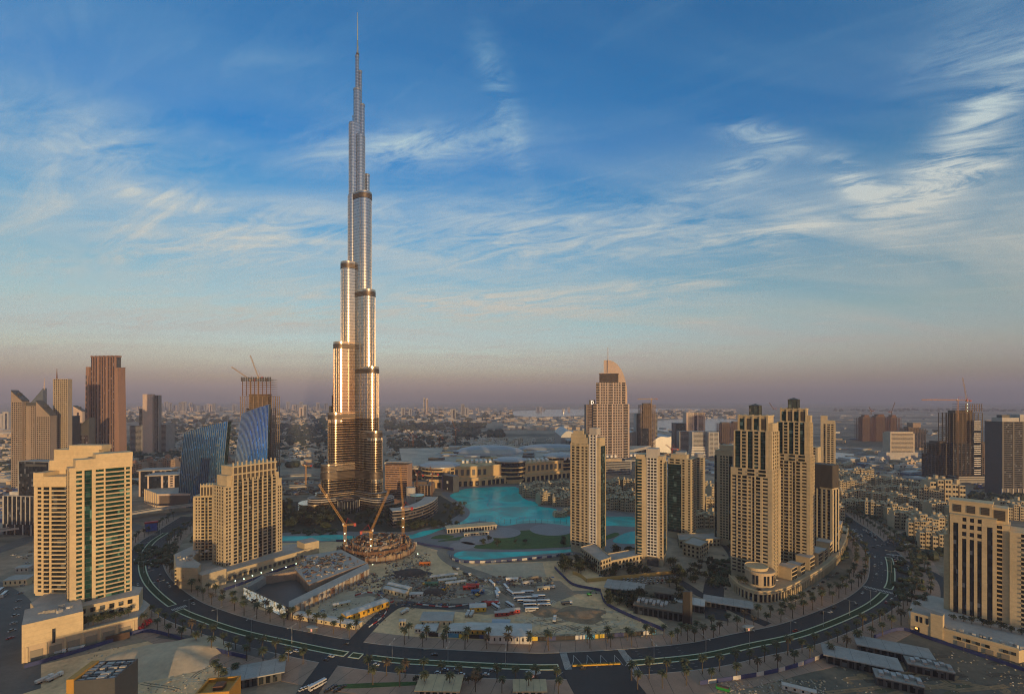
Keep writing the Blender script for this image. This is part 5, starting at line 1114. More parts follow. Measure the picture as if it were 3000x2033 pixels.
def villa(px, py, what, place, s_=1.3):
    o = bpy.data.objects.new('villa', random.choice(VP)); C.objects.link(o); x, y = G(px, py); o.location = (x, y, 0); o.rotation_euler.z = random.uniform(-.6, .6); o.scale = (s_ * random.uniform(.9, 1.5), s_, s_ * random.uniform(.85, 1.2)); tag(o, 'x', 'villa', 'suburban villas'); auto(o, what, place)
rows = [(1140, 1320, 1322, 1370, 60, 'pale villa', 'in the suburb between tallest tower and mall'), (1140, 1440, 1264, 1318, 48, 'pale villa', 'in the wooded suburb under the horizon'), (1340, 1570, 1290, 1312, 40, 'sunlit terraced villa', 'on the desert edge beyond the mall'), (800, 965, 1270, 1345, 56, 'pale villa', 'in the suburb left of the tallest tower'),
        (480, 690, 1250, 1330, 46, 'pale villa', 'in the suburb behind the mirrored offices'), (1600, 1690, 1285, 1310, 14, 'low desert building', 'near the runway-like road'), (2450, 2760, 1345, 1400, 20, 'low site building', 'on the sandy flats before the canal')]
for x0, x1, y0, y1, n, what, place in rows:
    for k in range(n): villa(random.uniform(x0, x1), random.uniform(y0, y1), what, place, 1.35)
# ---------------------------------------------------------------- date palms and trees
random.seed(31)
def palm_proto(dry=False):
    h = random.uniform(8.2, 9.6); r = thing('date_palm', 'x', 'palm tree', (0, -600, 0)); m = MB(); n = 7
    bend = random.uniform(-.25, .25)
    for i in range(n):
        a, b_ = i / n, (i + 1) / n; m.tube((bend * a * a, 0, h * a), (bend * b_ * b_, 0, h * b_), .30 - .08 * a, .30 - .08 * b_, 7, trunkm, cap=False)
    m.tube((bend, 0, h - 1.0), (bend, 0, h + .3), .28, .52, 7, trunkm); m.build('trunk', r)
    m = MB(); mt = palmdry if dry else palmg
    for k in range(34):
        az = k * 2.399 + random.uniform(-.2, .2); up = random.uniform(-.35, 1.25); L = random.uniform(3.2, 4.1) * (1 if up < 1 else .85); p = Vector((bend, 0, h + .2)); prev = None; el = up
        mm = palmdry if (up < -.15 and random.random() < .5) else mt
        for s in range(6):
            f = s / 5; d = Vector((math.cos(az) * math.cos(el), math.sin(az) * math.cos(el), math.sin(el))); side = Vector((-math.sin(az), math.cos(az), 0)); w = .52 * (math.sin(math.pi * min(1, f * .9 + .12)) ** .7)
            dn = Vector((0, 0, -w * .55)); cur = (p + side * w + dn, p.copy(), p - side * w + dn)
            if prev:
                m.poly([prev[0], prev[1], cur[1], cur[0]], mm); m.poly([prev[1], prev[2], cur[2], cur[1]], mm)
            prev = cur; p = p + d * (L / 5); el -= .30 + .08 * f
    m.build('crown', r); return r
PALMS = [palm_proto() for _ in range(4)] + [palm_proto(True)]
SEG = [(0, 'by the viaduct'), (bidx(430, 1604), 'beside the slab tower'), (bidx(500, 1766), 'before the lit poster wall'), (bidx(720, 1854), 'by the long site office'), (bidx(1010, 1914), 'at the site entrance junction'), (bidx(1220, 1938), 'before the parked trucks'), (bidx(1480, 1952), 'before the sandy lot'), (bidx(1760, 1948), 'beside the flat-roofed villa'),
       (bidx(2080, 1918), 'below the rotunda podium'), (bidx(2350, 1858), 'along the terrace houses'), (bidx(2585, 1738), 'by the boulevard bend'), (bidx(2600, 1630), 'up the far road')]
def seg(i): return [n for k, n in SEG if k <= i][-1]
used = set()
def plant_palm(p, what, place, s_=None):
    i = random.randrange(4) if random.random() < .93 else 4; s_ = (s_ or random.uniform(.85, 1.15)) * 1.08
    if i in used: o = copy_thing(PALMS[i], (p[0], p[1], .1), random.uniform(0, 6.28), 'x', 'date palms', (s_, s_, s_))
    else: o = PALMS[i]; o.location = (p[0], p[1], .1); o['group'] = 'date palms'; used.add(i)
    return auto(o, what, place)
JUNC = [bidx(1015, 1915), bidx(1060, 1922)]
for off, row, st in ((21.0, 'inner kerb-row date palm', 4), (30.0, 'inner back-row date palm', 4), (-19.5, 'outer kerb-row date palm', 3), (-30.0, 'outer back-row date palm', 4)):
    for i in range(4, NB - 4, st):
        if JUNC[0] - 1 <= i <= JUNC[1] + 2 or (off > 0 and bidx(1637, 1953) < i < bidx(1700, 1953)): continue
        if off < 0 and (bidx(940, 1905) < i < bidx(1000, 1913) or bidx(1640, 1953) < i < bidx(1800, 1946)): continue
        if off < -25 and i < bidx(480, 1752) : continue
        p = BL[i] + BN[i] * (off + random.uniform(-1, 1)); plant_palm(p, row, seg(i))
for px, py in ((640, 1990), (656, 2006), (690, 1985), (630, 1975), (2035, 1880), (2060, 1872), (2090, 1868), (1985, 1878), (2300, 1790), (2330, 1778)): plant_palm(G(px, py), 'single date palm', 'off the pavement by a flat roof', .9)
def tree_proto(mat, h, w, nleaf, name='tree'):
    r = thing(name, 'x', 'tree', (0, -650, 0)); m = MB(); m.tube((0, 0, 0), (0, 0, h * .45), .3, .18, 6, barkm, cap=False)
    cl = []
    for k in range(7):
        a = k * 2.4; d = random.uniform(.25, .95) * w / 2; c = Vector((math.cos(a) * d, math.sin(a) * d, h * random.uniform(.48, .86))); cl.append(c); m.tube((0, 0, h * .38), c, .13, .05, 5, barkm, cap=False)
    m.build('trunk', r); m = MB(); cl.append(Vector((0, 0, h * .8)))
    for k in range(nleaf):
        c = random.choice(cl); v = Vector((random.gauss(0, 1), random.gauss(0, 1), random.gauss(0, .75))).normalized() * (w * .27 * random.random() ** .4); p = c + v; s = random.uniform(.22, .5) * w / 7
        a, b_ = Vector((random.gauss(0, 1), random.gauss(0, 1), random.gauss(0, .7))).normalized(), None; b_ = a.orthogonal().normalized(); b_.rotate(__import__('mathutils').Quaternion(a, random.uniform(0, 6)))
        u = a.cross(b_) * s; t_ = b_ * s; m.poly([p - u - t_, p + u - t_ * .6, p + u * .7 + t_, p - u * .8 + t_ * .8], mat)
    m.build('crown', r); return r
TREES = [tree_proto(leafg, 7, 7, 260), tree_proto(leafd, 8, 8, 280), tree_proto(leafg, 6, 6.5, 240), tree_proto(leafd, 9, 7, 280)]
tused = set()
def plant_tree(px, py, what, place, s_=None, z=0., xy=None):
    i = random.randrange(4); s_ = s_ or random.uniform(.8, 1.35); x, y = xy or G(px, py, z)
    if i in tused: o = copy_thing(TREES[i], (x, y, z), random.uniform(0, 6.28), 'x', 'broad-leaved trees', (s_, s_, s_ * random.uniform(.85, 1.1)))
    else: o = TREES[i]; o.location = (x, y, z); tused.add(i); o['group'] = 'broad-leaved trees'
    return auto(o, what, place)
for n, x0, x1, y0, y1, what, place, s0 in ((58, 828, 985, 1500, 1552, 'dark tree', 'in the park below the tallest tower', 1.5), (26, 660, 860, 1480, 1500, 'dark tree', 'in the park nearer the slab tower', 1.4), (40, 985, 1190, 1500, 1550, 'round tree', 'on the lawn before the glass entrance', 1.3), (26, 1200, 1340, 1535, 1552, 'bushy tree', 'along the curved lakeside walk', 1.1), (14, 1300, 1370, 1480, 1525, 'bushy tree', 'on the round lakeside point', 1.1),
                                           (22, 1640, 1740, 1640, 1680, 'dark tree', 'at the corner of the L-shaped block', 1.3), (16, 1790, 1870, 1615, 1640, 'roof garden tree', 'between the slender towers', 1.1), (16, 1740, 1900, 1670, 1690, 'small tree', 'inside the ochre wall', .9), (24, 1960, 2090, 1650, 1720, 'dark tree', 'beside the curving side street', 1.2), (16, 1830, 2010, 1745, 1800, 'dense hedge tree', 'round the flat-roofed villa', 1.2),
                                           (18, 1780, 1880, 1752, 1782, 'dense hedge tree', 'behind the sandy lot', 1.2), (14, 2110, 2180, 1560, 1620, 'dark tree', 'behind the twin towers', 1.2), (12, 1400, 1660, 1580, 1602, 'young tree', 'standing on the oval lawn', .8), (14, 640, 760, 1535, 1562, 'dark tree', 'on the canal bank', 1.2)):
    for k in range(n): plant_tree(random.uniform(x0, x1), random.uniform(y0, y1), what, place, s0 * random.uniform(.75, 1.2))
for k in range(16): f = random.random(); plant_tree(0, 0, 'roof garden tree', 'on the cream tower podium', .8, 12., (-336 + 36 * f + random.uniform(-2, 2), 345 + 34 * f + random.uniform(-1, 1)))
for k in range(9): plant_tree(0, 0, 'roof garden tree', 'on the podium before the hotel slab', .75, 8.5, (350 + k * 4. + random.uniform(-1, 1), 378 - k * 3.4))
for k in range(7): plant_tree(0, 0, 'courtyard tree', 'beside the rotunda', .9, 9., (214 + k * 3.4 + random.uniform(-1, 1), 452 - k * 1.5))
for px in range(1220, 1420, 17): plant_tree(px, 1994 + (px * 7 % 9), 'clipped round tree', 'in the row by the pale pavilion roof', .62)
mb = M('bougainvillea', (.30, .012, .03), .8, var=.4, scale=.6); rb = tree_proto(mb, 4, 5, 220, 'flowering_shrub'); rb['category'] = 'shrub'; rb['label'] = 'crimson flowering shrub by the road corner'
for i, (px, py) in enumerate(((404, 1838), (418, 1832), (430, 1836), (440, 1828), (410, 1848))):
    x, y = G(px, py)
    if i == 0: rb.location = (x, y, 0); o = rb
    else: o = copy_thing(rb, (x, y, 0), i, 'x', 'crimson shrubs')
    o['group'] = 'crimson shrubs'; auto(o, 'crimson flowering shrub', 'by the cream podium corner')
def wood(name, n, fn, mat, s0, s1):                              # far-off tree cover that reads as one mass
    m = MB()
    for k in range(n):
        x, y = fn(); s = random.uniform(s0, s1); h = s * random.uniform(.6, 1.1)
        for j in range(3):
            a = random.uniform(0, 6.28); ox, oy = random.uniform(-.5, .5) * s, random.uniform(-.5, .5) * s; m.lathe([(s * .25, 0), (s * .55, h * .35), (s * .48, h * .7), (s * .2, h), (0, h * 1.05)], 6, mat, x + ox, y + oy, a, a + math.tau)
    m.build(name, kind='stuff')
def area(*boxes):
    def f():
        x0, x1, y0, y1 = random.choice(boxes); return G(random.uniform(x0, x1), random.uniform(y0, y1))
    return f
wood('suburb_woods', 900, area((1130, 1330, 1240, 1262), (1330, 1420, 1244, 1256), (1130, 1300, 1246, 1262), (1330, 1480, 1268, 1282), (1340, 1400, 1262, 1275), (1140, 1400, 1285, 1330), (800, 960, 1240, 1300), (480, 690, 1240, 1300), (800, 960, 1260, 1320)), leafd, 10, 24)
wood('suburb_woods', 420, area((370, 520, 1290, 1345), (400, 640, 1330, 1352), (2560, 2760, 1262, 1270), (1690, 1900, 1300, 1320), (1160, 1380, 1318, 1345), (0, 250, 1290, 1420), (640, 690, 1420, 1470)), leafd, 9, 16)
wood('suburb_woods', 140, area((2440, 2800, 1404, 1540), (2850, 3000, 1450, 1480), (2680, 2790, 1540, 1640)), leafd, 5, 10)
def district(name, n, boxes, mats, s0, s1, h0, h1):              # the many hundred more houses beyond those that stand out one by one
    m = MB(); f = area(*boxes)
    for k in range(n):
        x, y = f(); m.obox(x, y, 0, random.uniform(h0, h1), random.uniform(s0, s1), random.uniform(s0, s1), random.uniform(-.5, .5), random.choice(mats))
    m.build(name, kind='stuff')
VM = [MATS['villa cream'], MATS['villa white'], MATS['villa sand'], lightgrey, beige]
district('suburb_houses', 1500, [(1135, 1340, 1262, 1370), (1340, 1480, 1285, 1320), (790, 965, 1255, 1360), (480, 700, 1235, 1330), (0, 250, 1270, 1420), (370, 640, 1330, 1420)], VM, 9, 20, 6, 10)
district('suburb_houses', 1500, [(1130, 1500, 1196, 1240), (370, 700, 1192, 1235), (790, 960, 1192, 1250), (0, 60, 1215, 1280), (1480, 1720, 1225, 1260), (1930, 2150, 1200, 1226)], VM, 20, 60, 8, 22)
district('industrial_sheds', 420, [(1900, 2150, 1300, 1400), (2440, 3000, 1196, 1300), (2440, 2800, 1310, 1410), (1850, 2020, 1250, 1330), (1180, 1330, 1372, 1400), (2100, 2180, 1270, 1300)], [lightgrey, roofgrey, dirtywhite, beige, M('blue roof', (.06, .12, .2), .6), darktan], 14, 50, 4, 10)
district('yard_goods', 700, [(2440, 2760, 1372, 1412), (700, 950, 1405, 1450), (0, 60, 1430, 1530), (2850, 3000, 1380, 1440)], [dirtywhite, rust, bluem, darkgrey, lightgrey, darktan], 2, 9, 1, 4)
wood('suburb_woods', 520, area((1130, 1500, 1200, 1240), (370, 700, 1200, 1240), (790, 960, 1205, 1260), (1900, 2150, 1205, 1225), (2440, 3000, 1200, 1206)), leafd, 14, 36)
wood('suburb_woods', 700, area((1135, 1340, 1262, 1372), (790, 965, 1255, 1370), (480, 700, 1235, 1330), (0, 250, 1270, 1420), (370, 640, 1330, 1420)), leafd, 7, 15)
wood('shrub_beds', 500, area((640, 985, 1555, 1566), (400, 520, 1600, 1660), (560, 700, 1560, 1600), (2630, 2700, 1560, 1760), (2080, 2140, 1640, 1720), (2440, 2480, 1600, 1640)), leafg, 2, 5)
# ---------------------------------------------------------------- cars, buses, lamps
def car_proto(mat, long=4.6, tall=1.45):
    r = thing('car', 'x', 'car', (0, -700, 0)); m = MB(); L, w = long, 1.8
    m.hexa([(-L / 2, -w / 2, .28), (L / 2, -w / 2, .28), (L / 2, w / 2, .28), (-L / 2, w / 2, .28), (-L / 2 + .1, -w / 2 + .05, .86), (L / 2 - .15, -w / 2 + .05, .78), (L / 2 - .15, w / 2 - .05, .78), (-L / 2 + .1, w / 2 - .05, .86)], mat)
    m.hexa([(-L * .28, -w / 2 + .22, tall - .06), (L * .10, -w / 2 + .22, tall - .06), (L * .10, w / 2 - .22, tall - .06), (-L * .28, w / 2 - .22, tall - .06), (-L * .26, -w / 2 + .24, tall), (L * .08, -w / 2 + .24, tall), (L * .08, w / 2 - .24, tall), (-L * .26, w / 2 - .24, tall)], mat); m.build('body', r)
    m = MB(); m.hexa([(-L * .40, -w / 2 + .08, .84), (L * .24, -w / 2 + .08, .80), (L * .24, w / 2 - .08, .80), (-L * .40, w / 2 - .08, .84), (-L * .28, -w / 2 + .22, tall - .06), (L * .10, -w / 2 + .22, tall - .06), (L * .10, w / 2 - .22, tall - .06), (-L * .28, w / 2 - .22, tall - .06)], winm); m.build('cabin_glass', r)
    for sx in (-.31, .31):
        for sy in (-1, 1): q = MB(); q.tube((sx * L, sy * (w / 2 - .2), .33), (sx * L, sy * (w / 2 + .01), .33), .33, .33, 10, black); q.build('wheel', r)
    return r
paintw = M('white car paint', (.56, .56, .55), .25, var=0, coat=.5); paints = M('silver car paint', (.40, .41, .43), .3, metal=.6, var=0, coat=.5); paintb = M('black car paint', (.012, .013, .016), .25, var=0, coat=.5); paintr = M('red car paint', (.38, .015, .015), .3, var=0, coat=.5)
CARS = {'white': car_proto(paintw), 'silver': car_proto(paints), 'black': car_proto(paintb), 'red': car_proto(paintr), 'white high': car_proto(paintw, 4.9, 1.85)}
cused = set()
def park(x, y, rz, place, col=None, z=.02):
    col = col or random.choices(list(CARS), (5, 2, 2, .7, 3))[0]; what = {'white high': 'white off-road car'}.get(col, col + ' car')
    if col in cused: o = copy_thing(CARS[col], (x, y, z), rz, 'x', 'cars in the city')
    else: o = CARS[col]; o.location = (x, y, z); o.rotation_euler.z = rz; o['group'] = 'cars in the city'; cused.add(col)
    return auto(o, what, place)
def onroad(i, off, place, col=None):
    d = Vector((BN[i].y, -BN[i].x)); p = BL[i] + BN[i] * off; a = math.atan2(d.y, d.x) + (math.pi if off > 0 else 0); return park(p.x, p.y, a, place, col)
for k, (px, py, off, col) in enumerate([(455, 1600, 8, 'red'), (452, 1604, 11, 'white'), (446, 1612, 7, 'red'), (446, 1618, 10, 'white'), (444, 1622, 12, None), (444, 1632, 9, 'silver'), (444, 1640, 12, 'red'), (440, 1654, 8, 'white'), (440, 1664, 6, None), (452, 1690, 12, 'black'), (460, 1700, 8, 'red'), (470, 1712, 13, 'white'), (480, 1722, 12, 'white'), (540, 1768, 14, 'black'), (555, 1774, 12, 'white'), (410, 1640, -7, 'white'), (408, 1672, -10, 'black'), (416, 1710, -8, 'white')]): onroad(bidx(px, py), off, 'on the boulevard by the slab tower', col)
for px, py, off, col in [(985, 1910, -6, 'white'), (975, 1915, -11, 'black'), (860, 1900, -11, 'white'), (890, 1892, -8, 'white'), (1110, 1942, -8, 'white'), (1190, 1960, -12, 'red'), (1290, 1960, -12, 'white'), (1300, 1965, -8, 'silver'), (1340, 1965, -7, 'white'), (1350, 1965, -12, 'white'), (1435, 1965, -11, 'white'), (1450, 1970, -6, 'silver'), (1010, 1895, 12, 'black'), (1700, 1960, -4, 'black'), (1280, 1915, 10, 'black')]: onroad(bidx(px, py), off, 'on the bottom stretch of the boulevard', col)
for px, py, off, col in [(2330, 1850, 5, 'red'), (2425, 1790, 11, 'white'), (2460, 1785, 14, 'black'), (2420, 1800, 14, 'black'), (2500, 1770, 7, 'black'), (2530, 1738, 13, 'white'), (2570, 1682, 12, 'white'), (2580, 1652, 8, 'white'), (2565, 1658, 14, None), (2555, 1630, 13, 'white'), (2585, 1760, -7, 'red'), (2596, 1752, -8, 'white'), (2608, 1740, -9, 'white'), (2625, 1728, -10, 'white'), (2630, 1718, -7, 'white')]: onroad(bidx(px, py), off, 'rounding the boulevard bend', col)
for k in range(16): onroad(bidx(2615, 1650) + k % 5 * 2, -5 - (k // 5) * 3, 'queuing at the zebra crossing', random.choice(['red', 'white', 'black', 'red']))
for k in range(34): onroad(bidx(2560, 1592) + random.randrange(2, 18), random.choice([5, 8, 11, 14, -6, -9, -12]), 'on the far stretch of the boulevard')
for r_ in range(3):
    for k in range(15): x, y = G(1822 + k * 11.5 + r_ * 3, 1713 - r_ * 7 - k * .6); park(x, y, R(80 + random.uniform(-6, 6)), 'packed below the ochre wall')
for k in range(16): x, y = G(2142 - (k % 2) * 22 + (k // 2) * .8, 1620 + k * 7); park(x, y, R(100), 'along the curving side street')
for k in range(7): x, y = G(885 + k * 10, 2020 - k * 4); park(x, y, R(60), 'in the corner bay by the zebra crossing', 'white' if k < 5 else None)
for k in range(6): x, y = G(960 + k * 9, 2024 - (k % 3) * 6); park(x, y, R(40), 'in the dark bay beside the white coach', 'black')
for px, py in ((1890, 1672), (1887, 1680), (1790, 1684), (1903, 1664), (1880, 1690), (1760, 1688)): x, y = G(px, py); park(x, y, R(15), 'inside the ochre wall', random.choice(['white', 'white high']))
for px, py, rz in ((945, 1790, 60), (982, 1786, 10), (1020, 1762, -20), (1190, 1717, 0), (1560, 1745, 10), (1610, 1765, 5)): x, y = G(px, py); park(x, y, R(rz), 'parked on the building site', 'white')
for k in range(12): x, y = G(30 + k * 5, 1870 - k * 22); park(x, y, R(70), 'on the street at the far left edge')
for k in range(14): x, y = G(40 + k * 17, 1626 - k * 3 + (k % 3) * 8); park(x, y, R(15), 'on the roads behind the cream tower')
for k in range(10): x, y = G(2560 + k * 14, 1604 - k * 4); park(x, y, R(-30), 'on the street towards the old quarter')
for k in range(12): x, y = G(2300 + k * 14, 1766 - k * 9 + 12); park(x, y, R(30), 'parked below the terrace houses', random.choice(['white', 'black', 'silver']), .13)
def bus_proto(mat, L=11.5):
    r = thing('coach', 'x', 'bus', (0, -720, 0)); m = MB(); m.box(-L / 2, L / 2, -1.25, 1.25, .4, 1.5, mat); m.box(-L / 2, L / 2, -1.25, 1.25, 2.55, 3.2, mat); m.box(-L / 2 + .3, L / 2 - .5, -1.1, 1.1, 3.2, 3.32, mat)
    for x in (-L / 2, -L / 4, 0, L / 4): m.box(x, x + .18, -1.25, 1.25, 1.5, 2.55, mat)
    m.build('body', r); m = MB(); m.box(-L / 2 + .02, L / 2 + .02, -1.22, 1.22, 1.45, 2.6, winm); m.build('window_band', r)
    for sx in (-.3, .33):
        for sy in (-1, 1): q = MB(); q.tube((sx * L, sy * .95, .5), (sx * L, sy * 1.27, .5), .5, .5, 12, black); q.build('wheel', r)
    return r
bus = bus_proto(paintw); first = [True]
def put_bus(px, py, rz, place, xy=None):
    x, y = xy or G(px, py)
    if first[0]: bus.location = (x, y, .05); bus.rotation_euler.z = R(rz); o = bus; first[0] = False; o['group'] = 'white coaches'
    else: o = copy_thing(bus, (x, y, .05), R(rz), 'x', 'white coaches')
    auto(o, 'white coach', place)
for px, py in ((1523, 1758), (1558, 1756), (1579, 1752), (1552, 1768), (1552, 1778), (1592, 1766), (1594, 1778), (1558, 1790), (1535, 1766), (1520, 1744), (1545, 1740)): put_bus(px, py, 4 + random.uniform(-3, 3), 'in the parked cluster on the sandy yard')
for px, py, rz in ((1440, 1712, 115), (1458, 1735, 105), (1482, 1724, 110), (1495, 1740, 120), (1455, 1745, 100), (1494, 1777, 125), (1452, 1782, 125)): put_bus(px, py, rz, 'along the dusty site road')
for px, py, rz in ((930, 2012, 55), (12, 1745, 120), (0, 1735, 120), (2660, 1600, 20)): put_bus(px, py, rz, 'out on the street')
def lamp_proto():
    r = thing('street_lamp', 'x', 'street lamp', (0, -730, 0)); m = MB(); m.tube((0, 0, 0), (0, 0, 13), .16, .09, 6, steel); m.build('pole', r)
    for s in (-1, 1): m = MB(); m.tube((0, 0, 12.6), (0, s * 3.6, 13.1), .09, .07, 5, steel, cap=False); m.obox(0, s * 3.8, 13.0, 13.22, .5, 1.5, 0, dirtywhite); m.build('lamp_arm', r)
    return r
lp = lamp_proto(); fl_ = True
for a, b_ in MED:
    for i in range(a + 4, b_ - 2, 10):
        rz = math.atan2(BN[i].y, BN[i].x) - math.pi / 2
        if fl_: lp.location = BL[i]; lp.rotation_euler.z = rz; lp['group'] = 'twin-arm street lamps'; fl_ = False; o = lp
        else: o = copy_thing(lp, BL[i], rz, 'x', 'twin-arm street lamps')
        auto(o, 'twin-arm street lamp', 'on the median ' + seg(i))
# ---------------------------------------------------------------- cranes and building sites
random.seed(77)
def lattice(m, p, q, w, mat, seg_=None, t=.11):
    p, q = Vector(p), Vector(q); d = q - p; L = d.length; d.normalize(); a = d.orthogonal().normalized(); b_ = d.cross(a); n = max(3, int(L / (seg_ or w * 1.4)))
    cs = [(a + b_) * w / 2, (a - b_) * w / 2, (-a - b_) * w / 2, (-a + b_) * w / 2]
    for c in cs: m.tube(p + c, q + c, t, t, 4, mat, cap=False)
    for i in range(n):
        s, e = p + d * L * i / n, p + d * L * (i + 1) / n
        for k in range(4): m.tube(s + cs[k], e + cs[(k + 1) % 4], t * .7, t * .7, 3, mat, cap=False)
def crane(label, px, py, ptop, tip, mat, w=2.2, base_z=0., Y=None, dy=0., jibmat=None, name='tower_crane', lit=False, counter=11.):
    if Y is None: Y = G(px, py, base_z)[1]
    x, z = X_(px, Y), Z_(ptop, Y); r = thing(name, label, 'crane', (x, Y, base_z)); jm = jibmat or mat; k = Y / F * .32
    m = MB(); lattice(m, (0, 0, 0), (0, 0, z - base_z), w, mat, t=max(.12, k)); m.build('mast', r)
    zt = z - base_z; tx, tz = X_(tip[0], Y + dy), Z_(tip[1], Y + dy); T = Vector((tx - x, dy, tz - base_z)); hd = Vector((T.x, T.y, 0)); hd = hd.normalized() if hd.length > .5 else Vector((1, 0, 0))
    m = MB(); m.obox(0, 0, zt, zt + 1.6, w * 1.5, w * 1.5, 0, jm); m.obox(hd.x * 1.9, hd.y * 1.9, zt + 1.2, zt + 3.6, 1.7, 1.7, 0, white); m.build('cab', r)
    m = MB(); lattice(m, Vector((0, 0, zt + 1.8)), T, w * .7, jm, t=max(.1, k * .8)); m.build('jib', r)
    m = MB(); cj = Vector((0, 0, zt + 1.5)) - hd * counter; lattice(m, (0, 0, zt + 1.5), cj, w * .6, jm, t=max(.1, k * .7)); m.obox(cj.x, cj.y, zt - .5, zt + 3, 2.6, 2.6, math.atan2(hd.y, hd.x), redm); m.build('counter_jib', r)
    m = MB(); ap = Vector((0, 0, zt + 1.5)) - hd * 3 + Vector((0, 0, 8)); m.tube((0, 0, zt + 1), ap, .25, .2, 4, redm); m.tube(cj, ap, .12, .12, 4, redm); m.tube(ap, T, .06 + k * .2, .06 + k * .2, 4, darkgrey, cap=False); m.build('apex_frame', r)
    if lit:
        for f in (.25, .5, .75): q = MB(); q.obox(.3, -w * .75, zt * f, zt * f + .8, .7, .4, 0, emis('work lamp', (.75, 1., .7), 7.) if 'work lamp' not in MATS else MATS['work lamp']); q.build('work_lamp', r)
    return r
ycr = M('crane yellow', (.55, .30, .08), .5, var=.1); gcr = M('crane bronze', (.40, .27, .15), .6, var=.15)
crane('yellow lattice crane with boom leaning up over the round shell, mast nearest the lake canal', 1011, 1622, 1541, (934, 1418), ycr, 2.4, Y=560, lit=True, dy=-8)
crane('red-cabbed lattice crane whose boom rises towards the tallest tower', 1087, 1628, 1560, (1143, 1428), ycr, 2.4, Y=548, lit=True, dy=8)
crane('pale lattice crane with boom raised nearly upright beside the striped slab', 1181, 1592, 1492, (1172, 1368), ycr, 2.2, Y=600, lit=True)
crane('luffing crane on the rust-brown shell, boom flung low to one side', 734, 1160, 1115, (678, 1075), gcr, 2.2, Y=1012, base_z=175, counter=9)
crane('luffing crane on the rust-brown shell, boom almost upright', 757, 1160, 1108, (733, 1041), gcr, 2.2, Y=1012, base_z=175, counter=9)
crane('tall orange mast crane with long level jib before the dark tower shell', 2806, 1420, 1174, (2700, 1171), M('crane orange', (.45, .22, .08), .6, var=.1), 2.4, Y=1028, counter=20)
crane('luffing crane on the dark tower shell, boom pointing up', 2832, 1200, 1176, (2820, 1106), gcr, 2.2, Y=1036, base_z=150, lit=True, counter=8)
crane('small level-jib crane topping the reddish shell', 1908, 1200, 1170, (1868, 1169), gcr, 2.2, Y=1505, base_z=150, counter=18)
crane('red crane on the site behind the white grid tower', 1968, 1345, 1318, (1950, 1302), redm, 2.2, Y=900)
crane('yellow mast crane standing alone by the highway flyover', 896, 1430, 1366, (884, 1362), ycr, 2.2, Y=960)
for px, py, pt, tip, Y, lab in ((1210, 1325, 1280, (1178, 1248), 1560, 'faint red crane among the suburb villas, boom leaning'), (1197, 1340, 1290, (1205, 1268), 1500, 'orange crane beside the tallest tower in the suburb'), (1335, 1330, 1262, (1325, 1232), 1560, 'thin red crane beyond the mall roof'), (1287, 1320, 1284, (1272, 1262), 1600, 'small red crane beyond the mall roof'),
                                (2552, 1215, 1205, (2546, 1192), 2040, 'tiny crane over the distant reddish trio, first'), (2612, 1215, 1208, (2622, 1178), 2040, 'tiny crane over the distant reddish trio, second'), (1266, 1415, 1392, (1260, 1366), 880, 'red site crane over the round scaffolded shell'), (1222, 1415, 1394, (1212, 1372), 900, 'short red crane between striped slab and shell'), (2265, 1200, 1198, (2254, 1180), 1900, 'far red crane beside the twin cupola')):
    crane(lab, px, py, pt, tip, rust, 2., Y=Y, base_z=max(0, Z_(py, Y)) if py < 1300 else 0.)
# round concert-hall shell in rusty formwork
cx, cy = G(1076, 1648); cy += 40; RS = thing('round_building_shell', 'round building shell of rusty formwork under two yellow cranes', 'building site', (cx, cy, 0))
for r_, h, n, mt in ((44, 6, 46, rawconc), (38, 11, 40, M('brown formwork', (.15, .085, .05), .85, var=.4, scale=.3)), (29, 14, 30, rawconc)):
    m = MB(); m.lathe([(r_, 0), (r_, h), (r_ - 3, h), (r_ - 3, 0)], 40, mt); m.build('ring_wall', RS); m = MB()
    for i in range(n):
        a = math.tau * i / n; m.obox(r_ * 1.01 * math.cos(a), r_ * 1.01 * math.sin(a), 0, h + random.uniform(.3, 2.2), .8, .5, a, rust if i % 3 else rawconc)
    m.build('scaffold_post', RS, kind='stuff')
m = MB(); m.lathe([(28, 10.9), (0, 11)], 30, rawconc)
for k in range(420):
    a, r_ = random.uniform(0, 6.28), random.uniform(2, 46); h = 6 + (5 if r_ < 37 else 0) + (3 if r_ < 28 else 0); m.obox(r_ * math.cos(a), r_ * math.sin(a), h - 3, h + random.uniform(.4, 3), random.uniform(.4, 6), random.uniform(.3, 1.6), random.uniform(0, 3), random.choice([rust, rawconc, darktan, lightgrey, rust, darktan]))
m.build('formwork_clutter', RS, kind='stuff')
# deck of the mall extension with its sunken dark court and lit poster wall
EX = thing('site_deck', 'long concrete deck under construction with sunken dark court behind a lit poster wall', 'building site', (*G(880, 1740), 0))
m = MB(); m.prism([G(862, 1690), G(905, 1740), G(1075, 1672), G(1000, 1632), G(900, 1650)], 0, 9, rawconc, lightgrey); m.prism([G(846, 1812), G(1082, 1690), G(1078, 1672), G(846, 1790)], 0, 8.5, lightgrey, lightgrey); m.prism([G(714, 1742), G(770, 1706), G(780, 1712), G(722, 1748)], 0, 8, grey); m.prism([G(770, 1706), G(866, 1690), G(868, 1697), G(775, 1713)], 0, 8.5, rawconc); wpart(EX, m, 'deck')
m = MB(); m.prism([G(718, 1748), G(775, 1711), G(868, 1696), G(905, 1738), G(846, 1800)], .1, .4, darkgrey); wpart(EX, m, 'court_floor')  # shade of the court put into the dark floor colour
for k in range(14):
    p = Vector(G(780, 1711)).lerp(Vector(G(870, 1694)), k / 13); q = MB(); q.obox(p.x, p.y - .3, 0, 8.6, .9, .9, 0, lightgrey); wpart(EX, q, 'column')
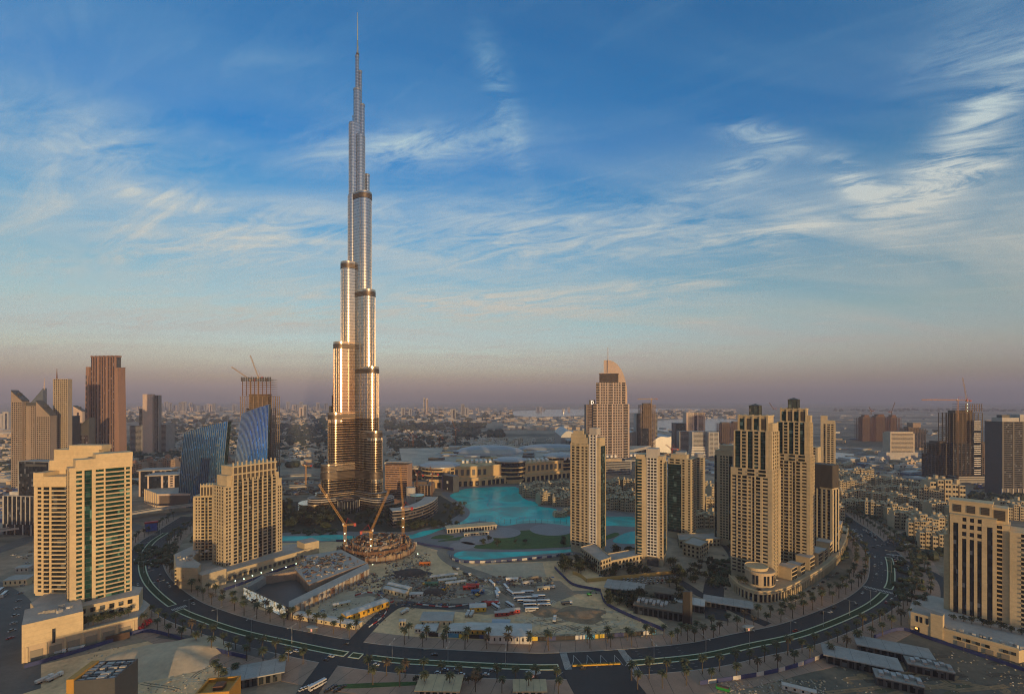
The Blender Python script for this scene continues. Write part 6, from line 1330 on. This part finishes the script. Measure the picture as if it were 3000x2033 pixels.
e0, e1 = Vector(G(848, 1813)), Vector(G(1083, 1691)); ed_ = (e1 - e0).normalized(); en = Vector((ed_.y, -ed_.x)); eL = (e1 - e0).length
for k in range(int(eL / 5)):
    p = e0 + ed_ * (k * 5 + 1) + en * .35; q = MB(); q.obox(p.x, p.y, 0, 8.9 + (k % 3) * .3, .7, .8, math.atan2(ed_.y, ed_.x), rawconc); wpart(EX, q, 'buttress')
    if k % 4 == 1: q = MB(); q.obox(p.x + ed_.x * 2.5, p.y + ed_.y * 2.5, 3.5, 8, 4, .5, math.atan2(ed_.y, ed_.x), random.choice([rust, darktan, M('ply panel', (.30, .19, .09), .8, var=.2)])); wpart(EX, q, 'formwork_panel')
m = MB()
for k in range(170):
    u, v = random.random(), random.random(); p = Vector(G(870, 1690)).lerp(Vector(G(905, 1735)), v).lerp(Vector(G(985, 1640)).lerp(Vector(G(1060, 1672)), v), u); m.obox(p.x, p.y, 9, 9 + random.uniform(.2, 1.6), random.uniform(.4, 5), random.uniform(.3, 1.6), random.uniform(0, 3), random.choice([rust, rawconc, darktan, dirtywhite, darkgrey, bluem if k % 8 == 0 else rawconc]))
wpart(EX, m, 'deck_clutter', 'stuff')
a, b_ = Vector(G(714, 1752)), Vector(G(838, 1812)); d = (b_ - a).normalized(); n_ = Vector((d.y, -d.x))
PB = thing('poster_wall', 'floodlit poster wall with pale blue and gold pictures by the palms', 'hoarding', (a.x, a.y, 0), math.atan2(d.y, d.x)); L = (b_ - a).length
m = MB(); m.box(0, L + 4, 0, 1, 0, 10.5, darkgrey); m.build('backing', PB)
pm = bpy.data.materials.new('poster picture'); pm.use_nodes = True; t = pm.node_tree; bs = t.nodes['Principled BSDF']; tcn = t.nodes.new('ShaderNodeTexCoord'); f1 = noise(t, tcn.outputs['Object'], .22, 4, .6); c_ = ramp(t, f1, [(.35, (.03, .04, .05)), (.45, (.35, .30, .18)), (.52, (.75, .72, .60)), (.6, (.30, .42, .48)), (.68, (.05, .05, .05))])
t.links.new(c_, bs.inputs['Base Color']); t.links.new(c_, bs.inputs['Emission Color']); bs.inputs['Emission Strength'].default_value = .35  # floodlight on the posters is put in as glow of the pictures
for k in range(6): m = MB(); m.box(L * k / 6 + .2, L * (k + 1) / 6 - .1, -.25, 0, .8, 10, pm); m.build('poster_panel', PB)
m = MB(); m.box(L + .4, L + 3.8, -.3, 0, .3, 10.6, black); m.box(L + 1.3, L + 2.7, -.5, -.3, 7.8, 9.2, white); m.box(L + 1.7, L + 2.3, -.6, -.5, 8.2, 8.8, black); m.lathe([(1., 0), (1., .2), (.5, .2), (.5, 0)], 14, white); m.build('emblem_panel', PB)
# clutter of the sites: timber, steel, pipes
m = MB()
for k in range(2000):
    px, py = random.choice([(random.uniform(860, 1000), random.uniform(1655, 1700)), (random.uniform(1130, 1260), random.uniform(1622, 1700)), (random.uniform(1100, 1320), random.uniform(1690, 1775)), (random.uniform(1190, 1400), random.uniform(1685, 1755)), (random.uniform(900, 1110), random.uniform(1680, 1735)), (random.uniform(1350, 1620), random.uniform(1690, 1720))]); x, y = G(px, py); on = 9 if (870 < px < 1000 and py < 1690) else 0
    m.obox(x, y, on, on + random.uniform(.2, 1.5), random.uniform(.4, 4), random.uniform(.3, 1.5), random.uniform(0, 3.1), random.choice([rust, rawconc, grey, lightgrey, darkgrey, darktan, darktan, darktan, rawconc, bluem if k % 7 == 0 else rawconc, redm if k % 14 == 0 else grey]))
m.build('site_debris', kind='stuff')
# site cabins, sheds, containers
def cabin(label, px, py, L, D, h, rz, wall, roof=None, group=None, nwin=0, cat='site cabin', name='site_cabin'):
    x, y = G(px, py); r = thing(name, label, cat, (x, y, 0), R(rz), group); m = MB(); m.box(-L / 2, L / 2, -D / 2, D / 2, 0, h, wall); m.build('wall', r)
    m = MB(); m.hexa([(-L / 2 - .4, -D / 2 - .4, h), (L / 2 + .4, -D / 2 - .4, h), (L / 2 + .4, D / 2 + .4, h), (-L / 2 - .4, D / 2 + .4, h), (-L / 2 - .4, -.2, h + .9), (L / 2 + .4, -.2, h + .9), (L / 2 + .4, .2, h + .9), (-L / 2 - .4, .2, h + .9)], roof or dirtywhite); m.build('roof', r)
    for k in range(nwin or max(2, int(L / 4))):
        xx = -L / 2 + L * (k + .5) / (nwin or max(2, int(L / 4))); q = MB(); q.box(xx - .6, xx + .6, -D / 2 - .08, -D / 2, h * .35, h * .75, winm); q.build('window', r)
    q = MB(); q.box(L / 2, L / 2 + .07, -.5, .5, 0, 2.1, darkgrey); q.build('door', r); return r
cabin('long yellow two-storey site office with grey roof catching sunlight', 1072, 1796, 40, 9, 5.6, 47, yellowm, nwin=9)
cabin('long low cream site office with grey roof beside the palms', 958, 1822, 62, 8, 3.4, -18, cabinm, nwin=14)
cabin('single cream cabin on the grey fill', 1000, 1775, 14, 4, 3., 30, cabinm)
cabin('cream double site cabin, front one of two parallel rows', 1160, 1742, 26, 6, 5, -28, cabinm); cabin('cream double site cabin, rear one of two parallel rows', 1170, 1730, 26, 6, 5, -28, cabinm); cabin('short white cabin beside the two cream rows', 1220, 1746, 12, 5, 3, 5, dirtywhite)
cabin('cream cabin row nearest the dusty haul road', 1300, 1692, 28, 5, 3, 18, cabinm); cabin('cream cabin row in the middle of three', 1310, 1704, 18, 5, 3, 18, cabinm); cabin('cream cabin row lowest of three', 1335, 1712, 20, 5, 3, 18, cabinm)
cabin('grey-roofed yellow site house on the sandy yard', 1282, 1822, 26, 16, 5, 0, cabinm, lightgrey, cat='shed', name='site_shed'); cabin('narrow white cabin below the grey-roofed house', 1252, 1846, 5, 14, 3, -8, dirtywhite); cabin('narrow grey cabin beside the white one', 1273, 1846, 5, 14, 3, -4, lightgrey)
cabin('white roofed yellow shed by the front hoarding', 1402, 1852, 20, 12, 5, -3, yellowm, cat='shed', name='site_shed'); cabin('large white metal shed at the corner of the sandy lot', 1492, 1866, 34, 20, 6, -2, dirtywhite, dirtywhite, cat='shed', name='site_shed'); cabin('small yellow cabin with white awning roof', 1400, 1786, 14, 9, 4, 6, yellowm); cabin('pale blue roofed shed behind the large white shed', 1468, 1836, 14, 10, 4, -4, steel, M('blue grey roof', (.30, .36, .42), .5, var=.1), cat='shed', name='site_shed')
for i, px in enumerate((1322, 1336, 1350, 1363)): cabin(('leftmost', 'second', 'third', 'rightmost')[i] + ' white container in the row behind the front hoarding', px, 1846, 3.2, 13, 2.8, -4, dirtywhite, cat='container', name='container')
cabin('lone white container on sand behind the front hoarding', 1228, 1848, 5, 7, 3.6, -6, dirtywhite, cat='container', name='container'); cabin('tall cream container by the junction', 1180, 1834, 5, 4, 5, 0, cabinm, cat='container', name='container')
for i, (px, py, c, n) in enumerate(((1375, 1726, redm, 'red'), (1385, 1720, redm, 'dull red upper'), (1400, 1738, M('blue container', (.03, .12, .3), .5), 'blue'), (1245, 1655, orangem, 'orange'), (1265, 1715, M('green container', (.04, .14, .10), .5), 'dark green'), (1010, 1690, bluem, 'deep blue'), (1440, 1772, redm, 'red-topped'), (1592, 1728, M('cream container', (.5, .44, .32), .6), 'cream'), (1545, 1712, lightgrey, 'pale grey'), (1500, 1702, white, 'white roofed'), (1560, 1700, darktan, 'brown'))): cabin(n + ' steel container on the building site near the haul road', px, py, 12, 3, 3, random.uniform(-5, 25), c, c, cat='container', name='container')
for i in range(3): cabin(('nearest', 'middle', 'farthest')[i] + ' red-sided container in the long red row of the yard', 1470 + i * 16, 1802 - i * 4, 12, 4, 3.2, 8, redm, M('grey lid', (.42, .40, .38), .6), cat='container', name='container')
def truck_proto(cabm, bedm, L=10.):
    r = thing('lorry', 'x', 'lorry', (0, -740, 0)); m = MB(); m.box(L / 2 - 2.2, L / 2, -1.2, 1.2, .8, 2.9, cabm); m.build('cab', r); m = MB(); m.hexa([(-L / 2, -1.2, 1.1), (L / 2 - 2.5, -1.2, 1.1), (L / 2 - 2.5, 1.2, 1.1), (-L / 2, 1.2, 1.1), (-L / 2 - .3, -1.3, 2.6), (L / 2 - 2.5, -1.3, 2.6), (L / 2 - 2.5, 1.3, 2.6), (-L / 2 - .3, 1.3, 2.6)], bedm); m.build('load_bed', r)
    m = MB(); m.box(L / 2, L / 2 + .05, -1.05, 1.05, 1.8, 2.6, winm); m.build('windscreen', r)
    for x in (-L * .35, -L * .22, L * .36):
        for s in (-1, 1): q = MB(); q.tube((x, s * .85, .5), (x, s * 1.2, .5), .5, .5, 10, black); q.build('wheel', r)
    return r
T1, T2 = truck_proto(white, darkgrey), truck_proto(white, dirtywhite, 9); done_ = []
for i, (px, py, rz, k, lab) in enumerate(((1335, 1668, -45, 0, 'dark tipper lorry topmost on the curving haul road'), (1368, 1684, -38, 0, 'dark tipper lorry second on the haul road'), (1415, 1704, -35, 0, 'dark tipper lorry behind the line of coaches'), (1458, 1770, -70, 1, 'white tanker lorry in the yard'), (1370, 1802, 80, 1, 'white lorry, first of two parked side by side'), (1382, 1802, 80, 1, 'white lorry, second of two parked side by side'), (1625, 1818, 80, 1, 'white tipper alone on the sandy lot'), (1660, 1770, 10, 0, 'dusty lorry on the sand slope'), (1613, 1723, 5, 1, 'white box lorry behind the coaches'), (170, 1915, 30, 1, 'white lorry by the cream podium, lower'), (225, 1905, 25, 1, 'white lorry by the cream podium, upper'), (130, 1995, 70, 1, 'white mixer lorry on the sandy near lot'), (160, 1988, 80, 1, 'second white lorry on the sandy near lot'), (1185, 1795, 60, 1, 'small lorry leaving the site gate'))):
    x, y = G(px, py); pr = (T1, T2)[k]
    if k in done_: copy_thing(pr, (x, y, .05), R(rz), lab, 'site lorries')
    else: pr.location = (x, y, .05); pr.rotation_euler.z = R(rz); pr['label'] = lab; pr['group'] = 'site lorries'; done_.append(k)
def digger(label, px, py, rz, mat):
    x, y = G(px, py); r = thing('excavator', label, 'excavator', (x, y, 0), R(rz)); m = MB(); m.box(-2, 2, -1.5, -.8, 0, .9, black); m.box(-2, 2, .8, 1.5, 0, .9, black); m.build('track', r); m = MB(); m.box(-2.4, 1.3, -1.4, 1.4, 1, 2.2, mat); m.build('body', r); m = MB(); m.box(.0, 1.4, -1.3, -.2, 2.2, 3.4, winm); m.build('cab', r); m = MB(); m.tube((1.2, .3, 2), (4, .3, 5), .35, .28, 5, mat); m.tube((4, .3, 5), (6.4, .3, 2), .28, .2, 5, mat); m.box(6, 7, -.3, .9, .8, 2, darkgrey); m.build('arm', r)
digger('yellow excavator at the edge of the dark scrap heap', 1245, 1713, 20, yellowm); digger('yellow excavator by the blue tarpaulins', 1302, 1730, -30, yellowm); digger('yellow excavator beside the red containers', 1400, 1745, 40, yellowm); digger('bright green excavator at the top of the sandy lot', 1727, 1743, 10, greenm)
# hoardings and walls
def wallrun(name, label, pts, h, mat, cat, th=.3, alt=None, world=False):
    L = [Vector((*p, 0)) for p in pts] if world else spline([G(*p) for p in pts], 6); r = thing(name, label, cat, (L[0].x, L[0].y, 0)); k = max(1, len(L) // 24)
    for i in range(0, len(L) - 1, k):
        m = MB(); strip(m, L[i:min(i + k + 1, len(L))], -th / 2, th / 2, 0, h, mat if not alt else alt[(i // k) % len(alt)]); wpart(r, m, 'panel')
    m = MB()
    for p in L[::max(2, k)]: m.obox(p.x, p.y, 0, h + .15, .35, .35, 0, darkgrey)
    wpart(r, m, 'post', 'stuff')
wallrun('site_hoarding', 'blue hoarding separating the site from the lake canal', [(985, 1586), (1100, 1588), (1200, 1590), (1260, 1600), (1300, 1606), (1330, 1612)], 2.6, bluehoard, 'hoarding')
wallrun('site_hoarding', 'blue and white hoarding round the oval pool', [(1318, 1625), (1325, 1640), (1360, 1648), (1440, 1648), (1520, 1642), (1600, 1634), (1680, 1624)], 2.4, bluehoard, 'hoarding', alt=[bluehoard, dirtywhite])
wallrun('site_hoarding', 'blue hoarding slanting along the sandy lot beside the villa hedge', [(1760, 1740), (1775, 1770), (1830, 1800), (1890, 1826), (1945, 1848)], 2.8, bluehoard, 'hoarding')
wallrun('site_hoarding', 'blue hoarding at the foot of the slab tower podium', [(655, 1730), (700, 1715), (760, 1693), (830, 1668), (880, 1652)], 2.6, bluehoard, 'hoarding')
wallrun('site_hoarding', 'blue hoarding bordering the sandy near lot and outer palms', [(70, 1958), (200, 1920), (330, 1880), (420, 1852), (500, 1866), (600, 1900), (724, 1930)], 2.8, bluehoard, 'hoarding')
wallrun('site_hoarding', 'blue and white hoarding along the outer pavement below the rotunda', [(2050, 2006), (2150, 1992), (2250, 1975), (2330, 1955), (2400, 1930), (2430, 1920)], 2.8, bluehoard, 'hoarding', alt=[bluehoard, dirtywhite, bluehoard])
wallrun('site_hoarding', 'blue hoarding before the ochre hotel podium', [(2560, 1870), (2640, 1846), (2720, 1872), (2820, 1905), (2940, 1945), (3010, 1970)], 2.6, bluehoard, 'hoarding')
wallrun('site_hoarding', 'blue hoarding round the small yard by the ochre wall', [(1625, 1665), (1650, 1690), (1680, 1715), (1740, 1728), (1760, 1732)], 2.6, bluehoard, 'hoarding')
wallrun('garden_wall', 'low ochre wall between the slender towers and the packed car park', [(1678, 1682), (1700, 1690), (1718, 1705)], 3.6, yellowwall, 'wall', .6); wallrun('garden_wall', 'long straight ochre wall above the packed car park', [(1718, 1705), (1820, 1696), (1920, 1686), (1998, 1678)], 3.6, yellowwall, 'wall', .6)
pst = [M('poster black', (.02, .02, .025), .5), M('poster white', (.6, .6, .58), .5), M('poster cyan', (.04, .25, .45), .5), M('poster yellow', (.6, .45, .06), .5), MATS['poster black'], bluehoard, MATS['poster black']]
i0, i1 = bidx(1215, 1938), bidx(2010, 1926)
wallrun('poster_hoarding', 'long hoarding with black, cyan and yellow posters before the sandy lot', [(BL[i] + BN[i] * 36)[:2] for i in range(i0, i1)], 3.0, pst[0], 'hoarding', .3, pst, True)
wallrun('barrier', 'red and white plastic barrier line round the grey fill', [(1040, 1745), (1080, 1735), (1120, 1750), (1135, 1780), (1118, 1810), (1080, 1838)], 1., redm, 'barrier', .5, [redm, white]); wallrun('barrier', 'red and white plastic barrier line along the bus yard road', [(1220, 1770), (1300, 1778), (1345, 1775), (1440, 1758)], 1., redm, 'barrier', .5, [redm, white]); wallrun('retaining_wall', 'brown sheet-pile retaining wall beside the sandy near lot', [(310, 1884), (345, 1876), (380, 1868)], 5, M('sheet pile', (.075, .045, .03), .9, var=.3, scale=.3), 'wall', .8)
# sand heaps
for i, (px, py, r_, h, mt, lab) in enumerate(((500, 1925, 38, 7, greysand, 'broad grey sealed mound on the sandy near lot'), (880, 1610, 26, 5, sand, 'low sand heap beside the round shell'), (1700, 1800, 22, 3, M('brown spoil', (.27, .19, .12), .95, var=.3, scale=.1), 'brown spoil heap on the sandy lot'), (1600, 1790, 15, 2.5, MATS['brown spoil'], 'smaller brown spoil heap near the white tipper'), (1200, 1680, 20, 3, M('scrap', (.06, .045, .04), .9, var=.5, scale=.4), 'dark scrap heap beside the cream cabins'), (1270, 1735, 13, 3, MATS['scrap'], 'second dark scrap heap by the tarpaulins'))):
    c = G(px, py); m = MB(); n = 40; pr = [(1, 0), (.86, .22), (.62, .6), (.38, .9), (0, 1)]; m.lathe(pr, n, mt); rnd = random.Random(i); ph = [rnd.uniform(0, 6) for _ in range(3)]
    m.v = [(x * r_ * (1 + .16 * math.sin(3 * math.atan2(y, x) + ph[0]) + .08 * math.sin(7 * math.atan2(y, x) + ph[1])), y * r_ * .75 * (1 + .12 * math.sin(4 * math.atan2(y, x) + ph[2])), z * h) for x, y, z in m.v]; o = m.build('sand_heap', loc=(c[0], c[1], 0), smooth=True); tag(o, lab, 'heap')
# ---------------------------------------------------------------- low pavilions round the boulevard
def pavilion(name, label, px, py, L, D, h, rz, roofm=None, wall=None, cat='pavilion', plant=0, over=2.):
    x, y = G(px, py); r = thing(name, label, cat, (x, y, 0), R(rz)); m = MB(); m.box(-L / 2, L / 2, -D / 2, D / 2, 0, h, wall or darkgrey); m.build('wall', r); m = MB(); m.box(-L / 2 - over, L / 2 + over, -D / 2 - over, D / 2 + over, h, h + .7, roofm or roofgrey); m.build('roof', r)
    for k in range(4): q = MB(); xx = -L / 2 + L * (k + .5) / 4; q.box(xx, xx + .12, -D / 2 - over, D / 2 + over, h + .7, h + .78, darkgrey); q.build('roof_seam', r)
    for k in range(int(L / 4)): q = MB(); xx = -L / 2 + 4 * k + 1; q.box(xx, xx + 2.6, -D / 2 - .1, -D / 2, .4, h * .85, winm); q.build('window', r)
    for k in range(plant): q = MB(); q.box(-L / 2 + 2 + k * 3.2, -L / 2 + 4.4 + k * 3.2, -D * .3 + (k % 2) * 3, D * .1 + (k % 2) * 2, h + .7, h + 2.4, steel); q.build('roof_unit', r)
    return r
pavilion('sales_pavilion', 'flat grey-roofed dark pavilion beside the sandy near lot', 742, 1992, 34, 15, 6, 22); pavilion('sales_pavilion', 'long flat-roofed dark pavilion, nearer the hoarding of two', 2520, 1950, 40, 14, 6, -28); pavilion('sales_pavilion', 'long flat-roofed dark pavilion, farther of two by the hotel lot', 2614, 1920, 40, 13, 6, -28)
pavilion('plant_building', 'low dark block with silver roof pipes at the near end of the pavilion', 2630, 2008, 24, 11, 5, -28, grey, plant=7, over=.3); pavilion('plant_building', 'low dark block with silver roof pipes beside the farther pavilion', 2720, 1968, 24, 11, 5, -28, grey, plant=7, over=.3)
pavilion('corner_pavilion', 'pale cream flat roof in the middle of the bottom edge', 1288, 2022, 24, 14, 4.5, -2, cream, lightgrey); pavilion('corner_pavilion', 'smaller pale flat roof beside the plaza crossing', 1552, 2030, 17, 9, 4.5, 0, cream, lightgrey)
pavilion('garden_villa', 'modern villa with broad grey sheet roof behind dark hedges', 1830, 1735, 32, 18, 6, -20, roofgrey); pavilion('garden_villa', 'modern low house with beamed roof terrace', 1935, 1795, 42, 20, 7, -24, M('brown deck roof', (.16, .13, .10), .8, var=.2), plant=8, over=.4); pavilion('garden_villa', 'pale-roofed wing of the beamed terrace house', 2020, 1780, 24, 14, 6, -24, dirtywhite, over=.6); pavilion('garden_villa', 'brown flat roofed wing behind the terrace house', 1955, 1752, 22, 12, 6, -20, MATS['brown deck roof'], over=.4)
pavilion('car_shelter', 'grey ribbed shelter roof beside the rotunda street', 2132, 1778, 36, 12, 4.5, -24, roofgrey); pavilion('lake_pavilion', 'long low cream pavilion on the lake promenade', 1380, 1552, 70, 16, 6, 17, cream, lightgrey, over=.8); pavilion('lake_pavilion', 'short cream annex before the long lake pavilion', 1395, 1566, 34, 6, 3, 17, cream, lightgrey, over=.3)
x, y = G(2013, 1838); r = thing('pylon_sign', 'tall black slab pylon beside the terrace house', 'pylon', (x, y, 0), R(-10)); m = MB(); m.box(-3.4, 2.2, -.9, .9, 0, 29, M('black pylon', (.02, .02, .022), .4)); m.build('slab', r); m = MB(); m.box(2.2, 3.8, -1, 1, 0, 29.5, darkgrey); m.build('edge', r)
for i, (px, py, rz, lab) in enumerate(((915, 1850, -12, 'round-roofed grey bus kiosk beside the long site office'), (1562, 1985, 0, 'oval-roofed grey bus kiosk on the outer pavement'), (2192, 1848, 14, 'oval-roofed pale bus kiosk below the rotunda'))):
    x, y = G(px, py); r = thing('bus_kiosk', lab, 'kiosk', (x, y, .12), R(rz)); m = MB(); m.lathe([(1, 3.4), (1, 3.7), (0, 3.85)], 24, lightgrey); m.v = [(a * 5.2, b_ * 2.6, c) for a, b_, c in m.v]; m.build('roof', r); m = MB(); m.box(-3, 3, -1, 1, 0, 3.4, M('kiosk glass', (.12, .14, .15), .15)); m.build('cabin', r); m = MB(); m.box(-.8, .6, -1.1, -1, .6, 2.6, emis('advert', (.7, .35, .3), .35) if 'advert' not in MATS else MATS['advert']); m.build('advert_panel', r)
for i in range(10):
    x, y = G(1684 + i * 14, 1950 - (i * .6)); r = thing('planter', 'x', 'planter', (x, y, .01), 0, 'plaza planter boxes'); m = MB(); m.obox(0, 0, 0, .9, 3.2, 1.6, 0, yellowm); m.build('box', r); m = MB(); m.obox(0, 0, .9, 1.6, 2.6, 1.1, .1, leafd, .6); m.build('plants', r); auto(r, 'yellow planter box', 'across the hatched plaza crossing')
x, y = G(2118, 2020); r = thing('skip', 'bright green waste skip on the brown lot', 'skip', (x, y, 0), R(-30)); m = MB(); m.hexa([(-3.6, -1.2, 0), (3.6, -1.2, 0), (3.6, 1.2, 0), (-3.6, 1.2, 0), (-4.2, -1.4, 1.9), (4.2, -1.4, 1.9), (4.2, 1.4, 1.9), (-4.2, 1.4, 1.9)], greenm); m.build('body', r); m = MB(); m.obox(0, 0, 1.85, 2.2, 7, 2.2, 0, rust); m.build('load', r)
cabin('white site cabin at the bottom edge of the brown lot', 2340, 2026, 18, 3.4, 3, -28, dirtywhite)
cabin('pale grey-roofed workshop behind the cream tower', 62, 1708, 20, 14, 6, 10, cabinm, lightgrey, cat='shed', name='site_shed'); cabin('smaller shed beside the pale workshop', 75, 1672, 12, 10, 5, 10, lightgrey, lightgrey, cat='shed', name='site_shed')
# two roofs of nearer buildings rising from below the frame
def near_roof(label, pl, pr, py, Y, wall, D):
    x0, x1 = X_(pl, Y), X_(pr, Y); z = Z_(py, Y); r = thing('near_building', label, 'building', ((x0 + x1) / 2, Y, 0), R(8)); w = x1 - x0; m = MB(); m.box(-w / 2, w / 2, 0, D, 0, z - 1.6, wall); m.build('wall', r)
    for a in ((-w / 2, w / 2, 0, .7), (-w / 2, w / 2, D - .7, D), (-w / 2, -w / 2 + .7, .7, D - .7), (w / 2 - .7, w / 2, .7, D - .7)): m = MB(); m.box(*a, z - 1.6, z, wall); m.build('parapet', r)
    return r, w, z
r, w, z = near_roof('sunlit orange-yellow roof box peeking over the bottom edge', 574, 668, 2028, 205, M('lit ochre', (.45, .23, .04), .6, var=.1), 12)  # wall colour carries the orange of the evening sun
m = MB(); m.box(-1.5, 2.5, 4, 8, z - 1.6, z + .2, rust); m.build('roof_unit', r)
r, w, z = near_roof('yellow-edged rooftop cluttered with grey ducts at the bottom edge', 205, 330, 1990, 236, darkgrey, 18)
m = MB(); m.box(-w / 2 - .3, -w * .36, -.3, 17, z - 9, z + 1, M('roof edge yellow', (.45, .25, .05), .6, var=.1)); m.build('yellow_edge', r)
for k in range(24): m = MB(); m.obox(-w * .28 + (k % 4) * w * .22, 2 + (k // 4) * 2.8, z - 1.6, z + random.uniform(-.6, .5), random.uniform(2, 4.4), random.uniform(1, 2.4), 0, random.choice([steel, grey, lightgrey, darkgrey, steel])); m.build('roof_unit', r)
# lake promenade posts, site floodlights
for k in range(15):
    x, y = G(1405 + k * 18.2, 1532 + (2 if k > 2 else 0)); m = MB(); m.tube((0, 0, 0), (0, 0, 7), .25, .2, 5, darkgrey); o = m.build('bollard_light', loc=(x, y, .06)); tag(o, 'x', 'lamp post', 'dark posts in the lake edge'); auto(o, 'slim dark post', 'standing along the near lake edge')
for i, (px, py) in enumerate(((690, 1722), (715, 1716), (740, 1706), (766, 1697), (798, 1688), (838, 1680), (868, 1670), (893, 1662), (995, 1668), (1092, 1672), (1224, 1640), (955, 1645))):
    x, y = G(px, py); r = thing('site_floodlight', 'x', 'floodlight', (x, y, 0), 0, 'lit site floodlights'); m = MB(); m.tube((0, 0, 0), (0, 0, 7), .12, .08, 5, steel); m.build('pole', r); m = MB(); m.obox(0, -.3, 6.8, 7.4, .7, .35, 0, MATS['work lamp']); m.build('lamp', r); auto(r, 'lit greenish-white floodlight', 'on the building site edge')

# tyre tracks, stains and stones on the bare lots
m = MB(); tm = M('tyre track', (.27, .20, .135), .95, var=.25, scale=.2); t2 = M('pale track', (.56, .47, .34), .95, var=.2, scale=.2); t3 = M('dark stain', (.085, .072, .055), .95, var=.3, scale=.2)
def track(x0, y0, x1, y1, mt, w=.45, z=.062):
    c = ((x0 + x1) / 2 + random.uniform(-40, 40), (y0 + y1) / 2 + random.uniform(-10, 10)); L = spline([G(x0, y0), G(*c), G(x1, y1)], 4)
    for s_ in (-1, 1): strip(m, L, s_ - w, s_ + w, 0, z + random.uniform(0, .02), mt)
for k in range(46): a = (random.uniform(1480, 1850), random.uniform(1790, 1868)); track(*a, a[0] + random.uniform(-180, 180), min(1870, max(1770, a[1] + random.uniform(-40, 40))), random.choice([tm, t2]))
for k in range(26): a = (random.uniform(1130, 1600), random.uniform(1690, 1780)); track(*a, a[0] + random.uniform(-120, 120), a[1] + random.uniform(-30, 30), random.choice([tm, t2, t3]), .6)
for k in range(26): a = (random.uniform(240, 640), random.uniform(1900, 2020)); track(*a, a[0] + random.uniform(-140, 140), min(2030, max(1895, a[1] + random.uniform(-40, 40))), random.choice([tm, t2]), .4)
for k in range(40): a = (random.uniform(2500, 2950), random.uniform(1930, 2030)); track(*a, a[0] + random.uniform(-160, 160), a[1] + random.uniform(-20, 20), random.choice([M('ochre soil', (.30, .20, .11), .95, var=.3, scale=.2), t3, M('dry grass', (.10, .095, .05), .95, var=.3, scale=.2)]), .8)
structure(m, 'ground_tracks')
m = MB()
for k in range(1500):
    px, py = random.choice([(random.uniform(1470, 1900), random.uniform(1780, 1870)), (random.uniform(240, 660), random.uniform(1895, 2030)), (random.uniform(2440, 3000), random.uniform(1900, 2033)), (random.uniform(2100, 2420), random.uniform(1990, 2033)), (random.uniform(930, 1130), random.uniform(1760, 1830))]); x, y = G(px, py)
    m.obox(x, y, 0, random.uniform(.15, .6), random.uniform(.3, 1.4), random.uniform(.3, 1.2), random.uniform(0, 3), random.choice([darktan, tm, t2, lightgrey, darkgrey, beige]), .6)
m.build('loose_stones', kind='stuff')
# ---------------------------------------------------------------- haze
hm = bpy.data.materials.new('desert haze'); hm.use_nodes = True; t = hm.node_tree; t.nodes.clear()
v = t.nodes.new('ShaderNodeVolumePrincipled'); v.inputs['Color'].default_value = (*HAZE_COL, 1); v.inputs['Density'].default_value = HAZE_DENSITY; v.inputs['Anisotropy'].default_value = -.15
ou = t.nodes.new('ShaderNodeOutputMaterial'); t.links.new(v.outputs[0], ou.inputs['Volume'])
m = MB(); m.box(-26500, 26500, -2600, 26500, -5.5, 905, hm); m.build('haze', kind='stuff')
random.seed(5)
for k in range(92):                                              # the rest of the city, behind the viewpoint: it shades the low ground and shows in the mirrored glass
    m = MB(); x = -3400 + (k // 2) * 106 + random.uniform(-30, 30); y = -random.uniform(420, 800) if k % 2 else -random.uniform(1000, 1800); m.obox(x, y, 0, random.uniform(36, 62), random.uniform(40, 75), 40, random.uniform(-.4, .4), beige); structure(m, 'city_block')
for k in range(44):                                              # city beyond the frame's edge, seen only in the mirrored offices
    y = random.uniform(-380, 560); x = -max(0, y) * 1.15 - 150 - random.uniform(0, 900); m = MB(); m.obox(x, y, 0, random.uniform(18, 48), random.uniform(30, 60), random.uniform(25, 45), random.uniform(-.4, .4), beige); structure(m, 'city_block')
bpy.context.view_layer.update(); finish_labels()
